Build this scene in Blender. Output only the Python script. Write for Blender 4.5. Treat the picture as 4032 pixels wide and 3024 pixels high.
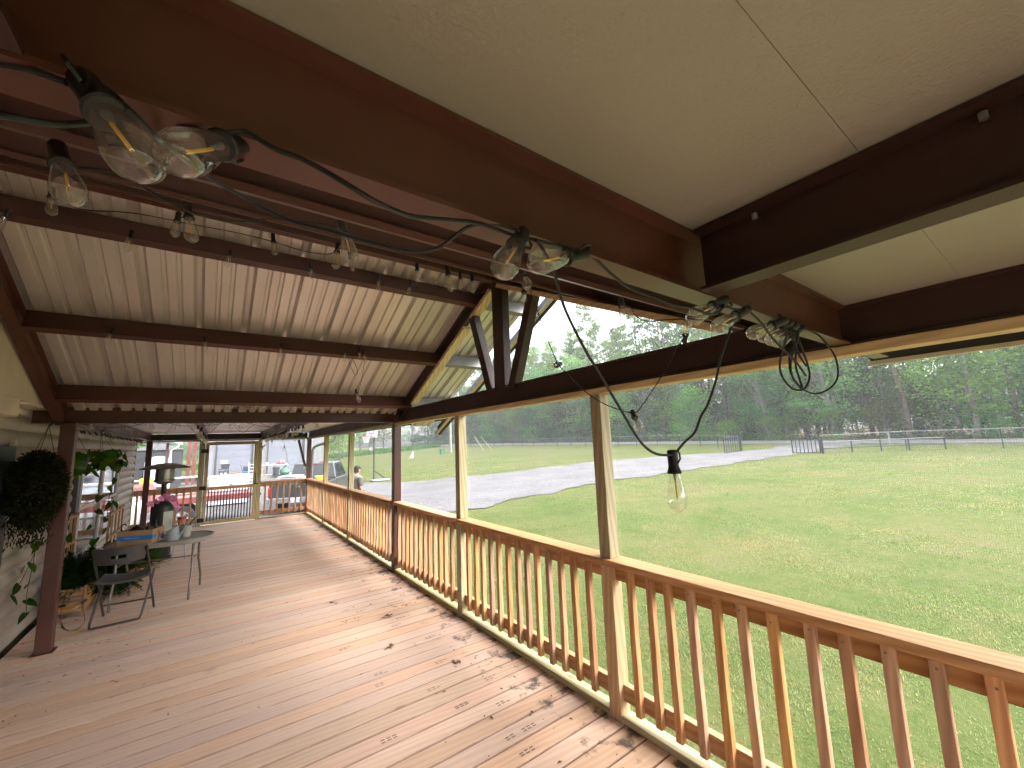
import bpy, bmesh, math, random
import numpy as np
from mathutils import Vector, Matrix, Quaternion

for _o in list(bpy.data.objects):
    bpy.data.objects.remove(_o)
SC = bpy.context.scene
COL = SC.collection
R = math.radians
random.seed(11)

# ------------------------------------------------------------------ camera, light, exposure
YAW, PITCH, ROLL = 0.6304, 0.1421, -0.038
_fwd = Vector((math.sin(YAW) * math.cos(PITCH), math.cos(YAW) * math.cos(PITCH), math.sin(PITCH)))
_rt = Vector((math.cos(YAW), -math.sin(YAW), 0))
_up = _rt.cross(_fwd)
_r2 = _rt * math.cos(ROLL) + _up * math.sin(ROLL)
_u2 = -_rt * math.sin(ROLL) + _up * math.cos(ROLL)
cam_d = bpy.data.cameras.new('camera')
cam = bpy.data.objects.new('camera', cam_d)
COL.objects.link(cam)
cam_d.sensor_width = 36
cam_d.lens = 36 * 1601.44 / 4032
cam_d.clip_start = 0.02
cam_d.clip_end = 1200
_m = Matrix((_r2, _u2, -_fwd)).transposed().to_4x4()
_m.translation = Vector((-2.0205, 0, 1.656))
cam.matrix_world = _m
SC.camera = cam

SUN_EL, SUN_AZ = 50, 130       # high, behind the yard to the right; veiled by cloud
world = bpy.data.worlds.new('World')
SC.world = world
world.use_nodes = True
wt = world.node_tree
wt.nodes.clear()
sky = wt.nodes.new('ShaderNodeTexSky')
sky.sky_type = 'NISHITA'
sky.sun_disc = False
sky.sun_elevation = R(SUN_EL)
sky.sun_rotation = R(SUN_AZ)
sky.air_density = 1.0
sky.dust_density = 4.0
hsv = wt.nodes.new('ShaderNodeHueSaturation')
hsv.inputs['Saturation'].default_value = 0.22
bg = wt.nodes.new('ShaderNodeBackground')
bg.inputs['Strength'].default_value = 0.15
wo = wt.nodes.new('ShaderNodeOutputWorld')
wt.links.new(sky.outputs[0], hsv.inputs['Color'])
wt.links.new(hsv.outputs[0], bg.inputs['Color'])
wt.links.new(bg.outputs[0], wo.inputs['Surface'])

sun_d = bpy.data.lights.new('sun', 'SUN')
sun_d.energy = 0.5
sun_d.angle = R(40)
sun_d.color = (1.0, 0.96, 0.9)
sun = bpy.data.objects.new('sun', sun_d)
COL.objects.link(sun)
_sd = Vector((math.sin(R(SUN_AZ)) * math.cos(R(SUN_EL)), math.cos(R(SUN_AZ)) * math.cos(R(SUN_EL)), math.sin(R(SUN_EL))))
sun.rotation_euler = _sd.to_track_quat('Z', 'Y').to_euler()
sun.location = (20, -10, 40)

SC.view_settings.view_transform = 'Standard'
SC.view_settings.look = 'None'
SC.view_settings.gamma = 1
SC.view_settings.use_curve_mapping = False
SC.view_settings.exposure = 2.85
SC.render.engine = 'CYCLES'
SC.cycles.max_bounces = 10
SC.cycles.diffuse_bounces = 7
SC.cycles.glossy_bounces = 4
SC.cycles.transparent_max_bounces = 24
SC.cycles.transmission_bounces = 6
SC.cycles.caustics_reflective = False
SC.cycles.caustics_refractive = False
SC.cycles.sample_clamp_indirect = 6
SC.cycles.use_denoising = True
SC.cycles.use_adaptive_sampling = True

# ------------------------------------------------------------------ materials
MATS = {}
def _new(name):
    m = bpy.data.materials.new(name)
    m.use_nodes = True
    nt = m.node_tree
    nt.nodes.clear()
    out = nt.nodes.new('ShaderNodeOutputMaterial')
    MATS[name] = m
    return m, nt, out
def N(nt, t, **kw):
    n = nt.nodes.new('ShaderNode' + t)
    for k, v in kw.items():
        if k in n.inputs:
            n.inputs[k].default_value = v
        else:
            setattr(n, k, v)
    return n
def L(nt, a, b):
    nt.links.new(a, b)
def c4(c):
    return (c[0], c[1], c[2], 1)
def ramp(nt, fac, stops):
    r = N(nt, 'ValToRGB')
    e = r.color_ramp.elements
    e[0].position, e[0].color = stops[0][0], c4(stops[0][1])
    e[1].position, e[1].color = stops[-1][0], c4(stops[-1][1])
    for p, c in stops[1:-1]:
        x = e.new(p)
        x.color = c4(c)
    L(nt, fac, r.inputs[0])
    return r.outputs[0]
def mixc(nt, fac, a, b, mode='MIX'):
    m = N(nt, 'MixRGB', blend_type=mode)
    for i, v in ((0, fac), (1, a), (2, b)):
        if hasattr(v, 'default_value'):
            L(nt, v, m.inputs[i])
        elif isinstance(v, (int, float)):
            m.inputs[i].default_value = v
        else:
            m.inputs[i].default_value = c4(v)
    return m.outputs[0]
def math_(nt, op, a, b=None, clamp=False):
    m = N(nt, 'Math', operation=op)
    m.use_clamp = clamp
    for i, v in ((0, a), (1, b)):
        if v is None:
            continue
        if hasattr(v, 'default_value'):
            L(nt, v, m.inputs[i])
        else:
            m.inputs[i].default_value = v
    return m.outputs[0]
def bsdf(nt, out, col, rough=0.5, metal=0.0, bump=None, bstr=0.2, bdist=0.01, spec=None):
    p = N(nt, 'BsdfPrincipled')
    if hasattr(col, 'default_value'):
        L(nt, col, p.inputs['Base Color'])
    else:
        p.inputs['Base Color'].default_value = c4(col)
    if hasattr(rough, 'default_value'):
        L(nt, rough, p.inputs['Roughness'])
    else:
        p.inputs['Roughness'].default_value = rough
    p.inputs['Metallic'].default_value = metal
    if spec is not None:
        p.inputs['Specular IOR Level'].default_value = spec
    if bump is not None:
        b = N(nt, 'Bump')
        b.inputs['Strength'].default_value = bstr
        b.inputs['Distance'].default_value = bdist
        L(nt, bump, b.inputs['Height'])
        L(nt, b.outputs[0], p.inputs['Normal'])
    L(nt, p.outputs[0], out.inputs['Surface'])
    return p
def objco(nt, scale=(1, 1, 1), rnd=0.0):
    tc = N(nt, 'TexCoord')
    v = tc.outputs['Object']
    oi = N(nt, 'ObjectInfo')
    if rnd:
        s = N(nt, 'VectorMath', operation='SCALE')
        cb = N(nt, 'CombineXYZ')
        for i in range(3):
            L(nt, oi.outputs['Random'], cb.inputs[i])
        L(nt, cb.outputs[0], s.inputs[0])
        s.inputs['Scale'].default_value = rnd
        a = N(nt, 'VectorMath', operation='ADD')
        L(nt, v, a.inputs[0])
        L(nt, s.outputs[0], a.inputs[1])
        v = a.outputs[0]
    mp = N(nt, 'Mapping')
    mp.inputs['Scale'].default_value = scale
    L(nt, v, mp.inputs[0])
    return mp.outputs[0], oi.outputs['Random']
def noise(nt, vec, scale, detail=4, rough=0.5, dist=0.0):
    n = N(nt, 'TexNoise')
    n.inputs['Scale'].default_value = scale
    n.inputs['Detail'].default_value = detail
    n.inputs['Roughness'].default_value = rough
    n.inputs['Distortion'].default_value = dist
    L(nt, vec, n.inputs['Vector'])
    return n.outputs['Fac']
def plain(name, col, rough=0.5, metal=0.0, var=0.12, scale=6, bump=0.0, spec=None):
    m, nt, out = _new(name)
    v, rd = objco(nt, (1, 1, 1), 3.7)
    f = noise(nt, v, scale, 5)
    d = tuple(max(0, c * (1 - var)) for c in col)
    b = tuple(min(1, c * (1 + var)) for c in col)
    c = ramp(nt, f, [(0.3, d), (0.7, b)])
    f2 = noise(nt, v, scale * 9, 3) if bump else None
    bsdf(nt, out, c, rough, metal, f2, bump or 0.2, 0.004, spec)
    return m
def wood(name, c_lo, c_hi, knot, axis, rough=0.62, deck=False, val=0.22):
    """Sawn softwood with the grain along one axis of the piece."""
    m, nt, out = _new(name)
    al, ac = 0.9, 9.0
    sc = tuple(al if i == axis else ac for i in range(3))
    v, rd = objco(nt, sc, 41.0)
    big = noise(nt, v, 0.7, 2, 0.5, 0.4)
    w = N(nt, 'TexWave', wave_type='BANDS', bands_direction='DIAGONAL')
    w.inputs['Scale'].default_value = 1.6
    w.inputs['Distortion'].default_value = 5.5
    w.inputs['Detail'].default_value = 3
    w.inputs['Detail Scale'].default_value = 0.7
    L(nt, v, w.inputs['Vector'])
    v2, _ = objco(nt, tuple(3.0 if i == axis else 140.0 for i in range(3)), 41.0)
    fib = noise(nt, v2, 1.0, 3, 0.6)
    g = math_(nt, 'ADD', math_(nt, 'MULTIPLY', w.outputs['Fac'], 0.16 if deck else 0.3), math_(nt, 'MULTIPLY', fib, 0.42 if deck else 0.36))
    g = math_(nt, 'ADD', g, math_(nt, 'MULTIPLY', big, 0.42 if deck else 0.32))
    c = ramp(nt, g, [(0.22, c_lo), (0.5, tuple((a + b) / 2 for a, b in zip(c_lo, c_hi))), (0.78, c_hi)])
    # knots
    kv, _ = objco(nt, tuple(1.5 if i == axis else 5.0 for i in range(3)), 17.0)
    vo = N(nt, 'TexVoronoi')
    vo.inputs['Scale'].default_value = 1.0
    L(nt, kv, vo.inputs['Vector'])
    rim = N(nt, 'MapRange')
    rim.inputs[1].default_value = 0.03
    rim.inputs[2].default_value = 0.095
    rim.inputs[3].default_value = 0.7
    rim.inputs[4].default_value = 0.0
    L(nt, vo.outputs['Distance'], rim.inputs[0])
    c = mixc(nt, rim.outputs[0], c, knot)
    hs = N(nt, 'HueSaturation')
    vv = math_(nt, 'ADD', math_(nt, 'MULTIPLY', rd, 2 * val), 1 - val)
    L(nt, vv, hs.inputs['Value'])
    hu = math_(nt, 'ADD', math_(nt, 'MULTIPLY', math_(nt, 'FRACT', math_(nt, 'MULTIPLY', rd, 7.31)), 0.013), 0.497)
    L(nt, hu, hs.inputs['Hue'])
    sa = math_(nt, 'ADD', math_(nt, 'MULTIPLY', math_(nt, 'FRACT', math_(nt, 'MULTIPLY', rd, 3.77)), 0.3), 0.82)
    L(nt, sa, hs.inputs['Saturation'])
    L(nt, c, hs.inputs['Color'])
    c = hs.outputs[0]
    rg = rough
    if deck:
        geo = N(nt, 'NewGeometry')
        sx = N(nt, 'SeparateXYZ')
        L(nt, geo.outputs['Position'], sx.inputs[0])
        # greyish weathering in drifts over many boards
        wn = N(nt, 'TexNoise')
        wn.inputs['Scale'].default_value = 0.8
        wn.inputs['Detail'].default_value = 6
        L(nt, geo.outputs['Position'], wn.inputs['Vector'])
        c = mixc(nt, math_(nt, 'MULTIPLY', ramp(nt, wn.outputs['Fac'], [(0.45, (0, 0, 0)), (0.75, (1, 1, 1))]), 0.22), c, (0.36, 0.29, 0.24))
        # damp mould and dirt gathered along the foot of the railing
        dn = N(nt, 'TexNoise')
        dn.inputs['Scale'].default_value = 5.5
        dn.inputs['Detail'].default_value = 8
        dn.inputs['Roughness'].default_value = 0.68
        L(nt, geo.outputs['Position'], dn.inputs['Vector'])
        edge = N(nt, 'MapRange')
        edge.inputs[1].default_value = -0.75
        edge.inputs[2].default_value = 0.0
        edge.inputs[3].default_value = 0.0
        edge.inputs[4].default_value = 0.27
        L(nt, sx.outputs['X'], edge.inputs[0])
        dirt = math_(nt, 'GREATER_THAN', math_(nt, 'ADD', dn.outputs['Fac'], edge.outputs[0]), 0.80)
        sp = ramp(nt, math_(nt, 'ADD', dn.outputs['Fac'], edge.outputs[0]), [(0.74, (0, 0, 0)), (0.84, (1, 1, 1))])
        c = mixc(nt, math_(nt, 'MULTIPLY', sp, 0.86), c, (0.035, 0.026, 0.022))
        # seam shadow painted as a dark band along each board's eased edges
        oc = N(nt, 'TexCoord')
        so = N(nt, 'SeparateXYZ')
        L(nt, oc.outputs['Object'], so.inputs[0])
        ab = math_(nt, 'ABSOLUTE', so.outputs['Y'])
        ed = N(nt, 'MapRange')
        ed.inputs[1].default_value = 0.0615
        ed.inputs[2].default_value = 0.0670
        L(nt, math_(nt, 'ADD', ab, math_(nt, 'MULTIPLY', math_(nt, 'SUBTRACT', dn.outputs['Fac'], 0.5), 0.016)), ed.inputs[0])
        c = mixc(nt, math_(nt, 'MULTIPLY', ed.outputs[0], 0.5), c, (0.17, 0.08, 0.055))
        # small dark pits and nail heads
        pn = N(nt, 'TexVoronoi')
        pn.inputs['Scale'].default_value = 4.2
        L(nt, geo.outputs['Position'], pn.inputs['Vector'])
        pit = math_(nt, 'LESS_THAN', pn.outputs['Distance'], 0.042)
        c = mixc(nt, math_(nt, 'MULTIPLY', pit, 0.7), c, (0.05, 0.03, 0.02))
        rg = ramp(nt, wn.outputs['Fac'], [(0.3, (0.58,) * 3), (0.7, (0.75,) * 3)])
    bsdf(nt, out, c, rg, 0, fib, 0.18, 0.002, 0.35)
    return m

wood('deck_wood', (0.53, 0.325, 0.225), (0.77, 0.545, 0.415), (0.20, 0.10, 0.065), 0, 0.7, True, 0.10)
for ax, nm in enumerate('xyz'):
    wood('rail_wood_' + nm, (0.37, 0.175, 0.082), (0.62, 0.36, 0.19), (0.13, 0.055, 0.025), ax, 0.7, False, 0.22)
    wood('treated_wood_' + nm, (0.30, 0.235, 0.11), (0.56, 0.47, 0.27), (0.13, 0.08, 0.035), ax, 0.65, False, 0.16)
    wood('new_lumber_' + nm, (0.50, 0.33, 0.13), (0.74, 0.56, 0.29), (0.22, 0.10, 0.035), ax, 0.6, False, 0.1)
    wood('cedar_' + nm, (0.30, 0.13, 0.05), (0.52, 0.29, 0.13), (0.10, 0.04, 0.02), ax, 0.6, False, 0.2)

wood('golden_wood_z', (0.40, 0.225, 0.085), (0.62, 0.40, 0.18), (0.16, 0.075, 0.03), 2, 0.62, False, 0.06)
def steel(name, lo, hi, rough=0.42):
    m, nt, out = _new(name)
    v, rd = objco(nt, (1, 1, 1), 5.0)
    f = noise(nt, v, 2.2, 6, 0.55)
    c = ramp(nt, f, [(0.3, lo), (0.72, hi)])
    s, _ = objco(nt, (2.2, 2.2, 14), 5.0)
    run = noise(nt, s, 1.7, 6, 0.7, 0.6)
    c = mixc(nt, math_(nt, 'MULTIPLY', ramp(nt, run, [(0.62, (0, 0, 0)), (0.74, (1, 1, 1))]), 0.35), c, (0.16, 0.075, 0.035))
    f2 = noise(nt, v, 90, 3)
    rr = ramp(nt, f, [(0.3, (rough - 0.07,) * 3), (0.7, (rough + 0.12,) * 3)])
    bsdf(nt, out, c, rr, 0.0, f2, 0.12, 0.002)
    return m
steel('brown_steel', (0.054, 0.0175, 0.0105), (0.095, 0.032, 0.020), 0.36)
steel('dark_steel', (0.022, 0.0075, 0.0055), (0.040, 0.0135, 0.0095), 0.5)

def sheet_metal():
    m, nt, out = _new('roof_sheet')
    v, rd = objco(nt, (1, 1, 1), 9.0)
    f = noise(nt, v, 1.3, 6, 0.6)
    c = ramp(nt, f, [(0.25, (0.60, 0.555, 0.53)), (0.75, (0.74, 0.70, 0.67))])
    rr = ramp(nt, f, [(0.3, (0.34,) * 3), (0.7, (0.41,) * 3)])
    bsdf(nt, out, c, rr, 0.5)
sheet_metal()
def ceiling_panel():
    m, nt, out = _new('embossed_panel')
    v, rd = objco(nt, (1, 1, 1), 0)
    f = noise(nt, v, 0.5, 1, 0.4)
    c = ramp(nt, f, [(0.3, (0.288, 0.286, 0.238)), (0.7, (0.308, 0.304, 0.256))])
    sp = N(nt, 'TexVoronoi')
    sp.inputs['Scale'].default_value = 3.0
    L(nt, v, sp.inputs['Vector'])
    c = mixc(nt, math_(nt, 'MULTIPLY', math_(nt, 'LESS_THAN', sp.outputs['Distance'], 0.018), 0.8), c, (0.08, 0.05, 0.03))
    e = N(nt, 'TexVoronoi')
    e.inputs['Scale'].default_value = 150
    L(nt, v, e.inputs['Vector'])
    e2 = noise(nt, v, 230, 2, 0.5, 0.0)
    h = math_(nt, 'ADD', math_(nt, 'MULTIPLY', e.outputs['Distance'], 0.5), e2)
    bsdf(nt, out, c, 0.38, 0.0, h, 0.4, 0.002)
ceiling_panel()

def siding_mat():
    m, nt, out = _new('log_siding')
    v, rd = objco(nt, (1, 0.35, 1), 2.0)
    f = noise(nt, v, 3.0, 6, 0.6)
    c = ramp(nt, f, [(0.3, (0.37, 0.31, 0.255)), (0.7, (0.49, 0.425, 0.355))])
    s, _ = objco(nt, (3, 3, 0.6), 0)
    st = noise(nt, s, 2.0, 7, 0.66)
    c = mixc(nt, math_(nt, 'MULTIPLY', ramp(nt, st, [(0.5, (0, 0, 0)), (0.75, (1, 1, 1))]), 0.5), c, (0.22, 0.19, 0.14))
    bsdf(nt, out, c, 0.55, 0, noise(nt, v, 40, 3), 0.12, 0.003)
siding_mat()
plain('cream_trim', (0.62, 0.56, 0.43), 0.5, 0, 0.1, 3)
plain('white_trim', (0.78, 0.76, 0.72), 0.45, 0, 0.06, 4)
plain('black_plastic', (0.007, 0.007, 0.007), 0.45, 0, 0.2)
plain('cord_rubber', (0.006, 0.007, 0.006), 0.5, 0, 0.2)
plain('brown_cord', (0.12, 0.06, 0.03), 0.6)
plain('hinge_black', (0.012, 0.012, 0.013), 0.4, 0.3)
plain('dark_green_door', (0.020, 0.028, 0.022), 0.35)
plain('dark_shutter', (0.05, 0.055, 0.06), 0.4)
plain('gray_plastic', (0.30, 0.27, 0.235), 0.55, 0, 0.14, 8, 0.1)
plain('chair_gray', (0.042, 0.037, 0.034), 0.45, 0, 0.25, 9, 0.1)
plain('tube_steel', (0.16, 0.135, 0.115), 0.4, 0.4)
plain('cardboard', (0.42, 0.235, 0.115), 0.75, 0, 0.1, 5)
plain('blue_tape', (0.03, 0.20, 0.52), 0.35, 0, 0.08)
plain('ink', (0.02, 0.02, 0.02), 0.6)
plain('faint_ink', (0.20, 0.12, 0.095), 0.7)
plain('pale_ink', (0.55, 0.62, 0.68), 0.6)
plain('watering_gray', (0.30, 0.34, 0.36), 0.4, 0, 0.08)
plain('pot_white', (0.42, 0.39, 0.34), 0.5)
plain('petal_pink', (0.62, 0.20, 0.40), 0.55, 0, 0.25, 40)
plain('heater_black', (0.03, 0.03, 0.031), 0.35, 0.3)
plain('heater_steel', (0.30, 0.27, 0.24), 0.32, 0.8)
plain('paper_label', (0.62, 0.66, 0.55), 0.6)
plain('red_plastic', (0.50, 0.03, 0.03), 0.4)
plain('red_paint', (0.19, 0.05, 0.048), 0.45, 0, 0.25, 5)
plain('faded_red', (0.21, 0.085, 0.08), 0.5, 0, 0.25, 3)
plain('white_paint', (0.62, 0.62, 0.63), 0.4, 0, 0.06)
plain('door_white', (0.23, 0.24, 0.285), 0.4, 0, 0.05)
plain('pale_blue', (0.58, 0.64, 0.74), 0.4, 0, 0.1)
plain('gray_metal', (0.22, 0.22, 0.23), 0.45, 0.2)
plain('dark_gray', (0.055, 0.057, 0.062), 0.5)
plain('truck_gray', (0.075, 0.078, 0.085), 0.28, 0.5, 0.08)
plain('chrome', (0.62, 0.62, 0.62), 0.12, 1.0, 0.04)
plain('tire_rubber', (0.018, 0.018, 0.018), 0.8)
plain('concrete', (0.24, 0.23, 0.21), 0.85, 0, 0.12, 2, 0.2)
plain('galvanized', (0.27, 0.28, 0.29), 0.38, 0.6, 0.1)
plain('fence_iron', (0.045, 0.05, 0.055), 0.5, 0.2)
plain('dull_rail', (0.21, 0.215, 0.22), 0.5, 0.3)
plain('fence_wire', (0.12, 0.125, 0.125), 0.45, 0.5)
plain('guard_yellow', (0.42, 0.38, 0.20), 0.6)
plain('pole_wood', (0.30, 0.285, 0.26), 0.8, 0, 0.15, 8, 0.3)
plain('yellow_plastic', (0.75, 0.55, 0.05), 0.5)
plain('orange_plastic', (0.65, 0.14, 0.02), 0.45)
plain('rim_orange', (0.60, 0.07, 0.02), 0.4)
plain('blue_plastic', (0.03, 0.13, 0.50), 0.4)
plain('green_bag', (0.06, 0.16, 0.10), 0.6)
plain('dark_shirt', (0.10, 0.09, 0.085), 0.85, 0, 0.15, 30, 0.3)
plain('white_shirt', (0.72, 0.72, 0.72), 0.85)
plain('denim', (0.06, 0.08, 0.12), 0.85)
plain('skin', (0.50, 0.27, 0.18), 0.55)
plain('hair', (0.03, 0.02, 0.015), 0.7)
plain('cap_black', (0.014, 0.014, 0.016), 0.75)
plain('tail_red', (0.45, 0.01, 0.015), 0.2)
plain('dog_coat', (0.68, 0.66, 0.62), 0.8)
plain('dry_leaf', (0.10, 0.055, 0.025), 0.8, 0, 0.4, 30)
plain('yellow_leaf', (0.68, 0.42, 0.06), 0.6)
plain('soil', (0.05, 0.035, 0.025), 0.95)
plain('terracotta', (0.30, 0.12, 0.06), 0.8)
plain('brass', (0.6, 0.5, 0.35), 0.3, 0.9)
plain('screen_wire', (0.10, 0.10, 0.10), 0.6)

def filament():
    m, nt, out = _new('filament_yellow')
    bsdf(nt, out, (0.90, 0.52, 0.08), 0.5)
filament()
def glass(name, tint=(1, 1, 1), lo=0.05, hi=0.75):
    """Thin clear glass: reflection grows towards grazing angles, the rest passes through, with painted dark edges and white haze."""
    m, nt, out = _new(name)
    lw = N(nt, 'LayerWeight')
    lw.inputs['Blend'].default_value = 0.22
    tr = N(nt, 'BsdfTransparent')
    tr.inputs['Color'].default_value = c4(tint)
    pw = math_(nt, 'POWER', lw.outputs['Facing'], 3.0)
    L(nt, mixc(nt, math_(nt, 'MULTIPLY', pw, 0.8), tint, (0.22, 0.23, 0.21)), tr.inputs['Color'])  # tint darkened towards the outline, painted in place of refraction
    gl = N(nt, 'BsdfGlossy')
    gl.inputs['Roughness'].default_value = 0.02
    gl.inputs['Color'].default_value = (0.95, 0.95, 0.95, 1)
    mr = N(nt, 'MapRange')
    mr.inputs[3].default_value = lo
    mr.inputs[4].default_value = hi
    L(nt, lw.outputs['Facing'], mr.inputs[0])
    mx = N(nt, 'MixShader')
    L(nt, mr.outputs[0], mx.inputs[0])
    L(nt, tr.outputs[0], mx.inputs[1])
    L(nt, gl.outputs[0], mx.inputs[2])
    df = N(nt, 'BsdfTranslucent')
    df.inputs['Color'].default_value = (0.9, 0.9, 0.88, 1)
    d2 = N(nt, 'BsdfDiffuse')
    d2.inputs['Color'].default_value = (0.9, 0.9, 0.88, 1)
    ad = N(nt, 'MixShader')
    L(nt, df.outputs[0], ad.inputs[1])
    L(nt, d2.outputs[0], ad.inputs[2])
    m2 = N(nt, 'MixShader')
    m2.inputs[0].default_value = 0.028  # a little white mixed in, a painted haze that brightens the bulbs
    L(nt, mx.outputs[0], m2.inputs[1])
    L(nt, ad.outputs[0], m2.inputs[2])
    L(nt, m2.outputs[0], out.inputs['Surface'])
glass('bulb_glass', (0.985, 0.985, 0.97), 0.06, 0.75)
def window_glass():
    m, nt, out = _new('window_glass')
    bsdf(nt, out, (0.02, 0.024, 0.026), 0.05, 0.0, None, 0.2, 0.01, 1.0)
window_glass()

def leafy(name, lo, hi, rough=0.55, trans=0.35, nscale=0.8):
    m, nt, out = _new(name)
    v, rd = objco(nt, (1, 1, 1), 13.0)
    f = noise(nt, v, nscale, 5, 0.65)
    geo = N(nt, 'NewGeometry')
    f = math_(nt, 'ADD', math_(nt, 'MULTIPLY', f, 0.7), math_(nt, 'MULTIPLY', geo.outputs['Random Per Island'], 0.34))
    c = ramp(nt, f, [(0.3, lo), (0.7, hi)])
    if name == 'grass_blades':
        gp = geo.outputs['Position']
        d1 = math_(nt, 'ADD', math_(nt, 'MULTIPLY', noise(nt, gp, 0.33, 5, 0.6), 0.5), math_(nt, 'MULTIPLY', noise(nt, gp, 1.9, 5, 0.7), 0.5))
        c = mixc(nt, math_(nt, 'MULTIPLY', ramp(nt, d1, [(0.47, (0, 0, 0)), (0.62, (1, 1, 1))]), 0.75), c, (0.36, 0.285, 0.16))
        d2 = noise(nt, gp, 0.9, 4, 0.6)
        c = mixc(nt, math_(nt, 'MULTIPLY', ramp(nt, d2, [(0.56, (0, 0, 0)), (0.68, (1, 1, 1))]), 0.55), c, (0.10, 0.24, 0.045))
    hs = N(nt, 'HueSaturation')
    L(nt, math_(nt, 'ADD', math_(nt, 'MULTIPLY', rd, 0.75), 0.62), hs.inputs['Value'])
    L(nt, math_(nt, 'ADD', math_(nt, 'MULTIPLY', math_(nt, 'FRACT', math_(nt, 'MULTIPLY', rd, 5.7)), 0.075), 0.46), hs.inputs['Hue'])
    hs.inputs['Saturation'].default_value = 1.08
    L(nt, c, hs.inputs['Color'])
    d = N(nt, 'BsdfDiffuse')
    t = N(nt, 'BsdfTranslucent')
    L(nt, hs.outputs[0], d.inputs['Color'])
    L(nt, hs.outputs[0], t.inputs['Color'])
    mx = N(nt, 'MixShader')
    mx.inputs[0].default_value = trans
    L(nt, d.outputs[0], mx.inputs[1])
    L(nt, t.outputs[0], mx.inputs[2])
    L(nt, mx.outputs[0], out.inputs['Surface'])
leafy('pine_needles', (0.095, 0.165, 0.055), (0.22, 0.31, 0.115), 0.6, 0.5, 0.35)
leafy('broad_leaves', (0.075, 0.175, 0.042), (0.22, 0.38, 0.11), 0.5, 0.55, 0.5)
leafy('dark_leaves', (0.080, 0.175, 0.052), (0.19, 0.33, 0.105), 0.5, 0.52, 0.5)
leafy('olive_leaves', (0.05, 0.06, 0.02), (0.14, 0.15, 0.06), 0.5, 0.35, 0.5)
leafy('grass_blades', (0.115, 0.185, 0.062), (0.325, 0.335, 0.175), 0.6, 0.55, 0.45)
leafy('tall_grass', (0.05, 0.10, 0.02), (0.13, 0.19, 0.05), 0.6, 0.4, 0.5)
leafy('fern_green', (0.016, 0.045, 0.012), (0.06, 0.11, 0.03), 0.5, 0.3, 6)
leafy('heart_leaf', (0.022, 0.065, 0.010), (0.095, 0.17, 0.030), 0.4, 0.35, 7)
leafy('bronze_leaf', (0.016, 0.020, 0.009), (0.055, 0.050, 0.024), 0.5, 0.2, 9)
plain('bark_pine', (0.115, 0.085, 0.065), 0.9, 0, 0.35, 3, 0.5)
plain('bark_gray', (0.20, 0.18, 0.155), 0.9, 0, 0.3, 3, 0.5)
plain('vine_stem', (0.06, 0.06, 0.025), 0.7)

def ground_mat():
    m, nt, out = _new('lawn_soil')
    geo = N(nt, 'NewGeometry')
    p = geo.outputs['Position']
    sx = N(nt, 'SeparateXYZ')
    L(nt, p, sx.inputs[0])
    f1 = noise(nt, p, 0.16, 6, 0.6)
    f2 = noise(nt, p, 1.4, 8, 0.7)
    f3 = noise(nt, p, 9, 6, 0.7)
    f = math_(nt, 'ADD', math_(nt, 'MULTIPLY', f1, 0.42), math_(nt, 'ADD', math_(nt, 'MULTIPLY', f2, 0.36), math_(nt, 'MULTIPLY', f3, 0.24)))
    c = ramp(nt, f, [(0.36, (0.042, 0.068, 0.018)), (0.46, (0.072, 0.094, 0.026)), (0.55, (0.100, 0.106, 0.040)), (0.63, (0.115, 0.090, 0.055)), (0.72, (0.15, 0.115, 0.08))])
    # leaf litter and red clay under the wood beyond the road
    fl = ramp(nt, f2, [(0.35, (0.055, 0.038, 0.022)), (0.6, (0.16, 0.085, 0.05)), (0.75, (0.10, 0.09, 0.035))])
    edge = N(nt, 'MapRange')
    edge.inputs[1].default_value = 50.5
    edge.inputs[2].default_value = 52.0
    L(nt, math_(nt, 'ADD', sx.outputs['X'], math_(nt, 'MULTIPLY', f2, 1.6)), edge.inputs[0])
    c = mixc(nt, edge.outputs[0], c, fl)
    bsdf(nt, out, c, 0.95, 0, f3, 0.6, 0.06, 0.1)
ground_mat()
def gravel_mat():
    m, nt, out = _new('gravel')
    geo = N(nt, 'NewGeometry')
    p = geo.outputs['Position']
    vo = N(nt, 'TexVoronoi')
    vo.inputs['Scale'].default_value = 26
    L(nt, p, vo.inputs['Vector'])
    f1 = noise(nt, p, 0.5, 6, 0.65)
    f2 = noise(nt, p, 6, 6, 0.7)
    c = ramp(nt, math_(nt, 'ADD', math_(nt, 'MULTIPLY', f1, 0.5), math_(nt, 'MULTIPLY', f2, 0.5)), [(0.32, (0.070, 0.060, 0.064)), (0.5, (0.118, 0.107, 0.119)), (0.68, (0.165, 0.154, 0.170))])
    c = mixc(nt, 0.5, c, vo.outputs['Color'], 'OVERLAY')
    hs = N(nt, 'HueSaturation')
    hs.inputs['Saturation'].default_value = 0.35
    L(nt, c, hs.inputs['Color'])
    bsdf(nt, out, hs.outputs[0], 0.9, 0, vo.outputs['Distance'], 0.6, 0.03, 0.2)
gravel_mat()
plain('asphalt', (0.15, 0.145, 0.145), 0.9, 0, 0.15, 1.5, 0.3)
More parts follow.
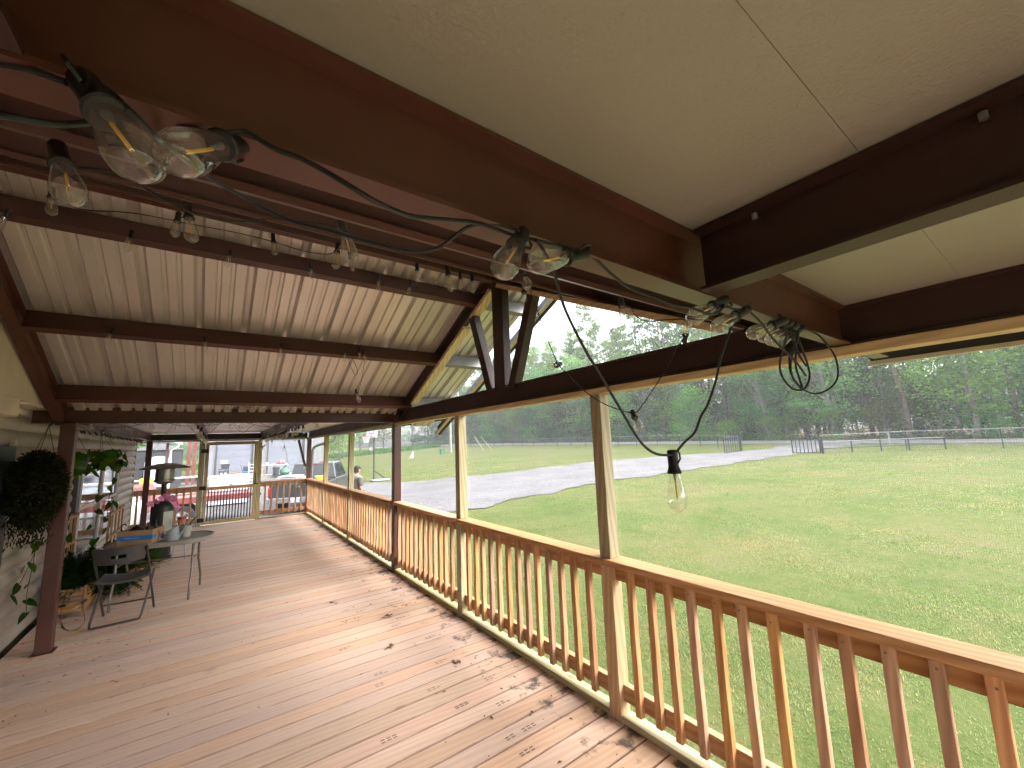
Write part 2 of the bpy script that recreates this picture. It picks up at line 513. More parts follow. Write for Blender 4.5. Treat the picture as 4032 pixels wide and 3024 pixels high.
# ------------------------------------------------------------------ mesh helpers
class MB:
    def __init__(self):
        self.v, self.f = [], []
    def add(self, vs, fs):
        o = len(self.v)
        self.v += [tuple(p) for p in vs]
        self.f += [tuple(i + o for i in q) for q in fs]
        return self
    def box(self, x0, x1, y0, y1, z0, z1):
        return self.add([(x0, y0, z0), (x1, y0, z0), (x1, y1, z0), (x0, y1, z0), (x0, y0, z1), (x1, y0, z1), (x1, y1, z1), (x0, y1, z1)],
                        [(0, 3, 2, 1), (4, 5, 6, 7), (0, 1, 5, 4), (1, 2, 6, 5), (2, 3, 7, 6), (3, 0, 4, 7)])
    def sweep(self, prof, p0, p1, side, up, caps=True):
        """Closed 2D profile (side, up) carried in a straight line from p0 to p1."""
        p0, p1, side, up = Vector(p0), Vector(p1), Vector(side).normalized(), Vector(up).normalized()
        n = len(prof)
        vs = [p + side * a + up * b for p in (p0, p1) for a, b in prof]
        fs = [(i, (i + 1) % n, n + (i + 1) % n, n + i) for i in range(n)]
        if caps:
            fs += [tuple(range(n - 1, -1, -1)), tuple(range(n, 2 * n))]
        return self.add(vs, fs)
    def bar(self, p0, p1, w, h, up=(0, 0, 1)):
        p0, p1 = Vector(p0), Vector(p1)
        d = (p1 - p0).normalized()
        u = Vector(up)
        u = (u - d * u.dot(d)).normalized()
        s = d.cross(u)
        return self.sweep([(-w / 2, -h / 2), (w / 2, -h / 2), (w / 2, h / 2), (-w / 2, h / 2)], p0, p1, s, u)
    def ibeam(self, p0, p1, side, up, fl, dp, t=0.008, web=None):
        """I section: fl flange width, dp depth; p0-p1 runs along the middle of the underside."""
        a, b = fl / 2, t / 2
        prof = [(-a, 0), (a, 0), (a, t), (b, t + 0.006), (b, dp - t - 0.006), (a, dp - t), (a, dp), (-a, dp), (-a, dp - t), (-b, dp - t - 0.006), (-b, t + 0.006), (-a, t)]
        p0, p1, side, up = Vector(p0), Vector(p1), Vector(side).normalized(), Vector(up).normalized()
        n = 12
        vs = [p + side * x + up * y for p in (p0, p1) for x, y in prof]
        fs = [(i, (i + 1) % n, n + (i + 1) % n, n + i) for i in range(n)]
        for o in (0, n):
            fs += [(o, o + 1, o + 2, o + 11), (o + 2, o + 3, o + 10, o + 11), (o + 3, o + 4, o + 9, o + 10), (o + 4, o + 5, o + 8, o + 9), (o + 5, o + 6, o + 7, o + 8)]
        return self.add(vs, fs)
    def tube(self, pts, r, n=6, caps=True):
        pts = [Vector(p) for p in pts]
        rs = r if isinstance(r, (list, tuple)) else [r] * len(pts)
        ring, prev = [], None
        for i, p in enumerate(pts):
            d = (pts[min(i + 1, len(pts) - 1)] - pts[max(i - 1, 0)])
            d = d.normalized() if d.length > 1e-9 else Vector((0, 0, 1))
            if prev is None:
                a = Vector((0, 0, 1)) if abs(d.z) < 0.9 else Vector((1, 0, 0))
                u = (a - d * a.dot(d)).normalized()
            else:
                u = prev - d * prev.dot(d)
                u = u.normalized() if u.length > 1e-6 else d.orthogonal().normalized()
            prev = u
            w = d.cross(u)
            ring.append([p + (u * math.cos(k * 2 * math.pi / n) + w * math.sin(k * 2 * math.pi / n)) * rs[i] for k in range(n)])
        vs = [q for g in ring for q in g]
        fs = [(i * n + k, i * n + (k + 1) % n, (i + 1) * n + (k + 1) % n, (i + 1) * n + k) for i in range(len(pts) - 1) for k in range(n)]
        if caps:
            fs += [tuple(range(n - 1, -1, -1)), tuple((len(pts) - 1) * n + k for k in range(n))]
        return self.add(vs, fs)
    def lathe(self, prof, n=16, m=None, cap0=False, cap1=False):
        m = m or Matrix.Identity(4)
        vs = [m @ Vector((r * math.cos(k * 2 * math.pi / n), r * math.sin(k * 2 * math.pi / n), z)) for r, z in prof for k in range(n)]
        fs = [(i * n + k, i * n + (k + 1) % n, (i + 1) * n + (k + 1) % n, (i + 1) * n + k) for i in range(len(prof) - 1) for k in range(n)]
        if cap0:
            fs.append(tuple(range(n - 1, -1, -1)))
        if cap1:
            fs.append(tuple((len(prof) - 1) * n + k for k in range(n)))
        return self.add(vs, fs)
    def prism(self, pts, vec):
        vec = Vector(vec)
        pts = [Vector(p) for p in pts]
        n = len(pts)
        return self.add(pts + [p + vec for p in pts], [tuple(range(n - 1, -1, -1)), tuple(range(n, 2 * n))] + [(i, (i + 1) % n, n + (i + 1) % n, n + i) for i in range(n)])
    def build(self, name, mat, parent=None, loc=None, smooth=False, bevel=0.0, kind=None, label=None):
        o = Vector(loc) if loc is not None else (parent.location.copy() if parent is not None else Vector((0, 0, 0)))
        me = bpy.data.meshes.new(name)
        me.from_pydata([Vector(p) - o for p in self.v], [], self.f)
        bm = bmesh.new()
        bm.from_mesh(me)
        bmesh.ops.recalc_face_normals(bm, faces=bm.faces)
        if bevel:
            bmesh.ops.bevel(bm, geom=[e for e in bm.edges if len(e.link_faces) == 2 and e.calc_face_angle() > 0.6], offset=bevel, segments=1, affect='EDGES')
        bm.to_mesh(me)
        bm.free()
        if smooth:
            for p in me.polygons:
                p.use_smooth = True
            if smooth != 'all':
                try:
                    me.set_sharp_from_angle(angle=R(40))
                except Exception:
                    pass
        for mm in (mat if isinstance(mat, list) else [mat]):
            me.materials.append(MATS[mm])
        ob = bpy.data.objects.new(name, me)
        COL.objects.link(ob)
        if parent is not None:
            ob.parent = parent
            if loc is not None:
                ob.location = Vector(loc) - parent.location
        else:
            ob.location = o
        if kind:
            ob['kind'] = kind
        if label:
            ob['label'] = label
        return ob
def tag(o, label, cat, group=None, kind=None):
    o['label'] = label
    o['category'] = cat
    if group:
        o['group'] = group
    if kind:
        o['kind'] = kind
    return o
def thing(name, label, cat, loc=(0, 0, 0), group=None, rz=0.0):
    o = bpy.data.objects.new(name, None)
    COL.objects.link(o)
    o.empty_display_size = 0.1
    o.location = loc
    o.rotation_euler = (0, 0, rz)
    return tag(o, label, cat, group)
def clone(o, parent=None, loc=None):
    c = o.copy()
    COL.objects.link(c)
    c.parent = parent
    if loc is not None:
        c.location = loc
    return c
def clone_tree(o, loc, rz=None, scale=None, label=None, group=None):
    r = clone(o, None, loc)
    if rz is not None:
        r.rotation_euler = (0, 0, rz)
    if scale is not None:
        r.scale = scale
    if label:
        r['label'] = label
    if group:
        r['group'] = group
    for ch in list(o.children):
        c = clone(ch, r)
        for g in list(ch.children):
            clone(g, c)
    return r
def structure(o):
    o['kind'] = 'structure'
    return o
def arr_mesh(name, co, faces_n, mat, mat_idx=None):
    """Mesh from a float array of triangle or quad corners, every face loose (leaves, blades)."""
    co = np.asarray(co, dtype=np.float32).reshape(-1, 3)
    nf = len(co) // faces_n
    me = bpy.data.meshes.new(name)
    me.vertices.add(len(co))
    me.vertices.foreach_set('co', co.ravel())
    me.loops.add(len(co))
    me.loops.foreach_set('vertex_index', np.arange(len(co), dtype=np.int32))
    me.polygons.add(nf)
    me.polygons.foreach_set('loop_start', np.arange(0, len(co), faces_n, dtype=np.int32))
    me.polygons.foreach_set('loop_total', np.full(nf, faces_n, dtype=np.int32))
    me.update(calc_edges=True)
    me.materials.append(MATS[mat])
    return me
def smooth_path(pts, n=5):
    """Catmull-Rom through the points."""
    P = [Vector(p) for p in pts]
    if len(P) < 3:
        return P
    out = []
    for i in range(len(P) - 1):
        a, b, c, d = P[max(i - 1, 0)], P[i], P[i + 1], P[min(i + 2, len(P) - 1)]
        for k in range(n):
            t = k / n
            out.append(0.5 * ((2 * b) + (c - a) * t + (2 * a - 5 * b + 4 * c - d) * t * t + (3 * b - a - 3 * c + d) * t ** 3))
    return out + [P[-1]]

# ------------------------------------------------------------------ ground
TC = (-0.5766, -0.003478, -0.0004976, 0.00047709, 0.0003741, -3.41e-05)
def tz(x, y):
    x = min(max(x, -40), 48)
    y = min(max(y, -30), 90)
    return TC[0] + TC[1] * x + TC[2] * y + TC[3] * x * x + TC[4] * x * y + TC[5] * y * y
def bumpz(x, y):
    return 0.025 * math.sin(x * 0.9 + 1.3 * math.sin(y * 0.31)) * math.sin(y * 0.7 + 0.5)
def make_ground():
    xs = sorted(set([-400, -250, -160, -110, -80, -60] + list(np.arange(-50, 0, 4)) + list(np.arange(0, 24, 0.6)) + list(np.arange(24, 60, 2)) + [64, 70, 80, 95, 120, 160, 230, 330, 480]))
    ys = sorted(set([-330, -200, -120, -70, -45] + list(np.arange(-30, -6, 3)) + list(np.arange(-6, 30, 0.6)) + list(np.arange(30, 100, 3)) + [105, 112, 125, 150, 190, 260, 360, 500]))
    vs = [(float(x), float(y), tz(x, y) + (bumpz(x, y) if 0.6 < x < 45 and -30 < y < 90 else 0)) for y in ys for x in xs]
    nx = len(xs)
    fs = [(j * nx + i, j * nx + i + 1, (j + 1) * nx + i + 1, (j + 1) * nx + i) for j in range(len(ys) - 1) for i in range(nx - 1)]
    g = MB().add(vs, fs).build('ground', 'lawn_soil', smooth='all')
    structure(g)
make_ground()
def loft(name, A, B, mat, lift, nu=14, sub=9, jit=0.35):
    def chain(P):
        out = []
        for a, b in zip(P[:-1], P[1:]):
            out += [(a[0] + (b[0] - a[0]) * k / sub, a[1] + (b[1] - a[1]) * k / sub) for k in range(sub)]
        return out + [P[-1]]
    def wob(P, s):
        r = random.Random(s)
        return [(x, y + jit * (0.55 * math.sin(x * 1.7 + s) + 0.4 * math.sin(x * 4.3 + 2 * s) * math.sin(x * 0.9)) + r.uniform(-jit, jit) * 0.18) for x, y in P]
    a, b = wob(chain(A), 1), wob(chain(B), 2)
    vs, fs = [], []
    for p, q in zip(a, b):
        for k in range(nu + 1):
            t = k / nu
            x, y = p[0] + (q[0] - p[0]) * t, p[1] + (q[1] - p[1]) * t
            vs.append((x, y, tz(x, y) + (bumpz(x, y) if 0.6 < x < 45 else 0) + lift))
    n = nu + 1
    for i in range(len(a) - 1):
        for k in range(nu):
            fs.append((i * n + k, i * n + k + 1, (i + 1) * n + k + 1, (i + 1) * n + k))
    return structure(MB().add(vs, fs).build(name, mat, smooth='all'))
DRIVE_A = [(-16, 12.7), (-2, 12.7), (4, 12.5), (5, 12.45), (8, 13.2), (13.2, 14.1), (20, 13.7), (27, 13.2), (34.5, 12.4), (44, 11.4)]
DRIVE_B = [(-16, 47), (-2, 47), (2.2, 46), (4, 30), (7, 25), (10.4, 23.8), (23.7, 24), (30, 21), (36.5, 16.6), (44, 16.4)]
loft('gravel_drive', DRIVE_A, DRIVE_B, 'gravel', 0.03, 14, 26, 0.35)
loft('road', [(44, -60), (44.1, -20), (44, 12), (44, 40), (44.2, 80), (44, 150)], [(49, -60), (49, -20), (49.2, 12), (49, 40), (49, 80), (49, 150)], 'asphalt', 0.045, 6, 9, 0.1)

# ------------------------------------------------------------------ porch floor: every board its own piece
deck = thing('porch_floor', 'wide porch floor of reddish tan boards laid across the porch', 'floor', (-1.66, 5.6, 0))
deck['kind'] = 'structure'
del deck['category']
PITCH_B = 0.1432
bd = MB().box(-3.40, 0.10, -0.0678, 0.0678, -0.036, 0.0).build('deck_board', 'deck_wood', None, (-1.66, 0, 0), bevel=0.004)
nb = 0
y = -2.3
while y < 12.36:
    o = bd if nb == 0 else clone(bd)
    o.parent = deck
    o.location = (0, y - 5.6, random.uniform(-0.0012, 0.0008))
    nb += 1
    y += PITCH_B
st_ = MB()
_r = random.Random(8)
for k in range(26):
    yb = -2.3 + PITCH_B * _r.randint(22, 52)
    xb = -_r.uniform(0.25, 0.95) - (0.25 if k % 3 == 0 else 0)
    for rr in range(2):
        for q in range(_r.randint(2, 3)):
            x0, y0 = xb + 0.034 * q, yb - 0.03 + 0.02 * rr + _r.uniform(-0.002, 0.002)
            st_.add([(x0, y0, 0.0022), (x0 + 0.024, y0, 0.0022), (x0 + 0.024, y0 + 0.009, 0.0022), (x0, y0 + 0.009, 0.0022)], [(0, 1, 2, 3)])
st_.build('ink_stamps', 'faint_ink', deck, kind='stuff')
MB().box(-3.38, 0.085, -2.3, 12.36, -0.26, -0.075).build('floor_frame', 'dark_gray', deck)  # dark colour puts shade into the gaps between the boards
MB().box(0.088, 0.125, -2.38, 12.42, -0.27, -0.04).build('rim_board', 'treated_wood_y', deck)
for yy in (-2, 0.3, 2.7, 5.6, 8, 10.2, 12.2):
    MB().box(-0.02, 0.085, yy - 0.06, yy + 0.06, -0.75, -0.262).build('support_post', 'treated_wood_z', deck)

# ------------------------------------------------------------------ posts
RH, HH, ZB = 0.9144, 1.95, 1.992
PY = {0: -0.6, 1: 1.8052, 2: 3.7335, 4: 7.9615, 5: 10.102}
PL = {0: 'greenish wooden post under the header nearest the near end of the porch', 1: 'thick wooden post nearest the camera, greenish above the rail and orange below it',
      2: 'greenish wooden post between the nearest wooden post and the brown steel post',
      4: 'greenish wooden post first beyond the brown steel post on the rail side', 5: 'greenish wooden post last before the far corner on the rail side'}
for k, y0 in PY.items():
    t = thing('wooden_post', PL[k], 'post', (0.045, y0 + 0.045, 0), 'wooden posts along the yard railing')
    MB().box(0.0, 0.089, y0, y0 + 0.089, 0.0, RH - 0.0385).build('lower_post', 'golden_wood_z' if k == 1 else 'treated_wood_z', t, bevel=0.003, label='honey orange lower half' if k == 1 else None)
    MB().box(0.004, 0.093, y0 + 0.004, y0 + 0.091, RH + 0.0005, HH - 0.0005).build('upper_post', 'treated_wood_z', t, bevel=0.003)
def steel_post(x0, x1, y0, y1, label, z1=ZB - 0.001):
    t = thing('steel_post', label, 'post', ((x0 + x1) / 2, (y0 + y1) / 2, 0), 'brown steel porch posts')
    MB().box(x0, x1, y0, y1, 0.006, z1).build('tube', 'brown_steel', t, bevel=0.006)
    MB().box(x0 - 0.02, x1 + 0.02, y0 - 0.02, y1 + 0.02, 0.0, 0.006).build('base_plate', 'brown_steel', t)
    return t
steel_post(-0.004, 0.098, 5.593, 5.695, 'dark brown steel post in the middle of the yard railing')
steel_post(-3.187, -3.085, 5.48, 5.582, 'brown steel post by the house wall behind the hanging dark plant')
steel_post(-0.004, 0.098, 12.212, 12.314, 'brown steel post at the far corner where the two railings meet')
steel_post(-3.262, -3.16, 12.212, 12.314, 'brown steel post at the far end behind the patio heater dome')

# ------------------------------------------------------------------ railings
bal_s = MB().box(0.0, 0.038, -0.019, 0.019, 0.088, RH - 0.039).build('baluster', 'rail_wood_z', None, (0.019, 0, 0), bevel=0.002)
BAL_USED = [False]
def baluster(parent, loc, mesh_ob=None):
    if not BAL_USED[0]:
        BAL_USED[0] = True
        b = bal_s
        b.parent = parent
    else:
        b = clone(bal_s, parent)
    b.location = Vector(loc) - parent.location
    b.rotation_euler = (random.uniform(-0.006, 0.006), random.uniform(-0.004, 0.004), random.uniform(-0.02, 0.02))
    return b
screw_ob = MB().lathe([(0.0042, 0.0), (0.0042, 0.0012), (0.002, 0.0008), (0.0, 0.0004)], 8).build('screw', 'tube_steel')
SCREWS = [0]
def add_screws(b):
    for z in (RH - 0.072, 0.14):
        s = screw_ob if SCREWS[0] == 0 else clone(screw_ob)
        SCREWS[0] += 1
        s.parent = b
        s.location = (-0.0195, random.uniform(-0.006, 0.006), z + random.uniform(-0.008, 0.008))
        s.rotation_euler = (0, -math.pi / 2, 0)
def screen(mb, axis, u0, u1, fixed, z0, z1, pitch, r):
    """Insect screen as real crossed wires."""
    n = int((u1 - u0) / pitch)
    for i in range(1, n):
        u = u0 + (u1 - u0) * i / n
        if axis == 'y':
            mb.add([(fixed, u - r, z0), (fixed, u + r, z0), (fixed, u + r, z1), (fixed, u - r, z1)], [(0, 1, 2, 3)])
        else:
            mb.add([(u - r, fixed, z0), (u + r, fixed, z0), (u + r, fixed, z1), (u - r, fixed, z1)], [(0, 1, 2, 3)])
    n = int((z1 - z0) / pitch)
    for i in range(1, n):
        z = z0 + (z1 - z0) * i / n
        if axis == 'y':
            mb.add([(fixed + 0.0005, u0, z - r), (fixed + 0.0005, u1, z - r), (fixed + 0.0005, u1, z + r), (fixed + 0.0005, u0, z + r)], [(0, 1, 2, 3)])
        else:
            mb.add([(u0, fixed + 0.0005, z - r), (u1, fixed + 0.0005, z - r), (u1, fixed + 0.0005, z + r), (u0, fixed + 0.0005, z + r)], [(0, 1, 2, 3)])
def side_bay(y0, y1, label, cap0, cap1, pitch, wire):
    t = thing('railing_section', label, 'railing', (0.045, (y0 + y1) / 2, 0), 'railing sections along the yard side')
    MB().box(-0.026, 0.114, cap0, cap1, RH - 0.038, RH).build('cap_rail', 'rail_wood_y', t, bevel=0.004)
    MB().box(0.0385, 0.0765, y0, y1, RH - 0.127, RH - 0.0385).build('top_rail', 'rail_wood_y', t)
    MB().box(0.0385, 0.0765, y0, y1, 0.105, 0.194).build('bottom_rail', 'rail_wood_y', t)
    MB().box(0.002, 0.088, y0 + 0.001, y1 - 0.001, 0.0005, 0.038).build('sill_plate', 'treated_wood_y', t, bevel=0.003)
    n = max(1, round((y1 - y0) / 0.132) - 1)
    for i in range(n):
        b = baluster(t, (0.019, y0 + (y1 - y0) * (i + 1) / (n + 1) + random.uniform(-0.007, 0.007), random.uniform(-0.008, 0.006)))
        if y0 < 3:
            add_screws(b)
    m = MB()
    screen(m, 'y', y0, y1, 0.1155, 0.0, HH, pitch, wire)
    m.build('insect_screen', 'screen_wire', t)
BAYS = [(-0.511, 1.8052, 'nearest railing bay, its big orange balusters running out of the picture', 0.006),
        (1.8942, 3.7335, 'orange wooden railing bay between the two nearest wooden posts', 0.006),
        (3.8225, 5.593, 'orange wooden railing bay between a wooden post and the near side of the steel post', 0.007),
        (5.695, 7.9615, 'orange wooden railing bay just beyond the brown steel post of the yard side', 0.008),
        (8.0505, 10.102, 'orange wooden railing bay between the two farthest wooden posts', 0.009),
        (10.191, 12.212, 'farthest bay of the yard railing, ending at the far corner post', 0.009)]
for i, (y0, y1, lb, pt) in enumerate(BAYS):
    c0 = y0 + (0.001 if i in (0, 3) else -0.043)
    c1 = y1 - 0.001 if i in (2, 5) else y1 + 0.045
    side_bay(y0, y1, lb, c0, c1, pt, (0.00013, 0.00016, 0.00026, 0.00036, 0.00042, 0.00045)[i])

YE = 12.212
def end_bay(x0, x1, label, nbal, grp='railing sections at the far end'):
    t = thing('railing_section', label, 'railing', ((x0 + x1) / 2, YE + 0.045, 0), grp)
    MB().box(x0, x1, YE - 0.026, YE + 0.114, RH - 0.038, RH - 0.0005).build('cap_rail', 'rail_wood_x', t, bevel=0.004)
    MB().box(x0, x1, YE + 0.0385, YE + 0.0765, RH - 0.127, RH - 0.0385).build('top_rail', 'rail_wood_x', t)
    MB().box(x0, x1, YE + 0.0385, YE + 0.0765, 0.105, 0.194).build('bottom_rail', 'rail_wood_x', t)
    MB().box(x0, x1, YE + 0.002, YE + 0.088, 0.0005, 0.038).build('sill_plate', 'treated_wood_x', t, bevel=0.003)
    for i in range(nbal):
        b = baluster(t, (x0 + (x1 - x0) * (i + 0.75) / (nbal + 0.5), YE + 0.019, 0))
        b.rotation_euler = (0, 0, -math.pi / 2)
    m = MB()
    screen(m, 'x', x0, x1, YE + 0.1155, 0.0, HH, 0.012, 0.0006)
    m.build('insect_screen', 'screen_wire', t)
end_bay(-1.042, -0.006, 'wooden railing bay right of the far gate with the pickup tailgate behind it', 7)
end_bay(-3.158, -2.318, 'wooden railing bay left of the far gate behind the orchid and heater', 6)
end_bay(-3.418, -3.264, 'narrow railing bay squeezed between the house wall and the far steel post', 1)
for x0, x1, lb in ((-2.316, -2.206, 'wooden gate post carrying the black hinges'), (-1.13, -1.044, 'wooden gate post on the latch side of the far gate')):
    t = thing('wooden_post', lb, 'post', ((x0 + x1) / 2, YE + 0.045, 0), 'posts of the far gate')
    MB().box(x0, x1, YE, YE + 0.089, 0.0005, HH - 0.0005).build('post_body', 'treated_wood_z', t, bevel=0.003)
t = thing('wooden_post', 'thin wooden post fixed against the end of the log siding at the far end', 'post', (-3.44, YE + 0.045, 0))
MB().box(-3.5, -3.42, YE, YE + 0.089, 0.0005, HH - 0.0005).build('post_body', 'treated_wood_z', t, bevel=0.003)

# screen gate
g = thing('screen_gate', 'wooden screen gate with thin dark pickets and black hinges at the far end', 'gate', (-1.67, YE + 0.02, 0))
gx0, gx1 = -2.2, -1.135
MB().box(gx0, gx0 + 0.075, YE + 0.002, YE + 0.038, 0.02, 1.93).build('stile', 'treated_wood_z', g, bevel=0.002)
MB().box(gx1 - 0.075, gx1, YE + 0.002, YE + 0.038, 0.02, 1.93).build('stile', 'treated_wood_z', g, bevel=0.002)
MB().box(gx0 + 0.076, gx1 - 0.076, YE + 0.003, YE + 0.037, 1.855, 1.93).build('top_rail', 'treated_wood_x', g, bevel=0.002)
MB().box(gx0 + 0.076, gx1 - 0.076, YE + 0.003, YE + 0.037, 0.02, 0.10).build('bottom_rail', 'treated_wood_x', g, bevel=0.002)
MB().box(gx0 + 0.076, gx1 - 0.076, YE + 0.003, YE + 0.037, 0.80, 0.875).build('middle_rail', 'rail_wood_x', g, bevel=0.002)
pk = MB().box(-0.012, 0.012, -0.012, 0.012, 0.1005, 0.7995).build('picket', 'dark_steel', g, (0, 0, 0))
for i in range(15):
    o = pk if i == 0 else clone(pk, g)
    o.location = Vector((-2.09 + i * 0.0605, YE + 0.02, 0)) - g.location
for z in (1.72, 0.86, 0.13):
    MB().box(gx0 - 0.075, gx0 + 0.055, YE - 0.006, YE + 0.0015, z - 0.045, z + 0.045).build('hinge', 'hinge_black', g)
MB().box(gx1 - 0.05, gx1 + 0.04, YE - 0.012, YE + 0.0015, 0.86, 0.89).build('latch', 'hinge_black', g)
MB().box(gx1 - 0.03, gx1 - 0.018, YE - 0.03, YE + 0.0015, 0.9, 1.15).build('handle', 'hinge_black', g)
m = MB()
screen(m, 'x', gx0 + 0.076, gx1 - 0.076, YE + 0.040, 0.1, 1.855, 0.012, 0.0006)
m.build('insect_screen', 'screen_wire', g)

# ------------------------------------------------------------------ headers and beams
FL, DP = 0.056, 0.153
hd = thing('header_beam', 'long dark steel header with a pale board under it along the yard side', 'beam', (0.045, 5.6, HH))
MB().ibeam((0.03, -1.4, ZB - 0.0025), (0.03, 12.31, ZB - 0.0025), (1, 0, 0), (0, 0, 1), FL, 0.1598).build('steel_section', 'dark_steel', hd)
for a, b in ((-1.4, 1.0), (1.002, 5.591), (5.697, 9.3), (9.302, 12.21)):
    MB().box(0.0, 0.089, a, b, HH, HH + 0.0385).build('header_board', 'new_lumber_y' if a < 5 else 'treated_wood_y', hd, bevel=0.002)
he = thing('header_beam', 'dark steel header with a greenish board above the far gate', 'beam', (-1.67, YE + 0.045, HH))
MB().ibeam((-3.5, YE + 0.045, ZB - 0.001), (0.001, YE + 0.045, ZB - 0.001), (0, 1, 0), (0, 0, 1), FL, 0.142).build('steel_section', 'dark_steel', he)
MB().box(-3.5, -0.005, YE + 0.001, YE + 0.088, HH, HH + 0.038).build('header_board', 'treated_wood_x', he, bevel=0.002)

def beam(label, p0, p1, side, mat='brown_steel', dp=DP, fl=FL, grp='steel roof beams'):
    c = (Vector(p0) + Vector(p1)) / 2
    t = MB().ibeam(p0, p1, side, (0, 0, 1), fl, dp).build('roof_beam', mat, None, c)
    return tag(t, label, 'beam', grp)
beam('big brown steel beam crossing overhead nearest the camera, carrying most of the large bulbs', (-3.5, 0.51, ZB), (0.0, 0.51, ZB), (0, 1, 0), 'brown_steel', 0.156)
beam('stub of brown steel beam poking out past the header into the eave', (0.062, 0.51, ZB), (0.56, 0.51, ZB), (0, 1, 0), 'brown_steel', 0.15)
beam('brown steel cross beam at the far foot of the gable, bulbs tangled below it', (-3.4, 5.622, ZB), (0.0, 5.622, ZB), (0, 1, 0), 'brown_steel', 0.153)

# ------------------------------------------------------------------ roofs
def rib_profile(width, period=0.327, h=0.040):
    """(u, w) points of ribbed sheet: broad ribs with two small stiffeners between."""
    pts = []
    n = int(round(width / period))
    for i in range(n):
        b = i * period
        pts += [(b, 0), (b + 0.012, 0), (b + 0.032, h), (b + 0.062, h), (b + 0.082, 0), (b + 0.150, 0), (b + 0.160, 0.013), (b + 0.178, 0.013), (b + 0.188, 0), (b + 0.237, 0), (b + 0.247, 0.013), (b + 0.265, 0.013), (b + 0.275, 0)]
    pts.append((n * period, 0))
    return pts
def rib_sheet(mb, prof, origin, udir, vdir, wdir, length, th=0.0012):
    o, u, v, w = Vector(origin), Vector(udir), Vector(vdir), Vector(wdir)
    n = len(prof)
    vs = [o + u * a + w * (b + k) + v * s for k in (0, th) for s in (0, length) for a, b in prof]
    fs = []
    for i in range(n - 1):
        fs.append((i, i + 1, n + i + 1, n + i))
        fs.append((2 * n + i, 3 * n + i, 3 * n + i + 1, 2 * n + i + 1))
    mb.add(vs, fs)
RY, RZ, SL = 3.02, 3.142, 0.462      # ridge line, height of the rafters' underside there, slope
gr = thing('gable_roof', 'gabled porch roof of pale ribbed metal on brown purlins', 'roof', (-1.2, RY, 2.6))
cs = math.cos(math.atan(SL)); sn = math.sin(math.atan(SL))
W = 0.327 * 3
prof = rib_profile(W)
for s in (1, -1):
    vdir = (0, s * cs, -sn)
    nrm = (0, s * sn, cs)
    run = 2.62 if s > 0 else 2.45
    for i in range(5):
        x0 = -3.28 + i * W - 0.26
        if i == 4:
            pr = rib_profile(0.327 * 1)
        else:
            pr = prof
        m = MB()
        rib_sheet(m, pr, (x0, RY + s * 0.01, RZ + 0.172 - 0.002 * (i % 2)), (1, 0, 0), vdir, nrm, (run + 0.33 if i >= 4 and s > 0 else run) / cs)
        m.build('roof_sheet', 'roof_sheet', gr, kind='structure' if False else None)
def slope_pt(y, off=0.0):
    return RZ - SL * abs(y - RY) + off
for y in (3.30, 4.22, 5.12, 2.74, 1.82, 0.92):
    s = 1 if y > RY else -1
    z = slope_pt(y)
    up = Vector((0, s * sn, cs))
    sd = Vector((0, s * cs, -sn))
    a, b, t = 0.056, 0.150, 0.006
    profc = [(0, 0), (a, 0), (a, 0.016), (a - t, 0.016), (a - t, t), (t, t), (t, b - t), (a - t, b - t), (a - t, b - 0.016), (a, b - 0.016), (a, b), (0, b)]
    m = MB()
    x0, x1 = -3.165, -0.0
    o0, o1 = Vector((x0, y, z)), Vector((x1, y, z))
    n = 12
    vs = [p + sd * q[0] + up * q[1] for p in (o0, o1) for q in profc]
    m.add(vs, [(i, (i + 1) % n, n + (i + 1) % n, n + i) for i in range(n)])
    m.build('purlin', 'brown_steel' if y > RY else 'brown_steel', gr)
    m = MB()                                     # the overhang beyond the truss: grey galvanised
    o0, o1 = Vector((0.062, y, z)), Vector((0.80, y, z))
    vs = [p + sd * q[0] + up * q[1] for p in (o0, o1) for q in profc]
    m.add(vs, [(i, (i + 1) % n, n + (i + 1) % n, n + i) for i in range(n)])
    m.build('outrigger', 'gray_metal', gr)
for xc in (-3.2,):
    for s in (1, -1):
        p0 = (xc, RY, RZ + 0.0)
        ye = 5.55 if s > 0 else 0.55
        p1 = (xc, ye, slope_pt(ye))
        MB().ibeam(p0, p1, (1, 0, 0), (0, s * sn, cs), 0.07, 0.150).build('rafter', 'brown_steel', gr)
for s in (1, -1):                                # barge board at the outer edge of the gable
    ye = 5.95 if s > 0 else 0.56
    MB().bar((0.845, RY, RZ + 0.09), (0.845, ye, slope_pt(ye, 0.09)), 0.022, 0.15, (0, s * sn, cs)).build('barge_board', 'dark_gray', gr)
    MB().bar((0.805, RY, RZ + 0.045), (0.805, ye, slope_pt(ye, 0.045)), 0.05, 0.018, (0, s * sn, cs)).build('rake_trim', 'cream_trim', gr)
MB().ibeam((-3.165, RY, RZ - 0.005), (0.0, RY, RZ - 0.005), (0, 1, 0), (0, 0, 1), 0.07, 0.15).build('ridge_beam', 'brown_steel', gr)

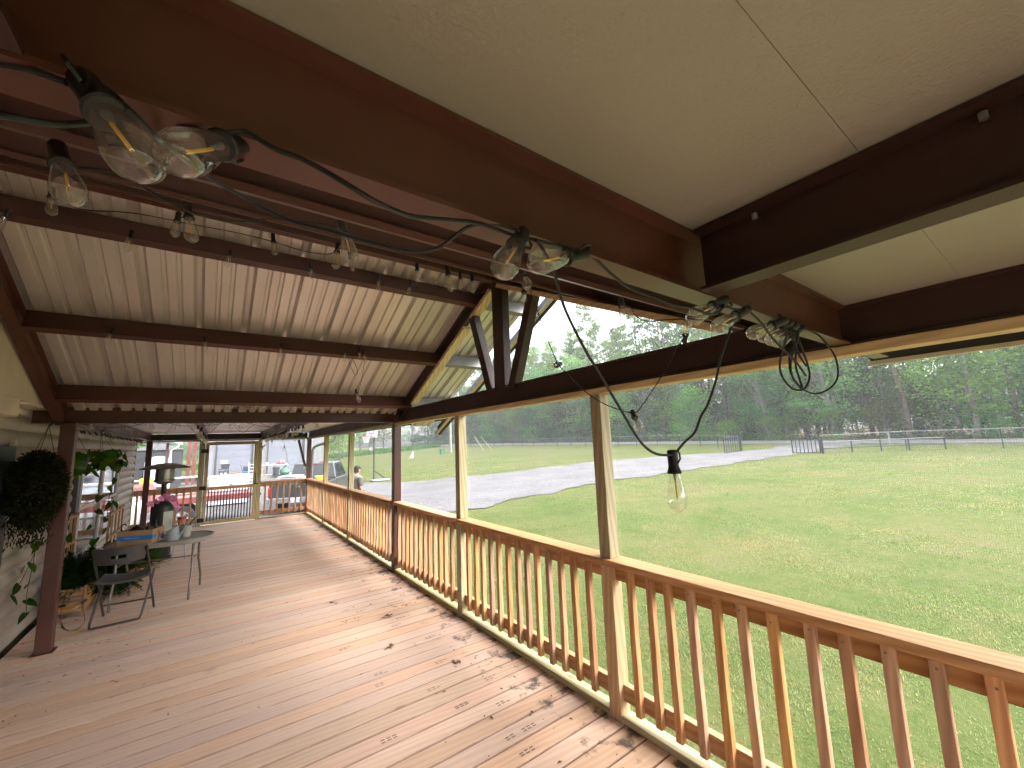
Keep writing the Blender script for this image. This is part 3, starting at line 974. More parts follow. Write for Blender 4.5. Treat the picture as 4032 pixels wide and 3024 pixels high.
gt = thing('gable_truss', 'open gable truss of dark steel with three webs above the header', 'truss', (0.03, RY, 2.14))
for s in (1, -1):
    ye = 5.45 if s > 0 else 0.62
    MB().ibeam((0.03, RY + s * 0.005, RZ), (0.03, ye, slope_pt(ye)), (1, 0, 0), (0, s * sn, cs), 0.058, 0.150).build('rafter', 'dark_steel', gt)
def batten(y0, y1):
    s = 1 if y0 + y1 > 2 * RY else -1
    up = Vector((0, s * sn, cs))
    a, b = Vector((0.045, y0, slope_pt(y0))) - up * 0.0205, Vector((0.045, y1, slope_pt(y1))) - up * 0.0205
    MB().bar(a, b, 0.089, 0.038, up).build('wood_batten', 'new_lumber_y', gt, bevel=0.002)
batten(3.60, 5.02)
batten(3.09, 3.46)
batten(2.96, 1.0)
MB().box(0.002, 0.082, 2.88, 3.045, 2.131, 3.14).build('king_post', 'dark_steel', gt, bevel=0.004)
MB().bar((0.042, 3.13, 2.131), (0.042, 3.44, 2.94), 0.08, 0.09, (0, 1, 0)).build('web_brace', 'dark_steel', gt, bevel=0.003)
MB().bar((0.042, 2.79, 2.131), (0.042, 2.47, 2.88), 0.08, 0.09, (0, 1, 0)).build('web_brace', 'dark_steel', gt, bevel=0.003)

nr = thing('near_flat_roof', 'flat roof of smooth cream panels right above the camera', 'roof', (-1.2, -0.9, 2.2))
for a, b in ((-2.9, 0.1629), (0.1637, 0.548)):
    MB().box(-3.42, 0.78, a, b, 2.1502, 2.168).build('ceiling_panel', 'embossed_panel', nr)
MB().box(-3.41, 0.77, -2.89, 0.54, 2.1705, 2.2).build('seam_light_block', 'cream_trim', nr)  # added unseen sheet that stops daylight leaking through the panel seam
for x in (-1.08, -2.2, -3.2):
    MB().ibeam((x, -2.9, ZB + 0.002), (x, 0.478, ZB + 0.002), (1, 0, 0), (0, 0, 1), 0.062, 0.154).build('purlin', 'dark_steel', nr)
MB().box(0.782, 0.80, -2.9, 0.6, 1.995, 2.24).build('fascia', 'dark_gray', nr)
MB().box(0.74, 0.7815, -2.9, 0.6, 1.985, 2.005).build('fascia_trim', 'cream_trim', nr)
for k in range(7):
    MB().lathe([(0.006, 0), (0.006, 0.012), (0.002, 0.014)], 6, Matrix.Translation((-1.092, 0.35 - k * 0.33, 2.118)), True, True).build('screw', 'galvanized', nr)

fr = thing('far_flat_roof', 'low flat roof of ribbed sheets over the far half of the porch', 'roof', (-1.2, 9, 2.2))
for i in range(7):
    m = MB()
    rib_sheet(m, prof, (0.80, 5.64 + i * W, 2.150 - 0.0015 * (i % 2)), (0, 1, 0), (-1, 0, 0), (0, 0, 1), 4.28)
    m.build('roof_sheet', 'roof_sheet', fr)
for x in (-1.075, -2.19, -3.21):
    MB().ibeam((x, 5.652, ZB + 0.002), (x, YE + 0.014, ZB + 0.002), (1, 0, 0), (0, 0, 1), 0.062, 0.152).build('purlin', 'brown_steel', fr)
MB().box(0.802, 0.82, 5.64, 12.5, 2.03, 2.21).build('fascia', 'dark_gray', fr)

# ------------------------------------------------------------------ house
hw = thing('house_wall', 'tan log siding wall of the house along the left of the porch', 'wall', (-3.42, 6, 0))
CH = 0.1365
lg = None
zc = 0.012
k = 0
while zc < 1.93:
    m = MB()
    pf = [(-0.10, 0)] + [(-0.040 + 0.040 * math.sin(math.pi * (0.05 + 0.92 * j / 8)) ** 0.8, CH * j / 8.0) for j in range(9)] + [(-0.10, CH)]
    m.sweep(pf, (-3.42, -2.5, zc), (-3.42, 12.2, zc), (1, 0, 0), (0, 0, 1))
    m.build('siding_log', 'log_siding', hw, smooth=True)
    zc += CH
    k += 1
MB().box(-3.55, -3.405, -2.5, 12.2, zc + 0.001, zc + 0.05).build('top_trim', 'white_trim', hw, bevel=0.004)
MB().box(-3.55, -3.26, 5.0, 12.2, zc + 0.052, zc + 0.07).build('soffit', 'cream_trim', hw)
MB().box(-3.75, -3.245, 0.62, 4.7, 1.99, 2.125).build('eave_fascia', 'cream_trim', hw, bevel=0.004)
MB().prism([(-3.262, 0.6, 2.127), (-3.262, 5.4, 2.127), (-3.262, RY, slope_pt(RY, 0.06))], (-0.03, 0, 0)).build('gable_panel', 'cream_trim', hw)
MB().box(-3.56, -3.50, -2.5, 12.2, -0.6, 2.4).build('wall_core', 'cream_trim', hw)
# window with frame, two sashes, middle rails
wy0, wy1, wz0, wz1 = 7.42, 10.2, 0.46, 1.60
wn = MB().box(-3.44, -3.385, wy0, wy0 + 0.14, wz0, wz1).box(-3.44, -3.385, wy1 - 0.16, wy1, wz0, wz1).build('window_shutter', 'dark_shutter', hw)
fw = MB()
for a, b in ((wy0 + 0.145, wy0 + 0.185), ((wy0 + wy1) / 2 - 0.04, (wy0 + wy1) / 2 + 0.04), (wy1 - 0.205, wy1 - 0.165)):
    fw.box(-3.43, -3.375, a, b, wz0, wz1)
fw.box(-3.429, -3.374, wy0 + 0.1455, wy1 - 0.1655, wz1 - 0.045, wz1 + 0.002)
fw.box(-3.429, -3.36, wy0 + 0.1455, wy1 - 0.1655, wz0 - 0.04, wz0 + 0.002)
fw.box(-3.428, -3.378, wy0 + 0.147, wy1 - 0.167, 1.0, 1.04)
wf = fw.build('window_frame', 'white_trim', hw)
for a, b in ((wy0 + 0.186, (wy0 + wy1) / 2 - 0.041), ((wy0 + wy1) / 2 + 0.041, wy1 - 0.206)):
    for c, d in ((wz0 + 0.003, 0.999), (1.041, wz1 - 0.046)):
        MB().box(-3.42, -3.395, a, b, c, d).build('pane', 'window_glass', wf, (0, 0, 0)).parent = wf
for ch in wf.children:
    ch.location = Vector((0, 0, 0)) - hw.location
dr = MB().box(-3.44, -3.385, 4.35, 5.30, 0.02, 1.78).build('door', 'dark_green_door', hw, bevel=0.004)
MB().box(-3.43, -3.40, 5.302, 5.36, 0.02, 1.84).build('door_trim', 'cream_trim', hw)
def sub(mb, name, mat, part, **kw):
    """A sub-part of a part (whose thing has no rotation yet)."""
    loc = part.location.copy()
    if part.parent is not None:
        loc = loc + part.parent.location
    o = mb.build(name, mat, None, loc, **kw)
    o.parent = part
    o.location = (0, 0, 0)
    return o

# ------------------------------------------------------------------ string lights
BIG=[(1, [-2.113, 0.455, 1.952], [0.409, -0.48, -0.776]), (1, [-2.031, 0.482, 1.974], [-0.428, -0.574, -0.698]), (2, [-2.232, 0.851, 2.1], [0.271, -0.474, -0.838]), (1, [-1.66, 0.47, 1.956], [-0.577, -0.332, -0.747]), (1, [-1.539, 0.482, 1.973], [-0.936, 0.041, -0.35]), (2, [-1.763, 1.109, 2.242], [0.193, -0.236, -0.952]), (1, [-1.039, 0.488, 1.97], [-0.863, 0.254, -0.436]), (1, [-0.922, 0.489, 1.964], [-0.856, 0.271, -0.44]), (1, [-0.697, 0.491, 1.97], [-0.838, 0.432, -0.332]), (1, [-0.637, 0.494, 1.971], [-0.852, 0.335, -0.402]), (1, [-0.596, 0.492, 1.967], [-0.854, 0.301, -0.424]), (1, [-0.552, 0.491, 1.965], [-0.862, 0.296, -0.412]), (1, [-1.148, 0.566, 1.573], [-0.579, -0.373, -0.725]), (3, [-0.355, 1.268, 1.753], [-0.397, -0.598, -0.696]), (3, [-0.614, 1.532, 2.042], [-0.895, -0.352, -0.272]), (3, [-0.657, 1.058, 2.209], [-0.359, -0.364, -0.859]), (3, [-0.129, 1.094, 2.157], [-0.596, -0.564, 0.571]), (3, [-1.009, 1.268, 2.335], [-0.321, -0.603, -0.73]), (3, [-0.651, 1.729, 2.493], [-0.405, -0.39, -0.827])]
SM=[(2, [-2.131, 1.637, 2.402]), (2, [-2.23, 2.458, 2.76]), (2, [-2.685, 2.595, 2.804]), (2, [-1.795, 2.742, 2.898]), (2, [-1.573, 2.069, 2.605]), (2, [-1.067, 1.841, 2.512]), (4, [-1.282, 2.974, 3.006]), (4, [-0.88, 2.698, 2.906]), (4, [-0.618, 2.519, 2.835]), (4, [-0.544, 2.469, 2.814]), (4, [-3.017, 3.27, 2.939]), (4, [-2.515, 3.27, 2.96]), (4, [-2.01, 3.27, 2.966]), (4, [-1.5, 3.27, 2.993]), (4, [-0.982, 3.27, 3.003]), (4, [-0.705, 3.27, 3.011]), (5, [-2.708, 4.2, 2.548]), (5, [-2.136, 4.2, 2.552]), (5, [-1.575, 4.2, 2.558]), (5, [-1.011, 4.2, 2.566]), (5, [-0.874, 4.2, 2.597]), (5, [-0.833, 4.2, 2.572]), (5, [-0.889, 4.2, 2.16]), (6, [-2.997, 5.42, 2.193]), (6, [-2.474, 5.42, 2.19]), (6, [-1.906, 5.42, 2.185]), (6, [-1.456, 5.42, 2.187]), (6, [-0.931, 5.42, 2.183]), (6, [-0.59, 5.42, 2.18]), (6, [-0.383, 5.42, 2.167]), (7, [-3.108, 5.68, 2.008]), (7, [-3.012, 5.68, 2.016]), (7, [-2.769, 5.68, 2.002]), (7, [-2.58, 5.68, 1.983]), (7, [-2.354, 5.68, 2.007]), (7, [-2.226, 5.68, 1.993]), (7, [-2.052, 5.68, 1.981]), (7, [-1.898, 5.68, 1.997]), (7, [-1.776, 5.68, 1.997]), (7, [-1.495, 5.68, 1.99]), (7, [-1.384, 5.68, 1.971]), (7, [-1.233, 5.68, 1.983]), (7, [-0.981, 5.68, 1.975]), (8, [-0.449, 11.2, 1.918]), (8, [-0.125, 11.6, 1.907]), (8, [-0.704, 11.0, 1.694]), (8, [-1.069, 11.5, 1.737]), (8, [-1.096, 11.6, 1.709]), (8, [-1.039, 11.3, 1.847]), (8, [-0.938, 11.2, 1.836]), (8, [-0.099, 12.0, 1.224]), (8, [-3.434, 11.9, 1.379])]
CORD=[(1, 0.0030, [[-2.201, 0.503, 1.991], [-2.187, 0.497, 1.992], [-2.167, 0.488, 1.99], [-2.142, 0.475, 1.981]]), (1, 0.0030, [[-2.137, 0.48, 1.985], [-2.126, 0.472, 1.984], [-2.115, 0.465, 1.98], [-2.094, 0.454, 1.956], [-2.083, 0.538, 1.991], [-2.045, 0.607, 2.006], [-1.993, 0.666, 2.021], [-1.952, 0.648, 1.998], [-1.892, 0.616, 1.98], [-1.83, 0.582, 1.96], [-1.789, 0.556, 1.95], [-1.759, 0.534, 1.955], [-1.74, 0.518, 1.972], [-1.718, 0.506, 1.989], [-1.685, 0.489, 1.994], [-1.649, 0.473, 1.985]]), (1, 0.0030, [[-2.191, 0.483, 1.934], [-2.185, 0.506, 1.951], [-2.157, 0.513, 1.961], [-2.132, 0.52, 1.98], [-2.093, 0.513, 1.999], [-2.068, 0.5, 1.994], [-2.038, 0.484, 1.984], [-2.013, 0.469, 1.988], [-1.985, 0.455, 1.971], [-1.962, 0.443, 1.962], [-1.933, 0.428, 1.944], [-1.903, 0.413, 1.923], [-1.872, 0.425, 1.925], [-1.833, 0.45, 1.94], [-1.78, 0.465, 1.96], [-1.722, 0.476, 1.977], [-1.663, 0.477, 1.977], [-1.612, 0.48, 1.983], [-1.558, 0.48, 1.988], [-1.513, 0.486, 1.995]]), (1, 0.0030, [[-1.628, 0.46, 1.97], [-1.594, 0.482, 1.971], [-1.554, 0.503, 1.957], [-1.518, 0.529, 1.928], [-1.477, 0.549, 1.89], [-1.423, 0.555, 1.822], [-1.382, 0.565, 1.789], [-1.32, 0.567, 1.714], [-1.275, 0.571, 1.664], [-1.238, 0.573, 1.633], [-1.198, 0.571, 1.616], [-1.151, 0.561, 1.612]]), (1, 0.0030, [[-1.151, 0.561, 1.612], [-1.117, 0.554, 1.639], [-1.081, 0.545, 1.663], [-1.053, 0.541, 1.701], [-1.022, 0.535, 1.735], [-0.992, 0.524, 1.797], [-0.968, 0.519, 1.851], [-0.937, 0.508, 1.913], [-0.905, 0.496, 1.973]]), (1, 0.0030, [[-1.504, 0.481, 1.99], [-1.462, 0.49, 1.994], [-1.407, 0.494, 1.974], [-1.351, 0.496, 1.958], [-1.284, 0.489, 1.948], [-1.215, 0.48, 1.939], [-1.158, 0.478, 1.943], [-1.089, 0.469, 1.936], [-1.037, 0.467, 1.96], [-1.003, 0.478, 1.984]]), (1, 0.0030, [[-1.003, 0.478, 1.984], [-0.951, 0.485, 1.978], [-0.886, 0.48, 1.985]]), (1, 0.0030, [[-0.92, 0.466, 1.975], [-0.888, 0.472, 1.98], [-0.835, 0.467, 1.954], [-0.79, 0.469, 1.931], [-0.734, 0.464, 1.897], [-0.669, 0.453, 1.856], [-0.615, 0.451, 1.818]]), (1, 0.0030, [[-0.653, 0.481, 1.98], [-0.636, 0.479, 1.944], [-0.645, 0.5, 1.876], [-0.637, 0.506, 1.83], [-0.608, 0.495, 1.788], [-0.574, 0.475, 1.782], [-0.557, 0.461, 1.814], [-0.56, 0.459, 1.852], [-0.575, 0.464, 1.909], [-0.594, 0.471, 1.967]]), (1, 0.0030, [[-0.616, 0.47, 1.973], [-0.602, 0.473, 1.927], [-0.607, 0.488, 1.887], [-0.596, 0.494, 1.831], [-0.563, 0.482, 1.789], [-0.578, 0.485, 1.855], [-0.577, 0.478, 1.922], [-0.592, 0.482, 1.98]]), (1, 0.0028, [[-0.553, 0.456, 1.971], [-0.525, 0.434, 1.952], [-0.505, 0.421, 1.922], [-0.483, 0.409, 1.878], [-0.478, 0.411, 1.821], [-0.498, 0.428, 1.785], [-0.539, 0.456, 1.768], [-0.578, 0.477, 1.785], [-0.606, 0.488, 1.82], [-0.617, 0.482, 1.871], [-0.609, 0.462, 1.929], [-0.611, 0.453, 1.96]]), (1, 0.0030, [[-0.664, 0.487, 1.99], [-0.66, 0.481, 2.008], [-0.648, 0.479, 1.971], [-0.628, 0.469, 1.943], [-0.607, 0.464, 1.887], [-0.586, 0.455, 1.849]]), (3, 0.0026, [[-0.88, 1.413, 2.394], [-0.84, 1.438, 2.357], [-0.781, 1.457, 2.265], [-0.728, 1.48, 2.186], [-0.668, 1.498, 2.103], [-0.614, 1.516, 2.041], [-0.567, 1.492, 1.983], [-0.513, 1.444, 1.901], [-0.461, 1.392, 1.842], [-0.411, 1.34, 1.804], [-0.349, 1.275, 1.777], [-0.325, 1.24, 1.815], [-0.29, 1.216, 1.867], [-0.242, 1.179, 1.948], [-0.201, 1.147, 2.024], [-0.171, 1.126, 2.085], [-0.129, 1.094, 2.162]]), (3, 0.0026, [[-0.652, 1.054, 2.213], [-0.602, 1.058, 2.212], [-0.547, 1.064, 2.177], [-0.461, 1.071, 2.174], [-0.317, 1.061, 2.2], [-0.178, 1.057, 2.216]]), (2, 0.0022, [[-2.25, 0.898, 2.118], [-2.182, 0.899, 2.136], [-2.148, 0.928, 2.135], [-2.091, 0.943, 2.12], [-2.042, 0.985, 2.136], [-1.985, 1.043, 2.177], [-1.917, 1.092, 2.228], [-1.771, 1.091, 2.235]]), (2, 0.0022, [[-2.613, 2.367, 2.736], [-2.521, 2.178, 2.631], [-2.438, 1.992, 2.546], [-2.305, 1.955, 2.557], [-2.153, 2.285, 2.717], [-1.966, 2.59, 2.867], [-1.813, 2.546, 2.841], [-1.678, 2.327, 2.725], [-1.587, 2.133, 2.654]]), (4, 0.0026, [[-0.849, 2.808, 2.86], [-0.784, 2.769, 2.815], [-0.713, 2.718, 2.812], [-0.671, 2.681, 2.848]]), (4, 0.0026, [[-0.566, 2.606, 2.839], [-0.485, 2.556, 2.788], [-0.421, 2.507, 2.798], [-0.389, 2.478, 2.831]]), (5, 0.0026, [[-0.99, 4.2, 2.586], [-0.956, 4.2, 2.472], [-0.91, 4.2, 2.386], [-0.889, 4.2, 2.43], [-0.922, 4.2, 2.521], [-0.945, 4.2, 2.567]]), (5, 0.0026, [[-0.82, 4.2, 2.573], [-0.831, 4.2, 2.458], [-0.857, 4.2, 2.301], [-0.885, 4.2, 2.206]]), (6, 0.0028, [[-3.092, 5.42, 2.209], [-2.999, 5.42, 2.217], [-2.745, 5.42, 2.208], [-2.475, 5.42, 2.216], [-2.212, 5.42, 2.189], [-1.908, 5.42, 2.213], [-1.76, 5.42, 2.16], [-1.639, 5.42, 2.16], [-1.457, 5.42, 2.214], [-1.197, 5.42, 2.177], [-0.932, 5.42, 2.215], [-0.764, 5.42, 2.18], [-0.591, 5.42, 2.21], [-0.384, 5.42, 2.198], [-0.111, 5.42, 2.183]]), (7, 0.0028, [[-3.16, 5.7, 2.01], [-3.075, 5.7, 1.985], [-2.988, 5.7, 2.009], [-2.878, 5.7, 1.99], [-2.772, 5.7, 2.009], [-2.647, 5.7, 1.976], [-2.584, 5.7, 2.009], [-2.466, 5.7, 1.985], [-2.356, 5.7, 2.008], [-2.226, 5.7, 1.988], [-2.142, 5.7, 2.008], [-2.051, 5.7, 1.972], [-1.898, 5.7, 2.007], [-1.773, 5.7, 1.946], [-1.637, 5.7, 2.007], [-1.491, 5.7, 1.949], [-1.383, 5.7, 2.006], [-1.229, 5.7, 1.948], [-1.09, 5.7, 2.006], [-0.977, 5.7, 1.974]]), (7, 0.0028, [[-3.134, 5.74, 2.017], [-2.955, 5.74, 1.962], [-2.736, 5.74, 1.97], [-2.547, 5.74, 2.016], [-2.312, 5.74, 1.97], [-2.095, 5.74, 1.972], [-1.848, 5.74, 2.016], [-1.58, 5.74, 1.963], [-1.321, 5.74, 1.93], [-1.025, 5.74, 2.015]]), (7, 0.0026, [[-2.343, 4.936, 1.949], [-2.454, 6.115, 1.96], [-2.597, 7.331, 1.901], [-2.796, 8.696, 1.785], [-3.051, 10.207, 1.65], [-3.361, 11.761, 1.495]]), (7, 0.0026, [[-2.902, 5.593, 1.954], [-3.08, 6.982, 1.901], [-3.216, 8.351, 1.797], [-3.35, 10.04, 1.639], [-3.415, 11.675, 1.5]]), (7, 0.0026, [[-2.256, 4.996, 1.952], [-2.217, 5.327, 1.903], [-2.173, 5.65, 1.872], [-2.117, 5.638, 1.853], [-2.062, 5.293, 1.878], [-1.998, 4.935, 1.942]]), (7, 0.0026, [[-1.891, 4.858, 1.937], [-1.839, 5.324, 1.914], [-1.76, 5.772, 1.887], [-1.719, 5.296, 1.928], [-1.71, 4.853, 1.926]]), (7, 0.0026, [[-1.536, 4.972, 1.948], [-1.384, 6.131, 1.928], [-1.192, 7.268, 1.866], [-1.018, 8.319, 1.749], [-0.873, 9.178, 1.596], [-0.739, 10.047, 1.436], [-0.628, 10.419, 1.344], [-0.529, 10.534, 1.347], [-0.382, 10.606, 1.395]]), (7, 0.0026, [[-1.11, 4.914, 1.931], [-0.993, 5.769, 1.92], [-0.892, 6.637, 1.899], [-0.759, 7.79, 1.899], [-0.71, 9.0, 1.929]]), (7, 0.0026, [[-1.252, 5.02, 1.921], [-0.958, 6.897, 1.88], [-0.661, 8.754, 1.704], [-0.362, 10.589, 1.406]])]
FLOORCORD=[[-3.217, 6.429, 0.004], [-3.149, 6.175, 0.004], [-3.088, 6.031, 0.004], [-3.042, 5.983, 0.004], [-3.012, 6.057, 0.004], [-3.021, 6.288, 0.004]]

def bulb_meshes():
    gl = [(0.0122, 0.0), (0.0128, 0.008), (0.0150, 0.020), (0.0178, 0.036), (0.0203, 0.052), (0.0212, 0.063), (0.0200, 0.073), (0.0160, 0.081), (0.0100, 0.086), (0.0055, 0.0875), (0.0045, 0.0905), (0.0022, 0.0925), (0.0, 0.093)]
    a = MB().lathe(gl, 20).build('bulb', 'bulb_glass', smooth='all').data
    so = MB()
    so.lathe([(0.006, -0.052), (0.0115, -0.050), (0.0122, -0.044), (0.0118, -0.012), (0.0140, -0.006), (0.0165, 0.002), (0.0150, 0.004)], 14, None, True, True)
    so.tube([(0.012, 0, -0.048), (0.022, 0, -0.045), (0.023, 0, -0.030), (0.014, 0, -0.020)], 0.0022, 5)
    b = so.build('socket', 'black_plastic', smooth=True).data
    fi = MB()
    fi.tube([(0.0012, 0.001, 0.020), (0, 0, 0.058)], 0.0019, 6)
    c = fi.build('filament', 'filament_yellow').data
    st = MB().lathe([(0.0050, 0.002), (0.0038, 0.010), (0.0022, 0.017), (0.0010, 0.0215)], 8, None, True, True).tube([(0.0, 0, 0.058), (0.0, 0, 0.064)], 0.0006, 4).build('stem', 'galvanized').data
    d = MB().lathe([(r, z) for r, z in gl[::2]] + [(0, 0.093)], 9).build('bulb', 'bulb_glass', smooth='all').data
    e = MB().lathe([(0.011, -0.05), (0.012, -0.01), (0.016, 0.002)], 7, None, True, True).build('socket', 'black_plastic').data
    for o in list(bpy.data.objects):
        if o.data in (a, b, c, d, e, st):
            bpy.data.objects.remove(o)
    return a, b, c, d, e, st
BM = bulb_meshes()
def put_bulb(string, p, direction, big, size=1.0):
    q = Vector((0, 0, 1)).rotation_difference(Vector(direction).normalized()) @ Quaternion((0, 0, 1), random.uniform(0, 6.28))
    b = bpy.data.objects.new('bulb', BM[0] if big else BM[3])
    COL.objects.link(b)
    b.parent = string
    b.location = Vector(p) - string.location
    b.rotation_mode = 'QUATERNION'
    b.rotation_quaternion = q
    b.scale = (size,) * 3
    for nm, me in ((('socket', BM[1]), ('filament', BM[2]), ('stem', BM[5])) if big else (('socket', BM[4]), ('filament', BM[2]))):
        s = bpy.data.objects.new(nm, me)
        COL.objects.link(s)
        s.parent = b
SL_LABEL = {
    1: 'string of large clear bulbs on thick cord along the nearest beam, coiled at its end',
    2: 'string of clear bulbs on the second and third purlins behind the nearest beam',
    3: 'string of clear bulbs drooping in front of the sky gap of the gable truss',
    4: 'string of small clear bulbs along the upper purlin under the gable ridge',
    5: 'string of small bulbs along the middle purlin with a loop hanging near its end',
    6: 'string of small bulbs along the lowest purlin just above the far cross beam',
    7: 'tangled string of bulbs drooping below the far cross beam',
    8: 'loose string of bulbs hanging around the far corner and far gate',
    9: 'string of bulbs set close together along the middle purlin of the far flat roof',
    10: 'string of bulbs set close together along the right purlin of the far flat roof',
    11: 'string of tiny bulbs under the eave along the log siding'}
ST = {}
def string_root(k, loc):
    if k not in ST:
        ST[k] = thing('string_light', SL_LABEL[k], 'string lights', loc, 'string lights under the porch roof')
    return ST[k]
for st, p, u in BIG:
    s = string_root(st, p)
    if p[2] < 1.6:
        u = [-0.03, -0.04, -1]
    put_bulb(s, p, u, True)
for st, p in SM:
    s = string_root(st, p)
    if st == 7:
        p = [p[0], p[1], min(p[2], 1.972)]
    big = p[1] < 3.1
    d = (random.uniform(-0.3, 0.3), random.uniform(-0.3, 0.1), -1)
    put_bulb(s, Vector(p) + Vector((0, 0, 0.035)), d, big)
_c3 = [q for q in CORD if q[0] == 3]
_c2 = [q for q in CORD if q[0] == 2]
CORD = [q for q in CORD if q[0] not in (2, 3)] + [(2, _c2[0][1], _c2[0][2] + _c2[1][2][::-1]), (3, _c3[0][1], _c3[0][2] + _c3[1][2][::-1])]
cords = {}
for st, r, pts in CORD:
    string_root(st, pts[0])
    P = smooth_path(pts, 5)
    # flat two-core cord: two tubes side by side
    m = cords.setdefault(st, MB())
    off = Vector((0.6, -0.4, 0.7)).normalized() * r * 0.62
    if pts[0][1] < 2.6:
        m.tube(P, r, 8)
    else:
        m.tube(P, r * 0.9, 5)
# close-set strings of the far roof
def row(k, x, y0, y1, n, z, sx=0.0):
    s = string_root(k, (x, y0, z))
    m = cords.setdefault(k, MB())
    pts = []
    for i in range(n):
        yy = y0 + (y1 - y0) * i / (n - 1)
        p = Vector((x + random.uniform(-0.02, 0.02), yy, z))
        pts += [p, p + Vector((0.0, (y1 - y0) / (n - 1) * 0.5, -0.03 * random.random()))]
        put_bulb(s, p + Vector((0, 0, -0.03)), (random.uniform(-0.5, 0.5) + sx, random.uniform(-0.4, 0.4), -1), False)
    m.tube(pts, 0.0026, 5)
row(9, -2.19, 6.1, 11.9, 16, 1.985)
row(10, -1.075, 6.2, 11.9, 26, 1.985)
row(11, -3.30, 6.6, 11.9, 22, 1.985, 0.6)
for k, m in cords.items():
    m.build('cord', 'cord_rubber', ST[k], smooth=True)

# ------------------------------------------------------------------ folding chair, table and what stands on it
ch = thing('folding_chair', 'dark grey folding chair with its back to the camera', 'chair', (-2.71, 6.08, 0))
def P2(x, y, z):
    return Vector((x, y, z))
fl, fr_ = P2(-2.88, 6.28, 0), P2(-2.475, 6.25, 0)
tl, tr = P2(-2.935, 5.80, 0.76), P2(-2.535, 5.77, 0.745)
up = MB()
for a, b in ((fl, tl), (fr_, tr)):
    up.tube([a + (b - a) * t for t in (0.01, 0.3, 0.6, 0.93, 1)], 0.011, 8)
up.tube([fl + (tl - fl) * 0.17, fr_ + (tr - fr_) * 0.17], 0.008, 6)
up.build('front_frame', 'chair_gray', ch, smooth=True)
bl, br_ = P2(-2.93, 5.885, 0.012), P2(-2.55, 5.90, 0.012)
sl_, sr_ = P2(-2.875, 6.18, 0.43), P2(-2.49, 6.16, 0.43)
m = MB()
m.tube([sl_, bl + (sl_ - bl) * 0.1, bl + Vector((0.01, 0, 0)), bl + Vector((0.04, 0, 0)), br_ - Vector((0.04, 0, 0)), br_ - Vector((0.01, 0, 0)), br_ + (sr_ - br_) * 0.1, sr_], 0.011, 8)
m.build('rear_frame', 'chair_gray', ch, smooth=True)
m = MB()
vs = []
for i in range(9):
    for j in range(9):
        u, v = i / 8 - 0.5, j / 8
        x = -2.70 + u * (0.39 - 0.03 * v)
        yy = 5.80 + v * 0.40
        vs.append((x, yy, 0.425 + 0.03 * (2 * u) ** 2 + 0.018 * (v - 0.4) ** 2 - (0.025 if v > 0.9 else 0)))
vs2 = [(a, b, c - 0.02) for a, b, c in vs]
fs = []
for i in range(8):
    for j in range(8):
        fs.append((i * 9 + j, i * 9 + j + 1, (i + 1) * 9 + j + 1, (i + 1) * 9 + j))
        fs.append((81 + i * 9 + j, 81 + (i + 1) * 9 + j, 81 + (i + 1) * 9 + j + 1, 81 + i * 9 + j + 1))
for i in range(8):
    for j0 in (0, 8):
        fs.append((i * 9 + j0, (i + 1) * 9 + j0, 81 + (i + 1) * 9 + j0, 81 + i * 9 + j0))
        fs.append((j0 * 9 + i, j0 * 9 + i + 1, 81 + j0 * 9 + i + 1, 81 + j0 * 9 + i))
m.add(vs, fs).add(vs2, [])
m.v = m.v[:81] + vs2
m.build('seat', 'chair_gray', ch, smooth=True)
m = MB()
n = 12
front, back = [], []
def brow(z, dy, sx):
    return [(-2.735 + u * sx, 5.80 - dy - 0.045 * (1 - (2 * u) ** 2) + 0.06 * (0.75 - z), z + 0.018 * (2 * u) ** 2) for u in [i / n - 0.5 for i in range(n + 1)]]
rows = [brow(0.60, 0.0, 0.375), brow(0.655, 0.0, 0.39), brow(0.69, 0.0, 0.395), brow(0.755, 0.0, 0.40)]
rows_b = [brow(0.60, -0.016, 0.375), brow(0.655, -0.016, 0.39), brow(0.69, -0.016, 0.395), brow(0.755, -0.016, 0.40)]
vs = [p for rr in rows + rows_b for p in rr]
w_ = n + 1
fs = []
for rr in range(3):
    for i in range(n):
        if rr == 1 and 4 <= i <= 7:
            continue                     # the hand hole
        a = rr * w_ + i
        fs.append((a, a + 1, a + w_ + 1, a + w_))
        a += 4 * w_
        fs.append((a, a + w_, a + w_ + 1, a + 1))
for i in range(n):
    for rr in (0, 3):
        a = rr * w_ + i
        fs.append((a, a + 1, a + 4 * w_ + 1, a + 4 * w_))
for rr in range(3):
    for i in (0, n):
        a = rr * w_ + i
        fs.append((a, a + w_, a + 5 * w_, a + 4 * w_))
for i in range(4, 8):
    for rr in (1, 2):
        a = rr * w_ + i
        fs.append((a, a + 1, a + 4 * w_ + 1, a + 4 * w_))
m.add(vs, fs)
m.build('backrest', 'chair_gray', ch, smooth=True)

TZ = 0.665
tb = thing('folding_table', 'oblong grey plastic folding table with rounded ends', 'table', (-2.47, 6.62, 0))
TA = R(-9)
def tp(u, v, z):
    return Vector((-2.47 + u * math.cos(TA) - v * math.sin(TA), 6.62 + u * math.sin(TA) + v * math.cos(TA), z))
def oval(L_, W_, r, n=8):
    out = []
    for cx, cy, a0 in ((L_ - r, W_ - r, 0), (-L_ + r, W_ - r, 90), (-L_ + r, -W_ + r, 180), (L_ - r, -W_ + r, 270)):
        for i in range(n + 1):
            a = R(a0 + 90 * i / n)
            out.append((cx + r * math.cos(a), cy + r * math.sin(a)))
    return out
m = MB()
o1, o2 = oval(0.50, 0.32, 0.28), oval(0.47, 0.29, 0.25)
m.prism([tp(u, v, TZ - 0.045) for u, v in o1], (0, 0, 0.045))
m.build('table_top', 'gray_plastic', tb, bevel=0.006, smooth=True)
m = MB()
n = len(o1)
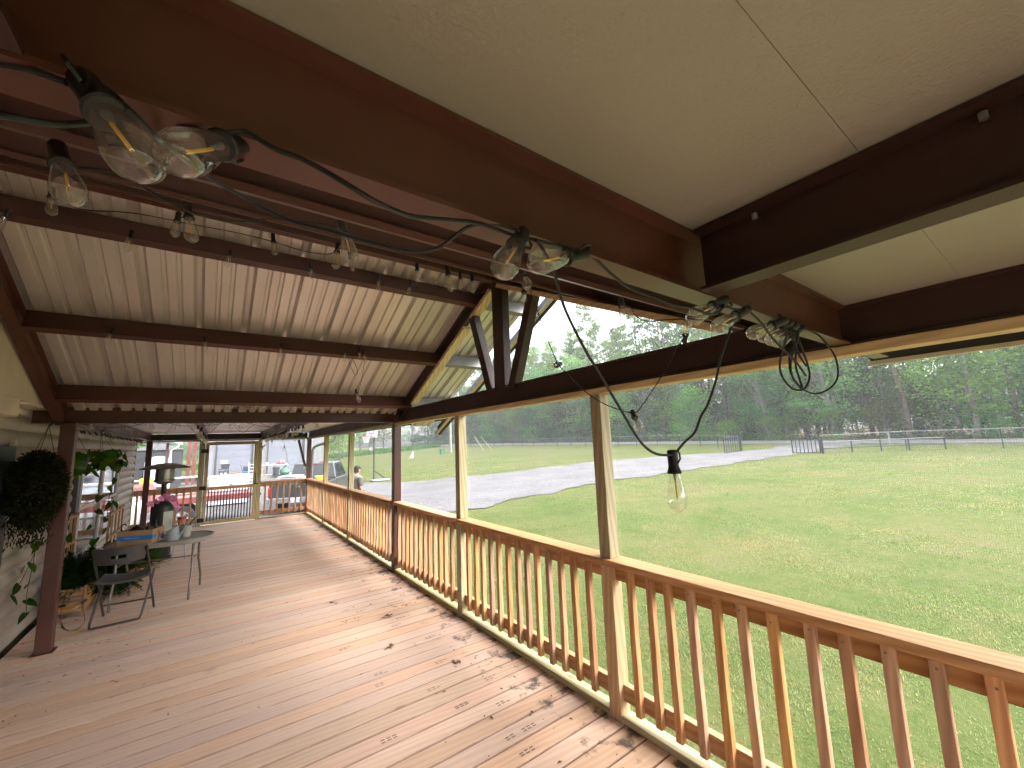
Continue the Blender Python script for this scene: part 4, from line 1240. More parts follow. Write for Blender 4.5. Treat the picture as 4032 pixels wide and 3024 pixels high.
m.add([tp(u, v, TZ) for u, v in o1] + [tp(u, v, TZ + 0.007) for u, v in o1] + [tp(u, v, TZ + 0.007) for u, v in o2] + [tp(u, v, TZ) for u, v in o2],
      [(i + k * n, (i + 1) % n + k * n, (i + 1) % n + (k + 1) * n, i + (k + 1) * n) for i in range(n) for k in range(3)])
m.build('raised_rim', 'gray_plastic', tb, smooth=True)
for u in (0.33, -0.36):
    for v in (-0.24, 0.24):
        q = 1 if v > 0 else -1
        m = MB().tube([tp(u, q * 0.16, TZ - 0.046), tp(u, q * 0.17, 0.36), tp(u + 0.005, q * 0.18, 0.33), tp(u + 0.012, q * 0.285, 0.14), tp(u + 0.012, q * 0.29, 0.11), tp(u + 0.012, q * 0.29, 0.0)], 0.0125, 8)
        m.build('leg', 'tube_steel', tb, smooth=True)
    m = MB().tube([tp(u, -0.16, 0.575), tp(u, 0.16, 0.575)], 0.008, 6).tube([tp(u, -0.165, 0.425), tp(u, 0.165, 0.425)], 0.008, 6)
    m.build('leg_brace', 'tube_steel', tb)
m = MB().tube([tp(-0.36, 0, 0.43), tp(0.33, 0, 0.43)], 0.007, 6).tube([tp(-0.36, 0.03, 0.575), tp(0.33, 0.03, 0.575)], 0.007, 6)
m.build('stretcher', 'tube_steel', tb)

bx = thing('cardboard_box', 'open brown cardboard box sealed round with blue tape on the table', 'box', (-2.65, 6.42, TZ))
bx.rotation_euler = (0, 0, 0)
BA = R(-22)
def bp_(u, v, z):
    return Vector((-2.655 + u * math.cos(BA) - v * math.sin(BA), 6.475 + u * math.sin(BA) + v * math.cos(BA), TZ + z))
def bbox(mb, u0, u1, v0, v1, z0, z1):
    P = [bp_(u, v, z) for z in (z0, z1) for u, v in ((u0, v0), (u1, v0), (u1, v1), (u0, v1))]
    return mb.add(P, [(0, 3, 2, 1), (4, 5, 6, 7), (0, 1, 5, 4), (1, 2, 6, 5), (2, 3, 7, 6), (3, 0, 4, 7)])
bh = 0.165
m = MB()
for q in ((-0.165, 0.165, -0.115, -0.109), (-0.165, 0.165, 0.109, 0.115), (-0.165, -0.159, -0.1085, 0.1085), (0.159, 0.165, -0.1085, 0.1085)):
    bbox(m, *q, 0.0075, bh)
bbox(m, -0.158, 0.158, -0.108, 0.108, 0.008, 0.014)
m.build('carton', 'cardboard', bx)
m = MB()
bbox(m, -0.1655, 0.1655, -0.1172, -0.1155, 0.060, 0.112)
bbox(m, 0.1655, 0.1672, -0.1165, -0.035, 0.064, 0.108)
bbox(m, 0.1655, 0.1672, 0.06, 0.1155, 0.064, 0.108)
m.build('tape', 'blue_tape', bx)
m = MB()                                   # the curved arrow printed on the side
for i in range(10):
    a0, a1 = R(-50 + 10 * i), R(-50 + 10 * (i + 1))
    r0 = 0.07
    w0, w1 = 0.004 + 0.004 * math.sin(math.pi * i / 10), 0.004 + 0.004 * math.sin(math.pi * (i + 1) / 10)
    cu = 0.1678
    f0 = lambda a, r: bp_(cu, -0.055 + r * math.cos(a), 0.085 + r * math.sin(a))
    m.add([f0(a0, r0 - w0), f0(a0, r0 + w0), f0(a1, r0 + w1), f0(a1, r0 - w1)], [(0, 1, 2, 3)])
m.add([bp_(0.1678, -0.055 + 0.062 * math.cos(R(-50)), 0.085 + 0.062 * math.sin(R(-50))), bp_(0.1678, -0.022, 0.040), bp_(0.1678, 0.0, 0.018), bp_(0.1678, -0.03, 0.016)], [(0, 1, 2, 3)])
m.build('printed_smile', 'ink', bx)
m = MB()
bbox(m, -0.09, 0.05, -0.1185, -0.1173, 0.082, 0.0845)
bbox(m, -0.10, -0.04, -0.1185, -0.1173, 0.0865, 0.0895)
m.build('tape_print', 'pale_ink', bx)
kt = thing('kettle', 'black enamel kettle with a curved handle poking out of the cardboard box', 'kettle', bp_(-0.06, 0, 0.014))
kc = bp_(-0.05, 0.0, 0.0)
m = MB().lathe([(0.05, 0.02), (0.085, 0.05), (0.09, 0.11), (0.07, 0.165), (0.03, 0.192), (0.012, 0.197), (0.012, 0.21), (0.0, 0.213)], 16, Matrix.Translation(kc), True)
m.build('body', 'black_plastic', kt, smooth=True)
MB().tube(smooth_path([kc + Vector((-0.075, 0, 0.13)), kc + Vector((-0.12, 0, 0.16)), kc + Vector((-0.13, 0, 0.215)), kc + Vector((-0.105, 0, 0.235)), kc + Vector((-0.09, 0, 0.215))]), 0.006, 6).build('handle', 'black_plastic', kt, smooth=True)
for k_, (u, v, hh, rr, lb) in enumerate(((0.055, 0.02, 0.215, 0.028, 'squat black jar in the cardboard box beside the kettle'), (0.12, 0.03, 0.235, 0.016, 'slim black bottle standing at the right end of the cardboard box'))):
    c_ = bp_(u, v, 0.0145)
    t = MB().lathe([(rr, 0), (rr, hh * 0.7), (rr * 0.45, hh * 0.82), (rr * 0.45, hh * 0.94), (rr * 0.6, hh * 0.945), (rr * 0.6, hh)], 12, Matrix.Translation(c_), True, True).build('bottle', 'black_plastic', None, c_, smooth=True)
    tag(t, lb, 'bottle')

wc = thing('watering_can', 'grey plastic watering can with a long spout on the table', 'watering can', (-2.37, 6.45, TZ))
wq = Vector((-2.375, 6.44, TZ + 0.0005))
m = MB()
nn = 20
rings = []
for z, rx, cut in ((0, 0.066, 0), (0.02, 0.07, 0), (0.07, 0.064, 0), (0.125, 0.056, 1), (0.132, 0.052, 1)):
    rings.append([wq + Vector((rx * math.cos(k * 2 * math.pi / nn), rx * math.sin(k * 2 * math.pi / nn), z + (0.028 * math.cos(k * 2 * math.pi / nn) if cut else 0))) for k in range(nn)])
vs = [p for g_ in rings for p in g_]
m.add(vs, [(i * nn + k, i * nn + (k + 1) % nn, (i + 1) * nn + (k + 1) % nn, (i + 1) * nn + k) for i in range(4) for k in range(nn)] + [tuple(range(nn - 1, -1, -1))])
m.build('body', 'watering_gray', wc, smooth=True)
MB().tube([wq + Vector((0.055, -0.005, 0.02)), wq + Vector((0.085, -0.01, 0.07)), wq + Vector((0.125, -0.016, 0.16)), wq + Vector((0.14, -0.018, 0.185))], [0.017, 0.012, 0.0085, 0.010], 10).build('spout', 'watering_gray', wc, smooth=True)
MB().tube(smooth_path([wq + Vector((-0.045, 0, 0.10)), wq + Vector((-0.10, 0, 0.105)), wq + Vector((-0.125, 0, 0.07)), wq + Vector((-0.105, 0, 0.03)), wq + Vector((-0.065, 0, 0.022))]), 0.0075, 8).build('handle', 'watering_gray', wc, smooth=True)

op = thing('flower_pot', 'off-white tapered flower pot at the right of the watering can', 'flower pot', (-2.25, 6.58, TZ))
pc = Vector((-2.255, 6.56, TZ + 0.0005))
MB().lathe([(0.042, 0), (0.058, 0.118), (0.064, 0.12), (0.064, 0.135), (0.056, 0.135), (0.054, 0.11)], 18, Matrix.Translation(pc), True).build('pot', 'pot_white', op, smooth=True)
MB().lathe([(0.0545, 0.112), (0.0, 0.118)], 18, Matrix.Translation(pc)).build('soil', 'soil', op)
oc = thing('orchid', 'pink orchid on a leaning stem growing in the off-white pot', 'plant', pc + Vector((0, 0, 0.12)))
stem = smooth_path([pc + Vector((-0.01, 0, 0.118)), pc + Vector((-0.06, 0, 0.22)), pc + Vector((-0.085, 0, 0.36)), pc + Vector((-0.14, 0, 0.46)), pc + Vector((-0.24, 0.0, 0.47)), pc + Vector((-0.36, 0.0, 0.40))])
MB().tube(stem, 0.0026, 5).build('stem', 'vine_stem', oc)
def leaf_blade(mb, base, direction, length, width, droop, seg=6, up=(0, 0, 1)):
    d = Vector(direction).normalized()
    s = d.cross(Vector(up))
    s = s.normalized() if s.length > 1e-4 else Vector((1, 0, 0))
    nrm = s.cross(d)
    vs = []
    for i in range(seg + 1):
        t = i / seg
        w = width * math.sin(math.pi * min(1, 0.12 + 0.88 * t) ** 0.8) * 0.5 if t < 1 else 0.001
        c = Vector(base) + d * length * t + Vector((0, 0, -droop * t * t))
        vs += [c - s * w, c + nrm * (-0.12 * w), c + s * w]
    fs = []
    for i in range(seg):
        for k in (0, 1):
            fs.append((i * 3 + k, i * 3 + k + 1, (i + 1) * 3 + k + 1, (i + 1) * 3 + k))
    mb.add(vs, fs)
for d, ln, dr_ in (((0.62, 0.1, 0.75), 0.24, 0.02), ((0.85, -0.2, 0.3), 0.15, 0.03), ((-0.5, 0.4, 0.35), 0.13, 0.04), ((0.2, 0.8, 0.3), 0.14, 0.05)):
    m = MB()
    leaf_blade(m, pc + Vector((0, 0, 0.115)), d, ln, 0.045, dr_)
    m.build('leaf', 'heart_leaf', oc, smooth=True)
flw = MB()
for k in range(5):
    a = R(90 + 72 * k)
    d = Vector((math.cos(a), 0.15, math.sin(a)))
    leaf_blade(flw, (0, 0, 0), d, 0.038, 0.036 if k % 2 else 0.028, -0.004, 4, (0, 1, 0))
fm = flw.build('blossom', 'petal_pink', None, smooth='all')
first = True
for i, t in enumerate((0.42, 0.5, 0.56, 0.62, 0.68, 0.74, 0.82, 0.9, 0.97)):
    p = stem[int(t * (len(stem) - 1))]
    b = fm if first else clone(fm)
    first = False
    b.parent = oc
    b.location = p + Vector((random.uniform(-0.02, 0.02), -0.012, random.uniform(-0.015, 0.03))) - oc.location
    b.rotation_euler = (random.uniform(-0.5, 0.4), random.uniform(-0.4, 0.4), random.uniform(-0.7, 0.7))
    b.scale = (1.15,) * 3

# patio heater
HX, HY = -2.67, 9.0
ph = thing('patio_heater', 'tall patio heater with a shallow steel dome and black body', 'patio heater', (HX, HY, 0))
T_ = Matrix.Translation((HX, HY, 0))
MB().lathe([(0.345, 1.442), (0.30, 1.462), (0.2, 1.497), (0.1, 1.522), (0.0, 1.532), (0.0, 1.526), (0.1, 1.515), (0.2, 1.49), (0.30, 1.456), (0.345, 1.438)], 32, T_).build('dome', 'heater_steel', ph, smooth=True)
MB().lathe([(0.125, 1.235), (0.128, 1.30), (0.122, 1.455), (0.0, 1.46)], 20, T_, True).build('burner', 'heater_steel', ph, smooth=True)
MB().lathe([(0.136, 1.225), (0.142, 1.25), (0.136, 1.262), (0.13, 1.25)], 20, T_).lathe([(0.125, 1.234), (0.10, 1.20), (0.04, 1.18)], 20, T_).build('burner_skirt', 'heater_steel', ph, smooth=True)
MB().lathe([(0.036, 0.90), (0.036, 1.185)], 14, T_).build('pole', 'heater_black', ph, smooth=True)
MB().lathe([(0.05, 0.93), (0.12, 0.88), (0.148, 0.82), (0.150, 0.06), (0.17, 0.05), (0.17, 0.0)], 24, T_, False, True).build('tank_housing', 'heater_black', ph, smooth=True)
m = MB()
for i in range(6):
    a0, a1 = R(-78 + 10 * i), R(-78 + 10 * (i + 1))
    m.add([(HX + 0.1515 * math.cos(a), HY + 0.1515 * math.sin(a), z) for a, z in ((a0, 0.36), (a1, 0.36), (a1, 0.75), (a0, 0.75))], [(0, 1, 2, 3)])
m.build('paper_label', 'paper_label', ph)
cup = thing('plastic_cup', 'pinkish plastic tumbler with a red lid beside the heater body', 'cup', (-2.44, 8.2, 0))
CZ = 0.0
st_ = thing('side_stool', 'small pale stool under the red lidded tumbler', 'stool', (-2.44, 8.6, 0))
MB().lathe([(0.11, 0.40), (0.12, 0.41), (0.12, 0.43), (0.0, 0.432)], 18, Matrix.Translation((-2.40, 8.75, 0)), True).build('seat', 'pot_white', st_, smooth=True)
for a in (45, 135, 225, 315):
    MB().tube([(-2.40 + 0.08 * math.cos(R(a)), 8.75 + 0.08 * math.sin(R(a)), 0.405), (-2.40 + 0.12 * math.cos(R(a)), 8.75 + 0.12 * math.sin(R(a)), 0)], 0.012, 6).build('leg', 'pot_white', st_)
cup.location = (-2.40, 8.75, 0.432)
T2 = Matrix.Translation((-2.40, 8.75, 0.433))
MB().lathe([(0.04, 0), (0.052, 0.19)], 16, T2, True).build('tumbler', 'skin', cup, smooth=True)
MB().lathe([(0.056, 0.185), (0.056, 0.225), (0.0, 0.23)], 16, T2, True).build('lid', 'red_plastic', cup, smooth=True)

# ------------------------------------------------------------------ planters, trellises and plants by the wall
def planter(x0, x1, y0, y1, label):
    t = thing('planter_box', label, 'planter', ((x0 + x1) / 2, (y0 + y1) / 2, 0), 'cedar planters along the house wall')
    zb, zt = 0.06, 0.30
    for i in range(3):
        z0, z1 = zb + i * 0.08, zb + i * 0.08 + 0.077
        MB().box(x0 + 0.021, x1 - 0.021, y0, y0 + 0.018, z0, z1).build('plank', 'cedar_x', t, bevel=0.002)
        MB().box(x0 + 0.021, x1 - 0.021, y1 - 0.018, y1, z0, z1).build('plank', 'cedar_x', t, bevel=0.002)
        MB().box(x0, x0 + 0.018, y0 + 0.021, y1 - 0.021, z0, z1).build('plank', 'cedar_y', t, bevel=0.002)
        MB().box(x1 - 0.018, x1, y0 + 0.021, y1 - 0.021, z0, z1).build('plank', 'cedar_y', t, bevel=0.002)
    for x in (x0 - 0.004, x1 - 0.016):
        for y in (y0 - 0.004, y1 - 0.016):
            MB().box(x, x + 0.0205, y, y + 0.0205, 0, zt + 0.01).build('leg', 'cedar_z', t)
    MB().box(x0 + 0.019, x1 - 0.019, y0 + 0.019, y1 - 0.019, 0.08, 0.245).build('soil', 'soil', t)
planter(-3.315, -3.06, 6.46, 7.22, 'cedar planter nearest the brown steel post, a looped brown cord hanging over its end')
planter(-3.06, -2.72, 7.03, 8.1, 'cedar planter beyond the folding chair, mostly under the table')
def trellis(x, y0, y1, z0, z1, label, nv=5, nh=3):
    t = thing('trellis', label, 'trellis', (x, (y0 + y1) / 2, 0), 'wooden trellises against the house wall')
    for i in range(nv):
        y = y0 + (y1 - y0) * i / (nv - 1)
        MB().box(x - 0.008, x + 0.008, y - 0.016, y + 0.016, z0, z1).build('slat', 'cedar_z', t)
    for i in range(nh):
        z = z1 - 0.03 - (z1 - z0 - 0.12) * i / (nh - 1)
        MB().box(x + 0.0085, x + 0.022, y0 - 0.03, y1 + 0.03, z - 0.016, z + 0.016).build('slat', 'cedar_y', t)
trellis(-3.33, 6.42, 7.2, 0.30, 1.02, 'wooden trellis half hidden behind the near steel post')
trellis(-3.085, 7.5, 8.5, 0.26, 0.955, 'wooden trellis standing right of the window behind the table')

def tri_blades(n, fn):
    """n tapered blades; fn(i) -> base, direction, length, width"""
    out = []
    for i in range(n):
        b, d, ln, w = fn(i)
        s = d.cross(Vector((random.uniform(-1, 1), random.uniform(-1, 1), random.uniform(-1, 1))))
        s = s.normalized() * w * 0.5 if s.length > 1e-5 else Vector((w * .5, 0, 0))
        m_ = b + d * ln * 0.45
        e = b + d * ln
        out += [b, m_ + s, e, m_ - s]
    return [(p.x, p.y, p.z) for p in out]
def fern(label, c, rx, ry, h, nfr, mat='fern_green'):
    t = thing('fern', label, 'plant', c)
    co = []
    for k in range(nfr):
        a = random.uniform(0, 6.283)
        rr = random.uniform(0.3, 1.0)
        tip = Vector((c[0] + rx * rr * math.cos(a), c[1] + ry * rr * math.sin(a), c[2] + h * (1 - rr * rr * 1.1) + random.uniform(-0.05, 0.08)))
        base = Vector((c[0] + rx * 0.35 * rr * math.cos(a), c[1] + ry * 0.5 * rr * math.sin(a), c[2] - 0.02))
        mid = (base + tip) / 2 + Vector((0, 0, 0.14 * h + 0.06))
        prev = base
        for i in range(1, 12):
            u = i / 11
            p = base * (1 - u) ** 2 + mid * 2 * u * (1 - u) + tip * u * u
            d = (p - prev).normalized()
            s = d.cross(Vector((0, 0, 1)))
            s = s.normalized() if s.length > 1e-4 else Vector((1, 0, 0))
            for q in (-1, 1):
                ln = 0.07 * (1 - 0.6 * u) * random.uniform(0.7, 1.3)
                dd = (s * q + d * 0.6 + Vector((0, 0, random.uniform(-0.3, 0.4)))).normalized()
                w = dd.cross(Vector((0, 0, 1)) + d * 0.3).normalized() * 0.010
                e = p + dd * ln
                m_ = p + dd * ln * 0.5
                co += [p, m_ + w, e, m_ - w]
            prev = p
    o = bpy.data.objects.new('fronds', arr_mesh('fronds', [(p.x - c[0], p.y - c[1], p.z - c[2]) for p in co], 4, mat))
    COL.objects.link(o)
    o.parent = t
    return t
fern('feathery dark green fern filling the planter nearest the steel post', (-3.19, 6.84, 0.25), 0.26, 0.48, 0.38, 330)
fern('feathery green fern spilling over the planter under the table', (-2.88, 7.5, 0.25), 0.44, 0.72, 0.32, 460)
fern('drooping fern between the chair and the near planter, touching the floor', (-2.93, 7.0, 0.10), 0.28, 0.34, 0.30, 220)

# dark bushy hanging basket in front of the post
hb = thing('hanging_plant', 'big dark bushy hanging plant in front of the brown steel post', 'hanging plant', (-3.24, 5.24, 1.45))
cb = Vector((-3.235, 5.24, 1.44))
def ball_leaf(i):
    while True:
        v = Vector((random.gauss(0, 1), random.gauss(0, 1), random.gauss(0, 1))).normalized()
        rr = random.uniform(0.72, 1.04)
        p = Vector((v.x * 0.172 * rr, v.y * 0.20 * rr, v.z * (0.285 if v.z > 0 else 0.335) * rr))
        if p.x > -0.178:
            break
    d = (v * 0.5 + Vector((random.uniform(-1, 1), random.uniform(-1, 1), random.uniform(-1.1, 0.5)))).normalized()
    return cb - hb.location + p, d, random.uniform(0.022, 0.045), random.uniform(0.012, 0.02)
co = tri_blades(9000, ball_leaf)
def trail_leaf(i):
    a = random.uniform(0, 6.283)
    rr = random.uniform(0.2, 1)
    z = -0.26 - random.random() ** 2 * 0.22
    p = Vector((0.14 * rr * math.cos(a) - 0.01, 0.16 * rr * math.sin(a), z))
    return cb - hb.location + p, Vector((random.uniform(-.5, .5), random.uniform(-.5, .5), -1)).normalized(), 0.035, 0.011
co += tri_blades(700, trail_leaf)
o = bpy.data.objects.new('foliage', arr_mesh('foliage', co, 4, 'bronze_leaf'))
COL.objects.link(o)
o.parent = hb
MB().lathe([(0.07, -0.10), (0.11, 0.06), (0.115, 0.06)], 16, Matrix.Translation(cb), True).build('basket', 'dark_gray', hb)
m = MB()
apex = Vector((-3.215, 5.3, 1.955))
for a in (0, 120, 240):
    m.tube([apex, cb + Vector((0.12 * math.cos(R(a)), 0.12 * math.sin(R(a)), 0.1))], 0.0022, 4)
m.tube([apex, apex + Vector((0.02, 0.05, 0.035))], 0.009, 6)
m.build('hanger', 'black_plastic', hb)

def heart(mb, c, d, nrm, L_, W_):
    d = Vector(d).normalized()
    nrm = Vector(nrm)
    s = d.cross(nrm).normalized()
    nrm = s.cross(d)
    pf = [(0, 0), (-0.12, 0.22), (-0.08, 0.40), (0.15, 0.5), (0.45, 0.42), (0.75, 0.2), (1, 0)]
    vs = [c + d * L_ * a for a in (0, 0.25, 0.6, 1)]
    left = [c + d * L_ * a + s * W_ * b + nrm * (-0.10 * W_ * b) for a, b in pf[1:6]]
    right = [c + d * L_ * a - s * W_ * b + nrm * (-0.10 * W_ * b) for a, b in pf[1:6]]
    allv = vs + left + right
    def F(o, fl):
        L1 = [0, o, o + 1, 1], [1, o + 1, o + 2], [1, o + 2, o + 3, 2], [2, o + 3, o + 4], [2, o + 4, 3]
        return [tuple(reversed(q)) if fl else tuple(q) for q in L1]
    mb.add(allv, F(4, False) + F(9, True))
hl = MB()
heart(hl, Vector((0, 0, 0)), (0, 0, -1), (1, 0, 0), 0.11, 0.10)
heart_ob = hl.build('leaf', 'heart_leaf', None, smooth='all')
heart_used = [False]
def put_heart(parent, p, sc_, rot):
    o = heart_ob if not heart_used[0] else clone(heart_ob)
    heart_used[0] = True
    o.parent = parent
    o.location = Vector(p) - parent.location
    o.rotation_euler = rot
    o.scale = (sc_,) * 3
def pothos(c, apex, label, nl, vines, spread):
    t = thing('hanging_plant', label, 'hanging plant', c)
    cc = Vector(c)
    MB().lathe([(0.06, -0.12), (0.085, 0.0), (0.09, 0.0)], 14, Matrix.Translation(cc), True).build('basket', 'dark_gray', t)
    m = MB()
    ap = Vector(apex)
    for a in (20, 140, 260):
        m.tube([ap, cc + Vector((0.085 * math.cos(R(a)), 0.085 * math.sin(R(a)), 0.0))], 0.002, 4)
    m.tube([ap, ap + Vector((0.02, 0.06, 0.03))], 0.008, 6)
    m.build('hanger', 'black_plastic', t)
    for i in range(nl):
        a = random.uniform(0, 6.283)
        r_ = random.uniform(0.35, 1.0)
        p = cc + Vector((spread[0] * r_ * math.cos(a), spread[1] * r_ * math.sin(a), random.uniform(-0.10, 0.11) - 0.05 * r_))
        put_heart(t, p, random.uniform(0.6, 1.0), (random.uniform(-0.9, 0.9), random.uniform(-0.9, 0.7), a + random.uniform(-0.6, 0.6)))
    m = MB()
    for pts in vines:
        P = smooth_path(pts, 6)
        m.tube(P, 0.0028, 5)
        for j in range(4, len(P), 4):
            put_heart(t, P[j] + Vector((random.uniform(-0.03, 0.03), random.uniform(-0.05, 0.05), 0)), random.uniform(0.6, 1.05), (random.uniform(-0.7, 0.7), random.uniform(-0.6, 0.6), random.uniform(-1.2, 1.2)))
    m.build('vine', 'vine_stem', t)
pothos((-3.15, 6.05, 1.66), (-3.2, 6.0, 1.955), 'heart-leaved hanging vine just right of the steel post', 40,
       [[(-3.18, 6.1, 1.6), (-3.22, 6.2, 1.35), (-3.2, 6.15, 1.1), (-3.22, 6.25, 0.8)], [(-3.2, 5.95, 1.6), (-3.27, 5.9, 1.2), (-3.3, 5.8, 0.9), (-3.36, 5.75, 0.62), (-3.38, 5.6, 0.5)],
        [(-3.25, 5.9, 1.5), (-3.32, 5.85, 1.0), (-3.34, 5.88, 0.7), (-3.36, 5.9, 0.45), (-3.36, 5.95, 0.25)]], (0.15, 0.28))
pothos((-3.08, 6.95, 1.68), (-3.08, 6.5, 1.95), 'heart-leaved hanging vine in front of the window with long trailing stems', 75,
       [[(-3.1, 6.9, 1.6), (-3.12, 6.9, 1.3), (-3.1, 6.95, 1.05), (-3.12, 6.9, 0.8), (-3.1, 7.0, 0.6)], [(-3.05, 7.1, 1.55), (-3.04, 7.2, 1.3), (-3.06, 7.15, 1.1), (-3.05, 7.25, 0.85)],
        [(-3.02, 7.0, 1.55), (-3.0, 6.95, 1.2), (-2.99, 6.9, 1.0), (-3.0, 6.95, 0.72), (-2.98, 6.85, 0.55)]], (0.17, 0.55))
# looped brown cord with two bulbs at the near planter
fc = thing('brown_cord', 'thin brown cord looping over the near planter onto the floor boards', 'cord', (-3.1, 6.3, 0))
path = [(-3.21, 6.453, 0.29), (-3.22, 6.45, 0.17), (-3.225, 6.44, 0.08)] + FLOORCORD + [(-3.06, 6.40, 0.10), (-3.075, 6.44, 0.2), (-3.075, 6.452, 0.305)]
MB().tube(smooth_path(path, 5), 0.003, 5).build('cord', 'brown_cord', fc)
for p, d in (((-3.2, 6.42, 0.15), (0.9, -0.2, 0.1)), ((-3.08, 6.42, 0.14), (-0.7, -0.3, -0.6))):
    put_bulb(fc, p, d, False)
yl = MB()
leaf_blade(yl, (-3.05, 5.90, 0.006), (0.9, 0.35, 0.06), 0.085, 0.04, -0.006)
yl = yl.build('fallen_leaf', 'yellow_leaf', None, (-3.01, 5.905, 0.006))
tag(yl, 'single yellow leaf lying on the boards by the chair foot', 'leaf')
# ------------------------------------------------------------------ beyond the far gate
GZ = -0.63
structure(MB().box(-3.0, 7.0, 40.6, 44.05, -0.75, -0.36).build('concrete_slab', 'concrete', None, (2, 42, -0.4)))
sb = thing('shop_building', 'grey metal workshop with white roll-up doors beyond the gate', 'building', (1.5, 46, GZ))
m = MB().box(-3.0, -1.88, 44.1, 44.4, GZ, 4.4).box(0.76, 1.98, 44.1, 44.4, GZ, 4.4).box(4.95, 7.0, 44.1, 44.4, GZ, 4.4).box(-1.879, 0.759, 44.1, 44.4, 2.75, 4.4).box(1.981, 4.949, 44.1, 44.4, 2.75, 4.4)
m.build('front_wall', 'gray_metal', sb)
MB().box(-3.0, 7.0, 44.41, 54, GZ, 4.35).build('wall', 'gray_metal', sb)
MB().prism([(-3.3, 43.8, 4.41), (-3.3, 54.3, 4.41), (-3.3, 49, 5.6)], (10.6, 0, 0)).build('roof', 'galvanized', sb)
for x0, x1 in ((-1.86, 0.74), (2.0, 4.93)):
    d = MB().box(x0, x1, 44.2, 44.24, -0.359, 2.74).build('roller_door', 'door_white', sb)
    m = MB()
    for i in range(38):
        z = -0.35 + i * 0.081
        m.sweep([(0, 0), (0.022, 0.012), (0.022, 0.058), (0, 0.07)], (x0 + 0.01, 44.199, z), (x1 - 0.01, 44.199, z), (0, -1, 0), (0, 0, 1))
    sub(m, 'door_slats', 'door_white', d)
    for xx in (x0 - 0.09, x1 + 0.01):
        MB().box(xx, xx + 0.08, 44.04, 44.098, -0.359, 2.85).build('door_jamb', 'dark_gray', sb)
MB().box(-2.62, -2.12, 44.06, 44.098, -0.359, 1.75).build('walk_door', 'door_white', sb)
m = MB()
for i in range(26):
    x = -3.0 + i * 0.4
    if -1.9 < x < 0.72 or 1.95 < x < 4.93 or -2.7 < x < -2.1:
        continue
    m.box(x, x + 0.04, 44.08, 44.0995, GZ, 4.4)
m.build('wall_ribs', 'gray_metal', sb)
for x, lb in ((-3.62, 'left red steel column in front of the workshop'), (-3.28, 'darker red steel column next to the workshop wall')):
    t = MB().ibeam((x, 40.2, GZ), (x, 40.2, 4.0), (1, 0, 0), (0, 1, 0), 0.22, 0.2).build('steel_column', 'red_paint', None, (x, 40.3, GZ))
    tag(t, lb, 'column', 'red steel columns by the workshop')

cp = thing('carport', 'carport with a pale roof edge and white downspout left of the workshop', 'carport', (-6.5, 34, GZ))
MB().box(-10, -3.95, 31, 37, 2.42, 2.56).build('roof', 'white_trim', cp)
MB().box(-3.948, -3.86, 31, 37, 2.36, 2.50).build('gutter', 'white_trim', cp)
for x in (-4.52, -9.5):
    MB().box(x, x + 0.14, 33.8, 33.94, GZ, 2.419).build('post', 'faded_red', cp)
MB().tube([(-3.92, 33.7, 2.36), (-3.92, 33.7, 2.2), (-4.27, 33.7, 1.95), (-4.27, 33.7, GZ)], 0.06, 8).build('downspout', 'white_trim', cp, smooth=True)
sd_ = thing('storage_shed', 'dark grey shed with a white arched front under the carport', 'shed', (-5.4, 39, GZ))
MB().box(-6.6, -4.0, 38.5, 41, GZ, 2.05).build('wall', 'dark_gray', sd_)
MB().prism([(-6.75, 38.4, 2.051), (-3.85, 38.4, 2.051), (-5.3, 38.4, 2.55)], (0, 2.8, 0)).build('roof', 'gray_metal', sd_)
ap_ = [(-5.95, 38.44, GZ + 0.1), (-4.5, 38.44, GZ + 0.1)] + [(-5.225 + 0.725 * math.cos(R(a)), 38.44, 1.2 + 0.42 * math.sin(R(a))) for a in range(0, 181, 15)]
MB().prism(ap_, (0, 0.058, 0)).build('arched_door', 'pale_blue', sd_)

def wheel_parts(root, c, r, w, axis=(1, 0, 0)):
    q = Vector((0, 0, 1)).rotation_difference(Vector(axis)).to_matrix().to_4x4()
    M_ = Matrix.Translation(Vector(c)) @ q
    wh = MB().lathe([(r * 0.6, -w / 2), (r * 0.93, -w / 2), (r, -w * 0.36), (r, w * 0.36), (r * 0.93, w / 2), (r * 0.6, w / 2)], 22, M_).build('wheel', 'tire_rubber', root, smooth=True)
    sub(MB().lathe([(0.0, w * 0.3), (r * 0.2, w * 0.34), (r * 0.45, w * 0.2), (r * 0.6, w * 0.45), (r * 0.62, w * 0.5)], 18, M_).lathe([(0.0, -w * 0.3), (r * 0.45, -w * 0.2), (r * 0.62, -w * 0.5)], 18, M_), 'rim', 'chrome', wh, smooth=True)

# pickup truck, rear towards the porch
tk = thing('pickup_truck', 'dark grey pickup truck with loaded bed parked beyond the far corner', 'truck')
B = 0.92
m = MB()
for s in (-1, 1):
    x0, x1 = (B - 0.11, B) if s > 0 else (-B, -B + 0.11)
    pr = [(0.06, 0.50), (0.06, 1.06), (1.98, 1.06), (1.98, 0.42), (1.55, 0.42), (1.45, 0.70), (1.2, 0.84), (0.92, 0.84), (0.68, 0.70), (0.58, 0.44)]
    m.prism([(x0, y, z) for y, z in pr], (x1 - x0, 0, 0))
m.box(-B + 0.111, B - 0.111, 0.061, 1.98, 0.55, 0.60).box(-B + 0.111, B - 0.111, 1.93, 1.98, 0.601, 1.06)
m.build('bed', 'truck_gray', tk, bevel=0.012)
tg = MB().box(-B + 0.115, B - 0.115, 0.0, 0.058, 0.56, 1.075).build('tailgate', 'truck_gray', tk, bevel=0.012)
sub(MB().box(-B + 0.13, B - 0.13, -0.004, -0.0005, 0.80, 0.815), 'crease', 'dark_gray', tg)
em = MB()                                   # round silver badge with a horned shield
